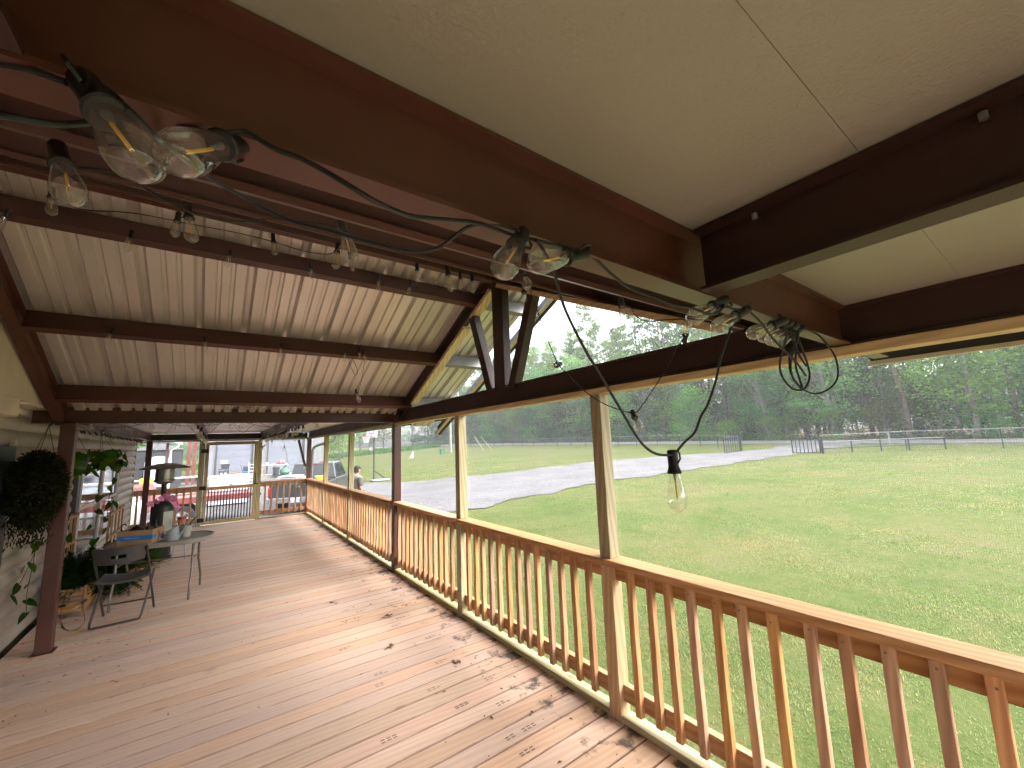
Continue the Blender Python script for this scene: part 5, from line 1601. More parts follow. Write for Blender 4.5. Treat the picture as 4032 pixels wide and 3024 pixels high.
em.prism([(0.0, -0.001, 0.98), (0.05, -0.001, 0.965), (0.035, -0.001, 0.90), (0.0, -0.001, 0.86), (-0.035, -0.001, 0.90), (-0.05, -0.001, 0.965)], (0, -0.012, 0))
for s in (-1, 1):
    em.tube([(s * 0.045, -0.007, 0.965), (s * 0.085, -0.007, 0.985), (s * 0.105, -0.007, 0.95), (s * 0.095, -0.007, 0.905), (s * 0.07, -0.007, 0.885)], [0.012, 0.014, 0.013, 0.010, 0.006], 6)
sub(em, 'badge', 'chrome', tg, smooth=True)
for s in (-1, 1):
    x0, x1 = (B - 0.112, B + 0.004) if s > 0 else (-B - 0.004, -B + 0.112)
    MB().box(x0, x1, -0.012, 0.075, 0.66, 0.98).build('tail_light', 'tail_red', tk, bevel=0.015)
m = MB().prism([(-B, -0.16, 0.44), (-B, -0.17, 0.62), (-B, -0.01, 0.64), (-B, -0.01, 0.42)], (2 * B, 0, 0))
bu = m.build('bumper', 'chrome', tk, bevel=0.012)
sub(MB().box(-0.17, 0.17, -0.182, -0.171, 0.455, 0.615), 'license_plate', 'white_paint', bu)
def text_mesh(txt, size, M_, mat, name):
    cu = bpy.data.curves.new(name, 'FONT')
    cu.body = txt
    cu.size = size
    cu.align_x = 'CENTER'
    cu.extrude = 0.001
    cu.resolution_u = 2
    o = bpy.data.objects.new(name, cu)
    COL.objects.link(o)
    bpy.context.view_layer.update()
    me = bpy.data.meshes.new_from_object(o.evaluated_get(bpy.context.evaluated_depsgraph_get()))
    bpy.data.objects.remove(o)
    me.transform(M_)
    me.materials.clear()
    me.materials.append(MATS[mat])
    r = bpy.data.objects.new(name, me)
    COL.objects.link(r)
    return r
pt_ = text_mesh('BJH 1158', 0.105, Matrix.Translation((0, -0.184, 0.495)) @ Matrix.Rotation(R(90), 4, 'X'), 'blue_plastic', 'plate_lettering')
pt_.parent = bu
m = MB()
CABP = [(2.0, 0.42), (2.0, 1.10), (4.25, 1.10), (5.55, 1.02), (5.62, 0.62), (5.55, 0.42)]
m.prism([(-B, y, z) for y, z in CABP], (2 * B, 0, 0))
m.build('body', 'truck_gray', tk, bevel=0.03)
gl_ = [(2.03, 1.101), (2.16, 1.70), (3.45, 1.74), (4.15, 1.101)]
vs = [(-B + 0.04, y, z) if z < 1.2 else (-B + 0.17, y, z) for y, z in gl_] + [(B - 0.04, y, z) if z < 1.2 else (B - 0.17, y, z) for y, z in gl_]
MB().add(vs, [(0, 1, 2, 3), (7, 6, 5, 4), (0, 4, 5, 1), (1, 5, 6, 2), (2, 6, 7, 3), (3, 7, 4, 0)]).build('cab', 'truck_gray', tk, bevel=0.03)
m = MB()
m.add([(-B + 0.14, 2.045, 1.16), (B - 0.14, 2.045, 1.16), (B - 0.25, 2.135, 1.60), (-B + 0.25, 2.135, 1.60)], [(0, 1, 2, 3)])
m.build('rear_window', 'window_glass', tk)
for s in (-1, 1):
    f_ = lambda y, z: (s * ((B - 0.04) - (z - 1.101) * 0.13 / 0.6 + 0.004), y, z)
    m = MB()
    m.add([f_(2.30, 1.16), f_(3.05, 1.16), f_(3.0, 1.62), f_(2.36, 1.60)], [(0, 1, 2, 3)])
    m.add([f_(3.12, 1.16), f_(3.95, 1.16), f_(3.45, 1.63), f_(3.08, 1.62)], [(0, 1, 2, 3)])
    m.build('side_window', 'window_glass', tk)
MB().box(-0.12, 0.12, 2.13, 2.16, 1.655, 1.69).build('brake_light', 'tail_red', tk)
MB().add([(-B + 0.25, 3.52, 1.70), (B - 0.25, 3.52, 1.70), (B - 0.12, 4.14, 1.14), (-B + 0.12, 4.14, 1.14)], [(0, 1, 2, 3)]).build('windshield', 'window_glass', tk)
for x in (-0.78, 0.78):
    for y in (1.07, 4.75):
        wheel_parts(tk, (x, y, 0.37), 0.37, 0.24)
TKL, TKR = Vector((0.41, 16.62, GZ + 0.03)), R(-25)
tk.location = TKL
tk.rotation_euler = (0, 0, TKR)
TM = Matrix.Translation(TKL) @ Matrix.Rotation(TKR, 4, 'Z')
def in_bed(name, label, cat, mbs, at):
    """A load lying in the truck bed; meshes are given in the truck's own axes."""
    p = TM @ Vector(at)
    t = thing(name, label, cat, p)
    for nm, mb, mat in mbs:
        mb.v = [tuple(TM @ Vector(q)) for q in mb.v]
        mb.build(nm, mat, t)
    return t
ps = thing('roofing_bundle', 'stack of white ribbed panels lying across the truck bed', 'panels', TM @ Vector((-0.2, 0.5, 0.61)))
for i in range(5):
    m = MB()
    a = 0.05 * i
    m.sweep([(-0.48, 0), (-0.3, 0), (-0.28, 0.03), (-0.2, 0.03), (-0.18, 0), (0.18, 0), (0.2, 0.03), (0.28, 0.03), (0.3, 0), (0.48, 0), (0.48, 0.02), (-0.48, 0.02)],
            (-0.75, 0.62 + a, 1.09 + 0.055 * i), (0.3 - 0.1 * i, 0.50 + a, 1.09 + 0.055 * i), (0, 1, 0), (0, 0, 1))
    m.v = [tuple(TM @ Vector(q)) for q in m.v]
    m.build('panel', 'white_paint', ps)
m = MB()
in_bed('blue_tub', 'blue plastic tub standing in the truck bed behind the cab', 'tub', [('tub', MB().lathe([(0.15, 0.605), (0.2, 1.22), (0.215, 1.22)], 14, Matrix.Translation((0.25, 1.7, 0)), True), 'blue_plastic')], (0.25, 1.7, 0.605))
in_bed('yellow_hose', 'yellow hose coiled on top of the load in the truck bed', 'hose', [('coil', MB().tube([(0.45 + (0.16 + 0.01 * k / 10) * math.cos(k * 0.63), 1.35 + 0.2 * math.sin(k * 0.63), 1.08 + 0.012 * k / 3) for k in range(40)], 0.022, 6), 'yellow_plastic')], (0.45, 1.35, 1.06))
in_bed('load_bag', 'brown sacks heaped in the truck bed under the yellow hose', 'sacks', [('sack', MB().lathe([(0.0, 0.605), (0.22, 0.62), (0.3, 0.8), (0.27, 0.98), (0.1, 1.07), (0.0, 1.075)], 12, Matrix.Translation((0.45, 1.35, 0))), 'cardboard')], (0.45, 1.35, 0.605))
in_bed('orange_float', 'flat orange disc lying on the truck roof', 'disc', [('disc', MB().lathe([(0.0, 1.745), (0.16, 1.748), (0.17, 1.775), (0.0, 1.79)], 14, Matrix.Translation((0.2, 2.8, 0))), 'orange_plastic')], (0.2, 2.8, 1.74))

# low red trailer
tl_ = thing('flatbed_trailer', 'low red flatbed trailer standing behind the far gate', 'trailer', (-2.2, 17.4, GZ))
TX0, TX1, TY0, TY1, TZ0 = -3.5, -0.95, 16.6, 18.2, 0.14
m = MB().box(TX0, TX1, TY0, TY0 + 0.08, TZ0, TZ0 + 0.18).box(TX0, TX1, TY1 - 0.08, TY1, TZ0, TZ0 + 0.18).box(TX0, TX0 + 0.08, TY0 + 0.081, TY1 - 0.081, TZ0, TZ0 + 0.18).box(TX1 - 0.08, TX1, TY0 + 0.081, TY1 - 0.081, TZ0, TZ0 + 0.18)
m.build('frame', 'red_paint', tl_)
MB().box(TX0 + 0.081, TX1 - 0.081, TY0 + 0.081, TY1 - 0.081, TZ0 + 0.1, TZ0 + 0.15).build('deck', 'faded_red', tl_)
m = MB().tube([(TX1, 17.4, TZ0 + 0.06), (TX1 + 0.35, 17.4, TZ0 + 0.04)], 0.05, 6)
m.build('tongue', 'dark_gray', tl_)
for x in (-2.75,):
    for y in (16.72, 18.1):
        wheel_parts(tl_, (x, y, GZ + 0.36), 0.34, 0.18, (0, 1, 0))

wb = thing('work_chest', 'white job chest with a pale blue front panel behind the gate', 'chest', (-1.45, 22.4, GZ))
MB().box(-2.14, -0.72, 22, 22.8, GZ + 0.1, 0.60).build('body', 'white_paint', wb, bevel=0.01)
MB().box(-2.18, -0.68, 21.96, 22.84, 0.601, 0.69).build('lid', 'white_paint', wb, bevel=0.01)
MB().box(-1.80, -0.80, 21.985, 21.9985, GZ + 0.2, 0.56).build('front_panel', 'pale_blue', wb)
m = MB()
for k, (x, z) in enumerate(((-1.32, 0.42), (-1.24, 0.34), (-1.36, 0.26), (-1.27, 0.18))):
    m.tube([(x - 0.1, 21.98, z - 0.02), (x, 21.978, z + 0.03), (x + 0.1, 21.98, z + 0.01)], 0.01, 4)
m.build('scrawl', 'dark_gray', wb)
MB().tube([(-1.62, 21.975, 0.58), (-1.3, 21.975, 0.2)], 0.008, 4).build('strap', 'dark_gray', wb)

wr = thing('pipe_rail', 'long white pipe rail on posts left of the workshop', 'rail', (-4.2, 23, GZ))
MB().tube([(-6.4, 23, 0.62), (-2.35, 23, 0.68)], 0.04, 8).build('rail', 'white_paint', wr)
for x in (-6, -4.2, -2.5):
    MB().tube([(x, 23, GZ), (x, 23, 0.62)], 0.035, 6).build('post', 'white_paint', wr)

rc = thing('red_car', 'faded red car seen low through the opening left of the far steel post', 'car', (-5.4, 20.4, GZ))
m = MB().prism([(-7.6, 19.6, GZ + 0.3), (-7.6, 19.6, GZ + 0.95), (-6.6, 19.6, GZ + 1.0), (-6.2, 19.6, GZ + 1.0), (-3.9, 19.6, GZ + 1.28), (-3.75, 19.6, GZ + 0.95), (-3.75, 19.6, GZ + 0.3)], (0, 1.65, 0))
m.build('body', 'faded_red', rc, bevel=0.05)
m = MB().prism([(-7.0, 19.72, GZ + 1.0), (-6.7, 19.8, GZ + 1.42), (-5.6, 19.8, GZ + 1.42), (-5.2, 19.72, GZ + 1.12)], (0, 1.4, 0))
m.build('cab', 'window_glass', rc)
for x in (-6.9, -4.5):
    for y in (19.65, 21.2):
        wheel_parts(rc, (x, y, GZ + 0.33), 0.32, 0.2, (0, 1, 0))
MB().box(-3.76, -3.70, 19.7, 21.1, GZ + 0.42, GZ + 0.55).build('bumper', 'chrome', rc)
yc = thing('yellow_case', 'yellow tool case on the hood of the red car', 'case', (-3.98, 20.1, GZ + 1.29))
MB().box(-4.15, -3.8, 19.9, 20.2, GZ + 1.285, GZ + 1.48).build('case', 'yellow_plastic', yc, bevel=0.01)
MB().tube([(-4.02, 20.05, GZ + 1.48), (-4.02, 20.05, GZ + 1.52), (-3.93, 20.05, GZ + 1.52), (-3.93, 20.05, GZ + 1.48)], 0.01, 5).build('handle', 'black_plastic', yc)
gt_ = thing('propane_tank', 'short white propane tank on the gravel seen between the far balusters', 'tank', (-3.95, 17.5, GZ))
MB().lathe([(0, GZ), (0.16, GZ + 0.01), (0.18, GZ + 0.05), (0.3, GZ + 0.2), (0.32, GZ + 0.5), (0.3, GZ + 0.75), (0.18, GZ + 0.92), (0.0, GZ + 0.95)], 18, Matrix.Translation((-3.95, 17.5, 0))).build('body', 'white_paint', gt_, smooth=True)
MB().lathe([(0.1, GZ + 0.93), (0.11, GZ + 1.05), (0.12, GZ + 1.05)], 12, Matrix.Translation((-3.95, 17.5, 0))).build('collar', 'white_paint', gt_)

# clutter on the workshop slab
S = -0.36
sm_ = thing('generator', 'black portable generator with a chrome front on the workshop slab', 'generator', (-1.35, 41.4, S))
MB().box(-1.62, -1.06, 41.1, 41.7, S + 0.22, S + 0.62).build('engine', 'dark_gray', sm_, bevel=0.03)
MB().tube([(-1.66, 41.05, S + 0.05), (-1.66, 41.05, S + 0.72), (-1.02, 41.05, S + 0.72), (-1.02, 41.05, S + 0.05)], 0.025, 6).tube([(-1.66, 41.75, S + 0.05), (-1.66, 41.75, S + 0.72), (-1.02, 41.75, S + 0.72), (-1.02, 41.75, S + 0.05)], 0.025, 6).build('frame', 'dark_gray', sm_)
for s in (-1, 1):
    MB().lathe([(0, 0), (0.1, 0.01), (0.11, 0.04)], 14, Matrix.Translation((-1.34 + s * 0.14, 41.06, S + 0.42)) @ Matrix.Rotation(R(90), 4, 'X')).build('dial', 'chrome', sm_)
    wheel_parts(sm_, (-1.34 + s * 0.36, 41.4, S + 0.12), 0.12, 0.08)
t = thing('black_tote', 'black storage tote standing on the generator', 'tote', (-1.25, 41.4, S + 0.75))
MB().prism([(-1.5, 41.2, S + 0.751), (-1.02, 41.2, S + 0.751), (-0.94, 41.15, S + 1.12), (-1.56, 41.15, S + 1.12)], (0, 0.45, 0)).build('tub', 'dark_gray', t)
MB().box(-1.58, -0.9, 41.12, 41.63, S + 1.121, S + 1.17).build('lid', 'gray_metal', t)
t = thing('white_carton', 'white carton on top of the black tote', 'carton', (-1.3, 41.4, S + 1.18))
MB().box(-1.58, -1.1, 41.15, 41.55, S + 1.172, S + 1.42).build('body', 'white_paint', t, bevel=0.01)
MB().box(-1.58, -1.1, 41.145, 41.1495, S + 1.28, S + 1.31).build('tape', 'gray_metal', t)
t = thing('small_cabinet', 'small brown cabinet on the slab before the roll-up door', 'cabinet', (-0.5, 41.5, S))
MB().box(-0.82, -0.2, 41.3, 41.7, S, S + 0.36).build('body', 'dark_gray', t)
MB().box(-0.86, -0.16, 41.26, 41.74, S + 0.361, S + 0.40).build('top', 'cedar_x', t)
for a in (-0.79, -0.50):
    MB().box(a, a + 0.27, 41.285, 41.2985, S + 0.04, S + 0.33).build('door', 'cedar_z', t)
t = thing('air_compressor', 'blue and black air compressor cart on the slab', 'compressor', (0.3, 41.4, S))
MB().tube([(-0.05, 41.4, S + 0.38), (0.6, 41.4, S + 0.38)], 0.17, 14).build('tank', 'blue_plastic', t, smooth=True)
MB().box(0.0, 0.5, 41.2, 41.6, S + 0.552, S + 0.86).build('motor', 'dark_gray', t, bevel=0.04)
MB().tube([(-0.05, 41.4, S + 0.5), (-0.2, 41.4, S + 0.98), (-0.2, 41.7, S + 0.98)], 0.02, 6).build('handle', 'dark_gray', t)
for y in (41.2, 41.6):
    wheel_parts(t, (0.1, y, S + 0.14), 0.14, 0.06, (0, 1, 0))
ld = thing('step_ladder', 'white aluminium ladder leaning near the gate post', 'ladder', (-0.08, 30, GZ))
for x in (-0.26, 0.12):
    MB().bar((x, 30, GZ), (x, 30.25, 1.02), 0.05, 0.03, (0, 1, 0)).build('stile', 'white_paint', ld)
for i in range(8):
    z = GZ + 0.2 + i * 0.19
    MB().bar((-0.235, 30 + 0.25 * (z - GZ) / 1.65, z), (0.095, 30 + 0.25 * (z - GZ) / 1.65, z), 0.03, 0.035).build('rung', 'white_paint', ld)
t = thing('work_table', 'long work table with trestle legs in front of the right roll-up door', 'table', (2.3, 41, S))
MB().box(1.25, 3.25, 40.8, 41.4, S + 0.84, S + 0.89).build('table_top', 'white_paint', t)
for x in (1.4, 2.2, 3.1):
    for y in (40.85, 41.35):
        MB().bar((x, y, S + 0.839), (x + 0.1 * (1 if y > 41 else -1), y, S), 0.05, 0.05, (0, 1, 0)).build('leg', 'cedar_z' if x < 2 else 'dark_gray', t)
t = thing('red_tool', 'red power tool lying on the work table', 'tool', (2.7, 41, S + 0.9))
MB().box(2.35, 3.0, 40.9, 41.1, S + 0.891, S + 1.03).build('body', 'red_plastic', t, bevel=0.03)
MB().tube([(2.6, 41, S + 1.03), (2.65, 41, S + 1.12), (2.85, 41, S + 1.12), (2.9, 41, S + 1.03)], 0.025, 6).build('handle', 'red_plastic', t)
for k, x in enumerate((2.72, 2.92)):
    c_ = (x, 41.25, S + 0.8905)
    t = MB().lathe([(0.08, 0), (0.08, 0.24), (0.03, 0.3), (0.03, 0.34)], 10, Matrix.Translation(c_), True, True).build('jug', 'white_paint', None, c_)
    tag(t, 'white plastic jug on the work table', 'jug', 'jugs on the work table')
c_ = (1.65, 41.1, S + 0.8905)
t = MB().lathe([(0.1, 0), (0.11, 0.2), (0.115, 0.21), (0.1, 0.21)], 12, Matrix.Translation(c_), True).build('white_bucket', 'white_paint', None, c_)
tag(t, 'white bucket at the left end of the work table', 'bucket')
t = thing('trash_can', 'dark grey trash can under the work table', 'trash can', (2.3, 40.5, S))
MB().lathe([(0.2, S), (0.27, S + 0.62), (0.29, S + 0.62), (0.29, S + 0.66)], 16, Matrix.Translation((2.3, 40.45, 0)), True).build('body', 'dark_gray', t)
MB().lathe([(0.295, S + 0.661), (0.2, S + 0.71), (0, S + 0.72)], 16, Matrix.Translation((2.3, 40.45, 0)), True).build('lid', 'dark_gray', t)
t = thing('green_bag', 'bulging green bag slumped beside the trash can', 'bag', (2.95, 40.5, S))
MB().lathe([(0.0, S), (0.3, S + 0.01), (0.4, S + 0.2), (0.33, S + 0.45), (0.12, S + 0.6), (0.14, S + 0.7), (0.0, S + 0.7)], 14, Matrix.Translation((2.95, 40.4, 0))).build('sack', 'green_bag', t, smooth=True)

# downspout and knee brace at the far corner
t = thing('downspout', 'grey downspout bending from the eave down the outside of the far corner', 'downspout', (0.15, 12.4, GZ))
MB().tube(smooth_path([(0.74, 12.4, 2.03), (0.74, 12.4, 1.95), (0.66, 12.4, 1.87), (0.50, 12.4, 1.83), (0.28, 12.4, 1.77), (0.18, 12.4, 1.70), (0.155, 12.4, 1.55), (0.155, 12.4, 1.2)], 4) + [Vector((0.155, 12.4, GZ))], 0.036, 10).build('pipe', 'galvanized', t, smooth=True)
t = MB().bar((-0.20, 12.36, 1.94), (-0.02, 12.36, 1.22), 0.055, 0.05, (0, 1, 0)).build('knee_brace', 'dark_gray', None, (-0.1, 12.36, 1.58))
tag(t, 'dark slanted brace outside the far corner post', 'brace')

# ------------------------------------------------------------------ people
def body(name, joints, edges, radii, mat, parent, loc, sublev=2):
    me = bpy.data.meshes.new(name)
    me.from_pydata([Vector(j) - Vector(loc) for j in joints], edges, [])
    o = bpy.data.objects.new(name, me)
    COL.objects.link(o)
    sk = o.modifiers.new('skin', 'SKIN')
    ss = o.modifiers.new('sub', 'SUBSURF')
    ss.levels = ss.render_levels = sublev
    for i, r_ in enumerate(radii):
        v = me.skin_vertices[0].data[i]
        v.radius = r_ if isinstance(r_, tuple) else (r_, r_)
        v.use_root = (i == 0)
    sk.use_smooth_shade = True
    bpy.context.view_layer.update()
    ev = bpy.data.meshes.new_from_object(o.evaluated_get(bpy.context.evaluated_depsgraph_get()))
    bpy.data.objects.remove(o)
    ev.materials.clear()
    ev.materials.append(MATS[mat])
    r = bpy.data.objects.new(name, ev)
    COL.objects.link(r)
    if parent is not None:
        r.parent = parent
    return r
def person(label, base, face, H, shirt, pants, cap, seated=False, group=None):
    """Standing or seated figure; base = ground point under the hips, face = heading angle (0 looks along +X)."""
    t = thing('person', label, 'person', base)
    ca, sa = math.cos(face), math.sin(face)
    def W_(f, s, z):
        return Vector((base[0] + (f * ca - s * sa) * H, base[1] + (f * sa + s * ca) * H, base[2] + z * H))
    if not seated:
        hip = 0.52
        J = [W_(0, 0, hip), W_(0, 0, 0.60), W_(0.0, 0, 0.70), W_(-0.005, 0, 0.79), W_(0.0, 0, 0.845), W_(0.012, 0, 0.885)]
        legs = lambda s: [W_(0, s * 0.05, hip - 0.03), W_(0.012, s * 0.055, 0.285), W_(-0.01, s * 0.058, 0.045), W_(0.075, s * 0.065, 0.02)]
        arms = lambda s: [W_(-0.005, s * 0.105, 0.785), W_(-0.02, s * 0.125, 0.63), W_(0.03, s * 0.118, 0.50), W_(0.04, s * 0.112, 0.455)]
    else:
        hip = 0.0
        J = [W_(0, 0, hip), W_(0.0, 0, 0.09), W_(0.01, 0, 0.19), W_(0.03, 0, 0.28), W_(0.045, 0, 0.335), W_(0.06, 0, 0.375)]
        legs = lambda s: [W_(0.03, s * 0.055, hip - 0.005), W_(0.24, s * 0.075, 0.01), W_(0.27, s * 0.075, -0.2), W_(0.33, s * 0.075, -0.215)]
        arms = lambda s: [W_(0.03, s * 0.105, 0.275), W_(0.06, s * 0.135, 0.14), W_(0.19, s * 0.09, 0.12), W_(0.23, s * 0.075, 0.13)]
    j, e, r_ = list(J), [(i, i + 1) for i in range(5)], [0.078 * H, 0.076 * H, 0.082 * H, 0.076 * H, 0.033 * H, 0.031 * H]
    for s in (-1, 1):
        k = len(j)
        j += legs(s)
        e += [(0, k), (k, k + 1), (k + 1, k + 2), (k + 2, k + 3)]
        r_ += [0.058 * H, 0.038 * H, 0.026 * H, 0.020 * H]
        k = len(j)
        j += arms(s)
        e += [(3, k), (k, k + 1), (k + 1, k + 2), (k + 2, k + 3)]
        r_ += [0.042 * H, 0.028 * H, 0.019 * H, 0.017 * H]
    body('body', j, e, r_, 'skin', t, base)
    # clothes: a little larger than the body, ending at neck, elbow and ankle
    k0 = len(J)
    sj = [J[0] + Vector((0, 0, -0.02 * H)), J[1], J[2], J[3], J[4] - Vector((0, 0, 0.03 * H))]
    sr = [0.104 * H, 0.102 * H, 0.114 * H, 0.112 * H, 0.058 * H]
    se = [(i, i + 1) for i in range(4)]
    for s in (-1, 1):
        a = arms(s)
        k = len(sj)
        sj += [a[0], a[0].lerp(a[1], 0.5), a[1]]
        se += [(3, k), (k, k + 1), (k + 1, k + 2)]
        sr += [0.066 * H, 0.054 * H, 0.046 * H]
    body('shirt', sj, se, sr, shirt, t, base)
    pj, pe, pr = [J[0] + Vector((0, 0, -0.01 * H))], [], [0.084 * H]
    for s in (-1, 1):
        a = legs(s)
        k = len(pj)
        pj += [a[0], a[1], a[2]]
        pe += [(0, k), (k, k + 1), (k + 1, k + 2)]
        pr += [0.068 * H, 0.047 * H, 0.038 * H]
    body('trousers', pj, pe, pr, pants, t, base)
    hc = J[5] + Vector((0.006 * ca * H, 0.006 * sa * H, 0.045 * H))
    Mh = Matrix.Translation(hc - t.location) @ Matrix.Rotation(face, 4, 'Z')
    m = MB()
    n, prof_ = 14, [(0.018, -0.066), (0.040, -0.055), (0.049, -0.025), (0.052, 0.01), (0.048, 0.04), (0.032, 0.062), (0.0, 0.07)]
    vs = []
    for r0, z in prof_:
        for k in range(n):
            a = k * 2 * math.pi / n
            fx = math.cos(a) * (1.15 if math.cos(a) > 0 else 1.1)
            nose = 0.012 if (k == 0 and abs(z + 0.025) < 0.01) else 0
            vs.append(Mh @ Vector(((r0 * fx + nose) * H, r0 * 0.86 * math.sin(a) * H, z * H)))
    m.add(vs, [(i * n + k, i * n + (k + 1) % n, (i + 1) * n + (k + 1) % n, (i + 1) * n + k) for i in range(len(prof_) - 1) for k in range(n)])
    for s in (-1, 1):
        m.lathe([(0.0, 0), (0.012 * H, 0.002 * H), (0.014 * H, 0.006 * H), (0.0, 0.01 * H)], 8, Mh @ Matrix.Translation((0.0, s * 0.044 * H, -0.01 * H)) @ Matrix.Rotation(R(-90 * s), 4, 'X') @ Matrix.Scale(1.5, 4, (0, 1, 0)))
    hd_ = m.build('head', 'skin', None, smooth='all')
    hd_.parent = t
    m = MB().lathe([(0.0545 * H, 0.004 * H), (0.056 * H, 0.02 * H), (0.052 * H, 0.048 * H), (0.034 * H, 0.070 * H), (0.0, 0.078 * H)], 14, Mh @ Matrix.Scale(1.12, 4, (1, 0, 0)) @ Matrix.Scale(0.92, 4, (0, 1, 0)))
    bv = [(0.058 * math.cos(R(a)) * H, 0.05 * math.sin(R(a)) * H, 0.014 * H) for a in range(-60, 61, 20)] + [(0.058 * H + 0.055 * H * math.cos(R(a * 1.2)) , 0.045 * math.sin(R(a)) * H, 0.004 * H) for a in range(60, -61, -20)]
    m.prism([Mh @ Vector(v) for v in bv], (0, 0, 0.004 * H))
    c_ = m.build('cap', cap, None, smooth=True)
    c_.parent = t
    m = MB().lathe([(0.053 * H, -0.05 * H), (0.055 * H, 0.006 * H)], 12, Mh @ Matrix.Translation((-0.006 * H, 0, 0)) @ Matrix.Scale(0.9, 4, (0, 1, 0)))
    m.f = [q for q in m.f if 3 <= (q[0] % 12) <= 8]
    h_ = m.build('hair', 'hair', None, smooth='all')
    h_.parent = t
    return t
pz = tz(1.5, 13.3)
person('person in a dark cap and dark grey shirt standing outside by the pickup, facing away', (1.56, 13.22, pz), R(28), 1.70, 'dark_shirt', 'denim', 'cap_black')

# rider on a mower far out in the tall grass
mx, my = 27.9, 98.6
mz = tz(mx, my)
person('person in a white shirt and white hat riding the orange mower far off', (mx - 0.15, my, mz + 0.62), R(-35), 1.72, 'white_shirt', 'denim', 'white_shirt', True)
mw = thing('ride_on_mower', 'orange ride-on mower far off in the tall grass', 'mower', (0, 0, 0))
MB().box(-0.75, 0.1, -0.4, 0.4, 0.28, 0.5).build('chassis', 'dark_gray', mw, bevel=0.04)
MB().prism([(0.15, -0.3, 0.35), (0.2, -0.3, 0.78), (0.75, -0.3, 0.74), (0.9, -0.3, 0.6), (0.9, -0.3, 0.35)], (0, 0.6, 0)).build('hood', 'orange_plastic', mw, bevel=0.04)
MB().box(-0.45, 0.0, -0.22, 0.22, 0.501, 0.58).box(-0.5, -0.4, -0.22, 0.22, 0.581, 0.9).build('seat', 'black_plastic', mw, bevel=0.03)
MB().box(-0.3, 0.3, -0.6, 0.6, 0.12, 0.24).build('cutting_deck', 'orange_plastic', mw, bevel=0.03)
for x, r_ in ((-0.55, 0.27), (0.65, 0.2)):
    for yy in (-0.48, 0.48):
        wheel_parts(mw, (x, yy, r_), r_, 0.2, (0, 1, 0))
mw.location = (mx, my, mz)
mw.rotation_euler = (0, 0, R(-35))

# ------------------------------------------------------------------ basketball hoop, pole, small yard things
hx, hy = 6.5, 27.4
hz_ = tz(hx, hy)
bh_ = thing('basketball_hoop', 'portable basketball hoop with red rim and white net on the lawn', 'basketball hoop', (hx, hy, hz_))
MB().tube([(hx, hy, hz_ + 0.02), (hx, hy, 2.45)], 0.05, 10).tube([(hx, hy, 2.45), (hx - 0.05, hy - 0.05, 2.62)], 0.04, 8).build('pole', 'fence_iron', bh_, smooth=True)
MB().box(hx - 0.2, hx + 0.95, hy - 0.4, hy + 0.35, hz_, hz_ + 0.14).build('base', 'galvanized', bh_, bevel=0.05)
MB().tube([(hx + 0.05, hy, 0.15), (hx + 0.75, hy - 0.25, hz_ + 0.14)], 0.02, 6).tube([(hx + 0.05, hy, 0.15), (hx + 0.75, hy + 0.2, hz_ + 0.14)], 0.02, 6).build('brace', 'fence_iron', bh_)
bd_ = Vector((-0.95, -0.31, 0)).normalized()
bn = Vector((-bd_.y, bd_.x, 0))
bc = Vector((hx - 0.18, hy - 0.06, 2.68))
m = MB().bar(bc - bn * 0.55, bc + bn * 0.55, 0.04, 0.75)
bb_ = m.build('backboard', 'white_paint', bh_)
m = MB()
f0 = bc + bd_ * 0.022
m.bar(f0 - bn * 0.22 + Vector((0, 0, -0.1)), f0 - bn * 0.22 + Vector((0, 0, 0.22)), 0.03, 0.004, bd_).bar(f0 + bn * 0.22 + Vector((0, 0, -0.1)), f0 + bn * 0.22 + Vector((0, 0, 0.22)), 0.03, 0.004, bd_)
m.bar(f0 - bn * 0.235 + Vector((0, 0, 0.235)), f0 + bn * 0.235 + Vector((0, 0, 0.235)), 0.004, 0.03).bar(f0 - bn * 0.235 + Vector((0, 0, -0.115)), f0 + bn * 0.235 + Vector((0, 0, -0.115)), 0.004, 0.03)
sub(m, 'target_square', 'dark_gray', bb_)
rc_ = bc + bd_ * 0.42 + Vector((0, 0, -0.28))
m = MB().tube([rc_ + Vector((0.23 * math.cos(a * math.pi / 10), 0.23 * math.sin(a * math.pi / 10), 0)) for a in range(21)], 0.016, 6).bar(bc + Vector((0, 0, -0.28)), rc_ - bd_ * 0.22, 0.1, 0.03)
m.build('rim', 'rim_orange', bh_)
m = MB()
for k in range(12):
    for s in (1, -1):
        pts = []
        for i in range(5):
            a = (k + s * i * 0.6) * math.pi / 6
            rr = 0.225 - 0.1 * i / 4
            pts.append(rc_ + Vector((rr * math.cos(a), rr * math.sin(a), -0.01 - 0.42 * i / 4)))
        m.tube(pts, 0.009, 4)
m.build('net', 'white_paint', bh_)

px_, py_ = 30.0, 62.0
pz_ = tz(px_, py_)
up_ = thing('utility_pole', 'grey utility pole standing on the lawn with guy wires', 'pole', (px_, py_, pz_))
MB().tube([(px_, py_, pz_ - 0.3), (px_, py_, pz_ + 11)], [0.23, 0.15], 12).build('pole', 'pole_wood', up_, smooth=True)
for dx, dy in ((3.3, -5.2), (4.0, -6.6)):
    e_ = Vector((px_ + dx, py_ + dy, tz(px_ + dx, py_ + dy)))
    tp_ = Vector((px_, py_, pz_ + 9))
    MB().tube([e_, tp_], 0.012, 4).build('guy_wire', 'fence_wire', up_)
    MB().tube([e_, e_ + (tp_ - e_).normalized() * 2.9], 0.042, 6).build('guy_guard', 'guard_yellow', up_)
MB().box(px_ - 0.2, px_ + 0.2, py_ - 0.26, py_ - 0.2, pz_ + 9.5, pz_ + 10).build('crossarm_bracket', 'galvanized', up_)
kx, ky = 27.6, 60.3
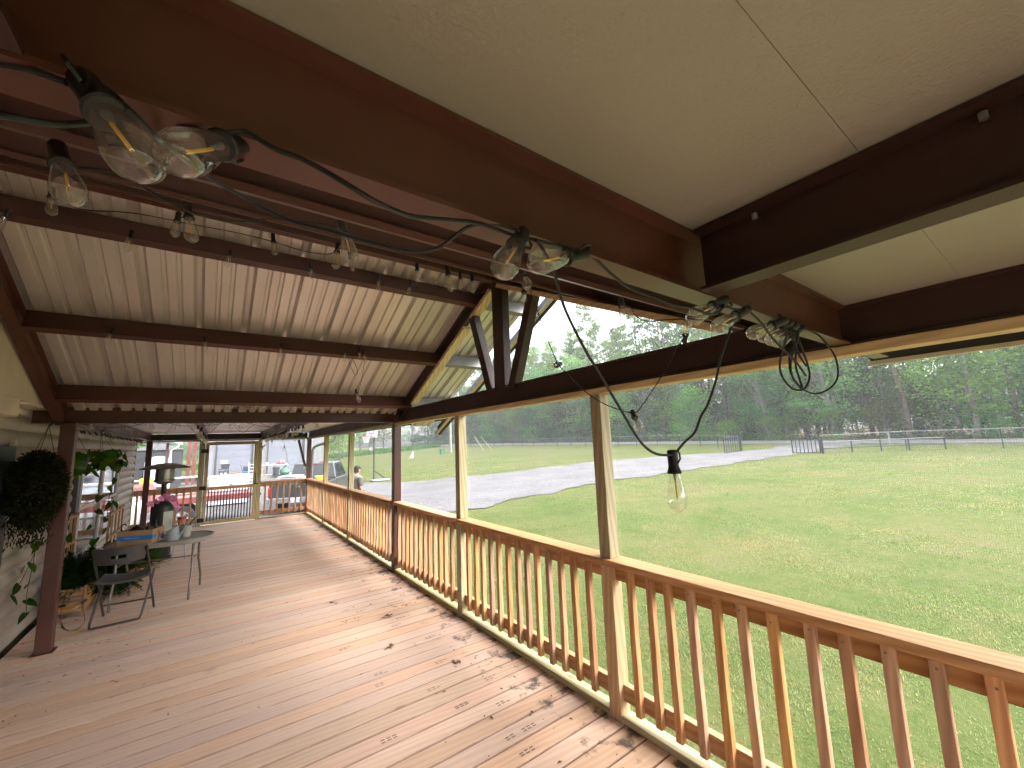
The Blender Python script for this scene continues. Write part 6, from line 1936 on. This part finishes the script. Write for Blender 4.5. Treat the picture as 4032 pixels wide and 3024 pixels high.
t = thing('utility_box', 'small dark utility box on the lawn left of the pole', 'utility box', (kx, ky, tz(kx, ky)))
MB().box(kx - 0.35, kx + 0.35, ky - 0.3, ky + 0.3, tz(kx, ky) - 0.05, tz(kx, ky) + 0.75).build('cabinet', 'green_bag', t, bevel=0.03)
MB().box(kx - 0.39, kx + 0.39, ky - 0.34, ky + 0.34, tz(kx, ky) + 0.751, tz(kx, ky) + 0.83).build('lid', 'green_bag', t)

# small white and black dog sitting on the lawn
dx, dy = 20.6, 56.0
dz = tz(dx, dy)
dg_ = thing('dog', 'small white and black dog sitting out on the lawn', 'dog', (dx, dy, dz))
J = [(0, 0, 0.22), (0.12, 0, 0.42), (0.2, 0, 0.62), (0.26, 0, 0.76), (0.40, 0, 0.73), (0.24, 0.08, 0.3), (0.27, 0.08, 0.03), (0.24, -0.08, 0.3), (0.27, -0.08, 0.03), (0.0, 0.12, 0.12), (0.16, 0.13, 0.04), (0.0, -0.12, 0.12), (0.16, -0.13, 0.04), (-0.16, 0, 0.06), (-0.34, 0, 0.05), (0.24, 0.07, 0.88), (0.24, -0.07, 0.88)]
J = [Vector(j) * 1.15 + Vector((dx, dy, dz)) for j in J]
body('body', J, [(0, 1), (1, 2), (2, 3), (3, 4), (2, 5), (5, 6), (2, 7), (7, 8), (0, 9), (9, 10), (0, 11), (11, 12), (0, 13), (13, 14), (3, 15), (3, 16)], [0.19, 0.17, 0.13, 0.11, 0.045, 0.055, 0.04, 0.055, 0.04, 0.1, 0.045, 0.1, 0.045, 0.04, 0.02, 0.025, 0.025], 'dog_coat', dg_, dg_.location, 1)
body('black_patch', [J[1] + Vector((-0.05, -0.03, 0.03)), J[2] + Vector((-0.04, -0.02, 0.02))], [(0, 1)], [0.175, 0.125], 'cap_black', dg_, dg_.location, 1)
# ------------------------------------------------------------------ fences and gates at the road
def g3(x, y, dz=0.0):
    return Vector((x, y, tz(x, y) + dz))
def line_pts(P, step):
    out = []
    for a, b in zip(P[:-1], P[1:]):
        d = math.dist(a, b)
        n = max(1, round(d / step))
        out += [(a[0] + (b[0] - a[0]) * i / n, a[1] + (b[1] - a[1]) * i / n) for i in range(n)]
    return out + [P[-1]]
def wire_fence(label, P, step, h, top_r, wires, vstep, skip_last=False):
    t = thing('wire_fence', label, 'fence', g3(*P[0]), 'fences along the road')
    pts = line_pts(P, step)
    for i, p in enumerate(pts):
        MB().tube([g3(*p, -0.1), g3(*p, h)], 0.032, 6).build('post', 'fence_iron', t)
    MB().tube([g3(*p, h) for p in pts], top_r, 6).build('top_rail', 'dull_rail', t)
    m = MB()
    for k in range(wires):
        z = 0.12 + (h - 0.2) * k / (wires - 1)
        m.tube([g3(*p, z) for p in pts], 0.005, 3)
    if vstep:
        for p in line_pts(P, vstep):
            m.tube([g3(*p, 0.1), g3(*p, h - 0.06)], 0.0045, 3)
    m.build('wire_mesh', 'fence_wire', t, kind='stuff')
    return t
wire_fence('long wire fence with a pale top rail running left of the drive along the road', [(41.5, 112), (41.4, 60), (41.5, 27.2), (40.2, 24.0), (35.75, 17.85)], 3.1, 1.25, 0.024, 8, 0.45)
wire_fence('tall wire mesh fence with a pale top rail right of the drive', [(34.55, 11.4), (38.2, 7.4), (39.3, 3.0), (40.3, -10), (41, -26)], 4.3, 1.28, 0.024, 9, 0.3)
pf_ = thing('pipe_fence', 'low dark pipe fence with two rails starting at the right road gate', 'fence', g3(34.1, 11.2), 'fences along the road')
PP = [(34.0, 11.15), (35.2, 9.75), (36.35, 8.4), (37.3, 7.1), (38.15, 5.45)]
for i, p in enumerate(PP):
    MB().tube([g3(*p, -0.1), g3(*p, 1.15 if i == 0 else 0.84)], 0.07 if i == 0 else 0.045, 8).build('post', 'fence_iron', pf_)
for z in (0.82, 0.36):
    MB().tube([g3(*p, z) for p in PP], 0.028, 6).build('rail', 'dull_rail' if z > 0.5 else 'fence_iron', pf_)
def bar_gate(label, a, b, h, n):
    t = thing('bar_gate', label, 'gate', g3(*a), 'road gates of upright bars')
    A0, B0 = g3(*a, 0.05), g3(*b, 0.05)
    up = Vector((0, 0, h))
    MB().tube([A0, B0], 0.03, 6).build('bottom_rail', 'fence_iron', t)
    MB().tube([A0 + up, B0 + up], 0.03, 6).build('top_rail', 'fence_iron', t)
    for i in range(n):
        p = A0.lerp(B0, i / (n - 1))
        MB().tube([p, p + up], 0.045 if i in (0, n - 1) else 0.03, 6).build('bar', 'fence_iron', t)
    return t
bar_gate('dark bar gate standing open on the left side of the drive', (32.9, 17.75), (35.6, 17.75), 1.28, 8)
bar_gate('dark bar gate standing open on the right side of the drive', (33.75, 13.0), (34.15, 11.35), 1.3, 8)
t = thing('gate_post', 'thick dark post the left road gate hangs from', 'post', g3(35.72, 17.7))
MB().tube([g3(35.72, 17.7, -0.1), g3(35.72, 17.7, 1.42)], 0.075, 8).build('post', 'fence_iron', t)
MB().lathe([(0.09, 0), (0.06, 0.04), (0, 0.05)], 8, Matrix.Translation(g3(35.72, 17.7, 1.42))).build('finial', 'fence_iron', t)
c_ = g3(43.2, 9.3)
t = thing('mailbox', 'dark mailbox on a post beyond the right pipe fence', 'mailbox', c_)
MB().box(c_.x - 0.05, c_.x + 0.05, c_.y - 0.05, c_.y + 0.05, c_.z - 0.1, c_.z + 1.05).build('post', 'pole_wood', t)
MB().prism([(c_.x - 0.25, c_.y - 0.12, c_.z + 1.051), (c_.x - 0.25, c_.y + 0.12, c_.z + 1.051), (c_.x - 0.25, c_.y + 0.12, c_.z + 1.2), (c_.x - 0.25, c_.y + 0.06, c_.z + 1.3), (c_.x - 0.25, c_.y - 0.06, c_.z + 1.3), (c_.x - 0.25, c_.y - 0.12, c_.z + 1.2)], (0.5, 0, 0)).build('box', 'dark_gray', t)

# ------------------------------------------------------------------ trees
RS = np.random.RandomState(5)
def kites(base, d, ln, w):
    """Arrays of kite-shaped leaves: base (n,3), direction (n,3), length and width (n,)."""
    n = len(base)
    r = RS.normal(size=(n, 3))
    s = np.cross(d, r)
    s /= np.linalg.norm(s, axis=1, keepdims=True) + 1e-9
    mid = base + d * (ln * 0.5)[:, None]
    s = s * (w * 0.5)[:, None]
    return np.stack([base, mid + s, base + d * ln[:, None], mid - s], axis=1).reshape(-1, 3)
def unit(v):
    return v / (np.linalg.norm(v, axis=-1, keepdims=True) + 1e-9)
def tree_parts(trunk_mb, bark, co, leafm, label, grp, cat='tree', name='tree'):
    t = thing(name, label, cat, (0, 0, 0), grp)
    trunk_mb.build('trunk', bark, t, smooth='all')
    o = bpy.data.objects.new('crown', arr_mesh('crown', co, 4, leafm))
    COL.objects.link(o)
    o.parent = t
    return t
def pine(h, seed, crown_from=0.45, lw=1.0):
    r = random.Random(seed)
    tb_ = MB()
    bend = (r.uniform(-0.5, 0.5), r.uniform(-0.5, 0.5))
    path = [Vector((bend[0] * (k / 7) ** 2, bend[1] * (k / 7) ** 2, h * k / 7 - (0.3 if k == 0 else 0))) for k in range(8)]
    tb_.tube(path, [0.21 * h / 22 * (1 - 0.9 * (k / 7)) + 0.02 for k in range(8)], 7)
    B, Dd, Ln, Wd = [], [], [], []
    def at(z):
        u = z / h
        return Vector((bend[0] * u * u, bend[1] * u * u, z))
    for i in range(54):
        u = crown_from + (1 - crown_from) * ((i + r.random()) / 54) ** 0.85
        if r.random() < 0.12:
            continue
        a = r.uniform(0, 6.283)
        ll = lw * (0.7 + 2.9 * math.sin(math.pi * min(1, 0.22 + 0.74 * (u - crown_from) / (1 - crown_from))) ** 0.8) * r.uniform(0.55, 1.15)
        p0 = at(u * h)
        rise = r.uniform(-0.05, 0.5)
        d = Vector((math.cos(a), math.sin(a), rise)).normalized()
        p1 = p0 + d * ll + Vector((0, 0, 0.15 * ll))
        tb_.tube([p0, (p0 + p1) / 2 - Vector((0, 0, 0.06 * ll)), p1], [0.045, 0.03, 0.012], 4, False)
        for k in range(8):
            v = 0.35 + 0.65 * r.random()
            c = p0.lerp(p1, v) + Vector((r.gauss(0, 0.28), r.gauss(0, 0.28), r.gauss(0, 0.16)))
            for q in range(9):
                dd = Vector((r.gauss(0, 1), r.gauss(0, 1), r.gauss(0.35, 0.8))).normalized()
                B.append(c + dd * 0.05)
                Dd.append(dd)
                Ln.append(r.uniform(0.34, 0.62))
                Wd.append(r.uniform(0.11, 0.20))
    for i in range(5):
        z = r.uniform(0.2, crown_from) * h
        a = r.uniform(0, 6.283)
        p0 = at(z)
        tb_.tube([p0, p0 + Vector((math.cos(a), math.sin(a), r.uniform(-0.2, 0.3))) * r.uniform(0.5, 1.6)], [0.03, 0.01], 4, False)
    return tb_, kites(np.array(B), np.array(Dd), np.array(Ln), np.array(Wd))
def broad(h, seed, rad, base_u=0.2, nclump=95, per=42, leaf=0.30, spread=0.75):
    r = random.Random(seed)
    tb_ = MB()
    lean = Vector((r.uniform(-0.06, 0.06), r.uniform(-0.06, 0.06), 1))
    tb_.tube([lean * (h * k / 6) - (Vector((0, 0, 0.3)) if k == 0 else Vector()) + Vector((r.gauss(0, 0.06), r.gauss(0, 0.06), 0)) for k in range(7)], [0.17 * h / 13 * (1 - 0.85 * k / 6) + 0.015 for k in range(7)], 7)
    B, Dd, Ln, Wd = [], [], [], []
    for i in range(nclump):
        u = base_u + (1 - base_u) * r.random() ** 0.8
        rr = rad * (math.sin(math.pi * min(0.97, (u - base_u) / (1 - base_u) * 0.86 + 0.12)) ** 0.7) * math.sqrt(r.random()) * r.uniform(0.75, 1.15)
        a = r.uniform(0, 6.283)
        c = lean * (u * h) + Vector((rr * math.cos(a), rr * math.sin(a), 0))
        if i % 3 == 0:
            p0 = lean * (h * max(0.12, u - 0.22))
            tb_.tube([p0, p0.lerp(c, 0.6) + Vector((0, 0, 0.1)), c], [0.05, 0.03, 0.01], 4, False)
        out = Vector((math.cos(a), math.sin(a), 0.2))
        n_ = int(per * r.uniform(0.5, 1.4))
        for q in range(n_):
            off = Vector((r.gauss(0, spread), r.gauss(0, spread), r.gauss(0, spread * 0.42)))
            dd = (out * 0.5 + Vector((r.gauss(0, 1), r.gauss(0, 1), r.gauss(-0.1, 0.5)))).normalized()
            B.append(c + off)
            Dd.append(dd)
            Ln.append(r.uniform(0.7, 1.3) * leaf)
            Wd.append(r.uniform(0.5, 0.85) * leaf)
    return tb_, kites(np.array(B), np.array(Dd), np.array(Ln), np.array(Wd))
GW = 'trees of the wood beyond the road'
PINES, BROADS, SHRUBS = [], [], []
for i, (h, cf) in enumerate(((23, 0.40), (25, 0.48), (21, 0.32), (26, 0.52), (18, 0.24))):
    tb_, co = pine(h, 20 + i, cf, 1.15 if i == 2 else 1.0)
    PINES.append((h, tree_parts(tb_, 'bark_pine', co, 'pine_needles', 'tall thin-crowned pine in the wood beyond the road', GW, 'tree', 'pine_tree')))
for i, (h, rd_, mt) in enumerate(((13, 3.4, 'broad_leaves'), (11, 2.9, 'dark_leaves'), (15, 3.6, 'dark_leaves'), (9, 2.7, 'broad_leaves'), (12, 3.0, 'olive_leaves'))):
    tb_, co = broad(h, 60 + i, rd_, 0.14)
    lb = {'broad_leaves': 'fresh green leafy tree in the wood beyond the road', 'dark_leaves': 'dark green leafy tree in the wood beyond the road', 'olive_leaves': 'olive tinted leafy tree in the wood beyond the road'}[mt]
    BROADS.append((h, tree_parts(tb_, 'bark_gray', co, mt, lb, GW, 'tree', 'leafy_tree')))
for i, (h, rd_, mt) in enumerate(((4.0, 2.2, 'dark_leaves'), (3.0, 1.9, 'broad_leaves'), (5.0, 2.3, 'olive_leaves'))):
    tb_, co = broad(h, 90 + i, rd_, 0.02, 40, 36, 0.22, 0.55)
    SHRUBS.append((h, tree_parts(tb_, 'bark_gray', co, mt, {'dark_leaves': 'dark bush', 'broad_leaves': 'fresh green bush', 'olive_leaves': 'olive brown bush'}[mt] + ' at the edge of the wood beyond the road', 'bushes at the edge of the wood', 'bush', 'bush')))
used = {}
BASE_LABEL = {}
def zone(x, y):
    if y > 74:
        return 'far left, past the utility pole'
    if y > 40:
        return 'behind the middle of the long fence'
    if y > 20:
        return 'behind the corner of the long fence'
    if y > 9:
        return 'straight behind the open road gates'
    return 'behind the tall mesh fence on the right'
def plant(proto, x, y, s, label=None, group=None):
    h, o = proto
    if label is None:
        b_ = BASE_LABEL.setdefault(o.name, o['label'])
        ww = b_.split(' in the wood')[0].split(' at the edge')[0]
        row_ = '' if 'bush' in b_ else (' at the wood edge' if x < 57 else ' deep in the wood')
        label = ww + row_ + ' ' + zone(x, y)
    z = tz(x, y) - 0.05
    rz = random.uniform(0, 6.283)
    sc_ = (s * random.uniform(0.9, 1.1), s * random.uniform(0.9, 1.1), s)
    if o.name not in used:
        used[o.name] = 1
        o.location, o.rotation_euler, o.scale = (x, y, z), (0, 0, rz), sc_
        if label:
            o['label'] = label
        if group:
            o['group'] = group
        return o
    return clone_tree(o, (x, y, z), rz, sc_, label, group)
random.seed(77)
taken = []
def free(x, y, d):
    for a, b in taken:
        if (a - x) ** 2 + (b - y) ** 2 < d * d:
            return False
    taken.append((x, y))
    return True
n = 0
for tries in range(4000):
    if n >= 150:
        break
    x = 53.5 + random.random() ** 1.3 * 34
    y = random.uniform(-30, 130)
    if free(x, y, 2.5):
        plant(random.choice(PINES), x, y, random.uniform(0.82, 1.08))
        n += 1
n = 0
for tries in range(4000):
    if n >= 190:
        break
    x = 51.6 + random.random() ** 1.3 * 26
    y = random.uniform(-28, 128)
    if free(x, y, 1.9):
        pr = random.choice(BROADS)
        plant(pr, x, y, random.uniform(0.7, 1.2))
        n += 1
n = 0
y = -26.0
while y < 126:
    x = 50.8 + random.uniform(0, 2.6)
    plant(random.choice(SHRUBS), x, y, random.uniform(0.55, 1.15))
    y += random.uniform(0.9, 2.4)
for i in range(80):
    plant(random.choice(SHRUBS), 55 + random.random() * 24, random.uniform(-26, 115), random.uniform(0.8, 1.3))
# trees with a look of their own
plant(BROADS[0], 51.2, 5.2, 1.12, 'bright green broad-leaved tree standing out at the right above the mesh fence', GW)
plant(BROADS[3], 51.0, 43.5, 0.95, 'yellow-green young tree at the wood edge behind the long wire fence', GW)
# wood behind the far field on the left and behind the workshop
for i in range(26):
    x = -28 + i * 3.1 + random.uniform(-1, 1)
    y = 118 + random.uniform(-3, 8)
    plant(random.choice(BROADS if i % 3 else PINES), x, y, random.uniform(0.85, 1.2), 'tree of the dark tree line behind the far field', 'tree line behind the far field')
for i, (x, y, s) in enumerate(((-9.5, 60, 1.0), (-13, 64, 1.1), (-16.5, 61, 1.0), (-7, 66, 1.0), (-20, 66, 1.2), (-11, 70, 1.2), (-24, 62, 1.0), (12, 70, 0.75), (15.5, 76, 0.85), (9.5, 78, 0.8), (18, 84, 0.9))):
    plant(BROADS[(i * 2) % 4], x, y, s, 'leafy tree behind the sheds left of the workshop' if x < 0 else 'bushy tree right of the workshop beyond the pickup', 'trees round the workshop')
# pale leaning trunk in the wood
sx, sy = 51.5, 21.5
t = thing('dead_tree', 'pale bare leaning dead tree at the wood edge right of the drive', 'tree', g3(sx, sy))
MB().tube([g3(sx, sy, -0.2), g3(sx, sy, 2) + Vector((0.1, 0.5, 0)), g3(sx, sy, 4.5) + Vector((0, 1.2, 0)), g3(sx, sy, 6.5) + Vector((0, 1.0, 0))], [0.13, 0.11, 0.08, 0.03], 7).build('trunk', 'bark_gray', t, smooth=True)
for a, z in ((0.5, 3.2), (-0.8, 4.2), (0.9, 5.0)):
    MB().tube([g3(sx, sy, z) + Vector((0, 0.25 * z, 0)), g3(sx, sy, z + 0.7) + Vector((0, 0.25 * z + a, 0))], [0.04, 0.015], 5).build('branch', 'bark_gray', t)
sx, sy = 50.6, 9.3
t = thing('snapped_pine', 'broken pine trunk bent over sideways at the top among the right-hand trees', 'tree', g3(sx, sy))
MB().tube(smooth_path([g3(sx, sy, -0.2), g3(sx, sy, 4), g3(sx, sy, 7.4) + Vector((0, 0.5, 0)), g3(sx, sy, 9.2) + Vector((0, 0.9, 0)), g3(sx, sy, 9.7) + Vector((0, 1.6, 0)), g3(sx, sy, 9.5) + Vector((0, 3.0, 0))]), 0.2, 8).build('trunk', 'bark_pine', t, smooth=True)

# ------------------------------------------------------------------ grass
def in_drive(X, Y):
    near = np.interp(X, [p[0] for p in DRIVE_A], [p[1] for p in DRIVE_A])
    far = np.full_like(X, 0.0)
    fx = [2.2, 4, 7, 10.4, 23.7, 30, 36.5, 44]
    fy = [46, 30, 25, 23.8, 24, 21, 16.6, 16.4]
    far = np.interp(X, fx, fy)
    nz = 0.45 * np.sin(X * 2.1) * np.sin(X * 0.77 + 1) + 0.25 * np.sin(X * 5.3)
    return (Y > near + 0.30 + nz * 0.8) & (Y < far - 0.30 + nz * 0.8)
def lawn_noise(X, Y):
    return (np.sin(X * 1.3 + 2 * np.sin(Y * 0.6)) * np.sin(Y * 1.1 + 1.7 * np.sin(X * 0.45)) + 0.6 * np.sin(X * 3.7 + Y * 2.2) * np.sin(Y * 4.1 - X * 1.3) + 0.5 * np.sin(X * 0.5 - 1) * np.sin(Y * 0.43)) / 2.1
def blades(x0, x1, y0, y1, dens, hmin, hmax, w, clump=0.75):
    n = int((x1 - x0) * (y1 - y0) * dens)
    X = RS.uniform(x0, x1, n)
    Y = RS.uniform(y0, y1, n)
    ns = lawn_noise(X, Y)
    keep = (~in_drive(X, Y)) & (RS.uniform(0, 1, n) < 0.60 + 1.1 * clump * ns)
    X, Y, ns = X[keep], Y[keep], ns[keep]
    n = len(X)
    Xc, Yc = np.clip(X, -40, 48), np.clip(Y, -30, 90)
    Z = TC[0] + TC[1] * Xc + TC[2] * Yc + TC[3] * Xc * Xc + TC[4] * Xc * Yc + TC[5] * Yc * Yc
    Z += np.where((X > 0.6) & (X < 45), 0.025 * np.sin(X * 0.9 + 1.3 * np.sin(Y * 0.31)) * np.sin(Y * 0.7 + 0.5), 0) - 0.006
    H = RS.uniform(hmin, hmax, n) * (0.75 + 0.6 * np.clip(ns, -0.6, 0.8))
    d = unit(np.stack([RS.normal(0, 0.55, n), RS.normal(0, 0.55, n), np.ones(n)], axis=1))
    return kites(np.stack([X, Y, Z], axis=1), d, H, np.full(n, w) * RS.uniform(0.7, 1.3, n))
co = [blades(0.16, 3.2, -4, 9, 3600, 0.025, 0.062, 0.0065), blades(3.2, 7, -6, 12.3, 1900, 0.025, 0.058, 0.0085), blades(7, 13, -8, 13.5, 800, 0.025, 0.062, 0.013),
      blades(13, 24, -12, 14, 260, 0.03, 0.075, 0.024), blades(24, 44, -20, 18, 70, 0.035, 0.08, 0.045), blades(5, 24, 22, 40, 90, 0.035, 0.08, 0.04)]
g_ = bpy.data.objects.new('grass', arr_mesh('grass', np.concatenate(co), 4, 'grass_blades'))
COL.objects.link(g_)
tag(g_, 'short patchy yellow-green lawn grass', 'grass', None, 'stuff')
co = blades(-12, 41, 88, 112, 26, 0.6, 1.1, 0.14, 0.2)
g_ = bpy.data.objects.new('tall_grass', arr_mesh('tall_grass', co, 4, 'tall_grass'))
COL.objects.link(g_)
tag(g_, 'unmown tall grass at the far side of the field', 'grass', None, 'stuff')
co = blades(49.3, 52.5, -26, 112, 7, 0.25, 0.6, 0.10, 0.3)
g_ = bpy.data.objects.new('roadside_weeds', arr_mesh('roadside_weeds', co, 4, 'tall_grass'))
COL.objects.link(g_)
tag(g_, 'ragged weeds on the clay bank beyond the road', 'weeds', None, 'stuff')

# ------------------------------------------------------------------ small things on the boards
random.seed(3)
m = MB()
def crumb(x, y, s):
    a = random.uniform(0, 6.283)
    ca, sa = math.cos(a) * s, math.sin(a) * s
    w = random.uniform(0.25, 0.5)
    zz = random.uniform(0.004, 0.012)
    m.add([(x - ca, y - sa, 0.0025), (x + sa * w, y - ca * w, zz), (x + ca, y + sa, 0.003), (x - sa * w, y + ca * w, zz * 0.6)], [(0, 1, 2), (0, 2, 3)])
for i in range(70):
    crumb(-0.1 - abs(random.gauss(0, 0.35)), random.uniform(0.9, 6.5), random.uniform(0.006, 0.02))
for i in range(130):
    crumb(random.uniform(-3.35, -0.2), random.uniform(1.2, 9.0), random.uniform(0.005, 0.016))
for i in range(60):
    crumb(random.uniform(-3.35, -2.5), random.uniform(4.2, 6.6), random.uniform(0.006, 0.02))
for c in ((-0.75, 3.6), (-0.55, 4.25), (-0.42, 3.05), (-0.9, 5.0)):
    for i in range(9):
        crumb(c[0] + random.gauss(0, 0.025), c[1] + random.gauss(0, 0.025), random.uniform(0.012, 0.03))
lt = m.build('leaf_litter', 'dry_leaf', None, (-1.5, 4, 0))
tag(lt, 'crumbled brown leaf bits scattered over the porch boards', 'leaf litter', None, 'stuff')
# ------------------------------------------------------------------ air
hz_box = MB().box(-45, 104, -40, 140, -2.2, 32).build('haze', [], None, (30, 50, 15))
hm = bpy.data.materials.new('haze')
hm.use_nodes = True
hm.node_tree.nodes.clear()
_o = hm.node_tree.nodes.new('ShaderNodeOutputMaterial')
_p = hm.node_tree.nodes.new('ShaderNodeVolumePrincipled')
_p.inputs['Color'].default_value = (0.86, 0.92, 0.95, 1)
_p.inputs['Density'].default_value = 0.0012
_p.inputs['Anisotropy'].default_value = 0.2
hm.node_tree.links.new(_p.outputs[0], _o.inputs['Volume'])
hz_box.data.materials.append(hm)
hz_box['kind'] = 'stuff'
hz_box['label'] = 'thin pale humid air'
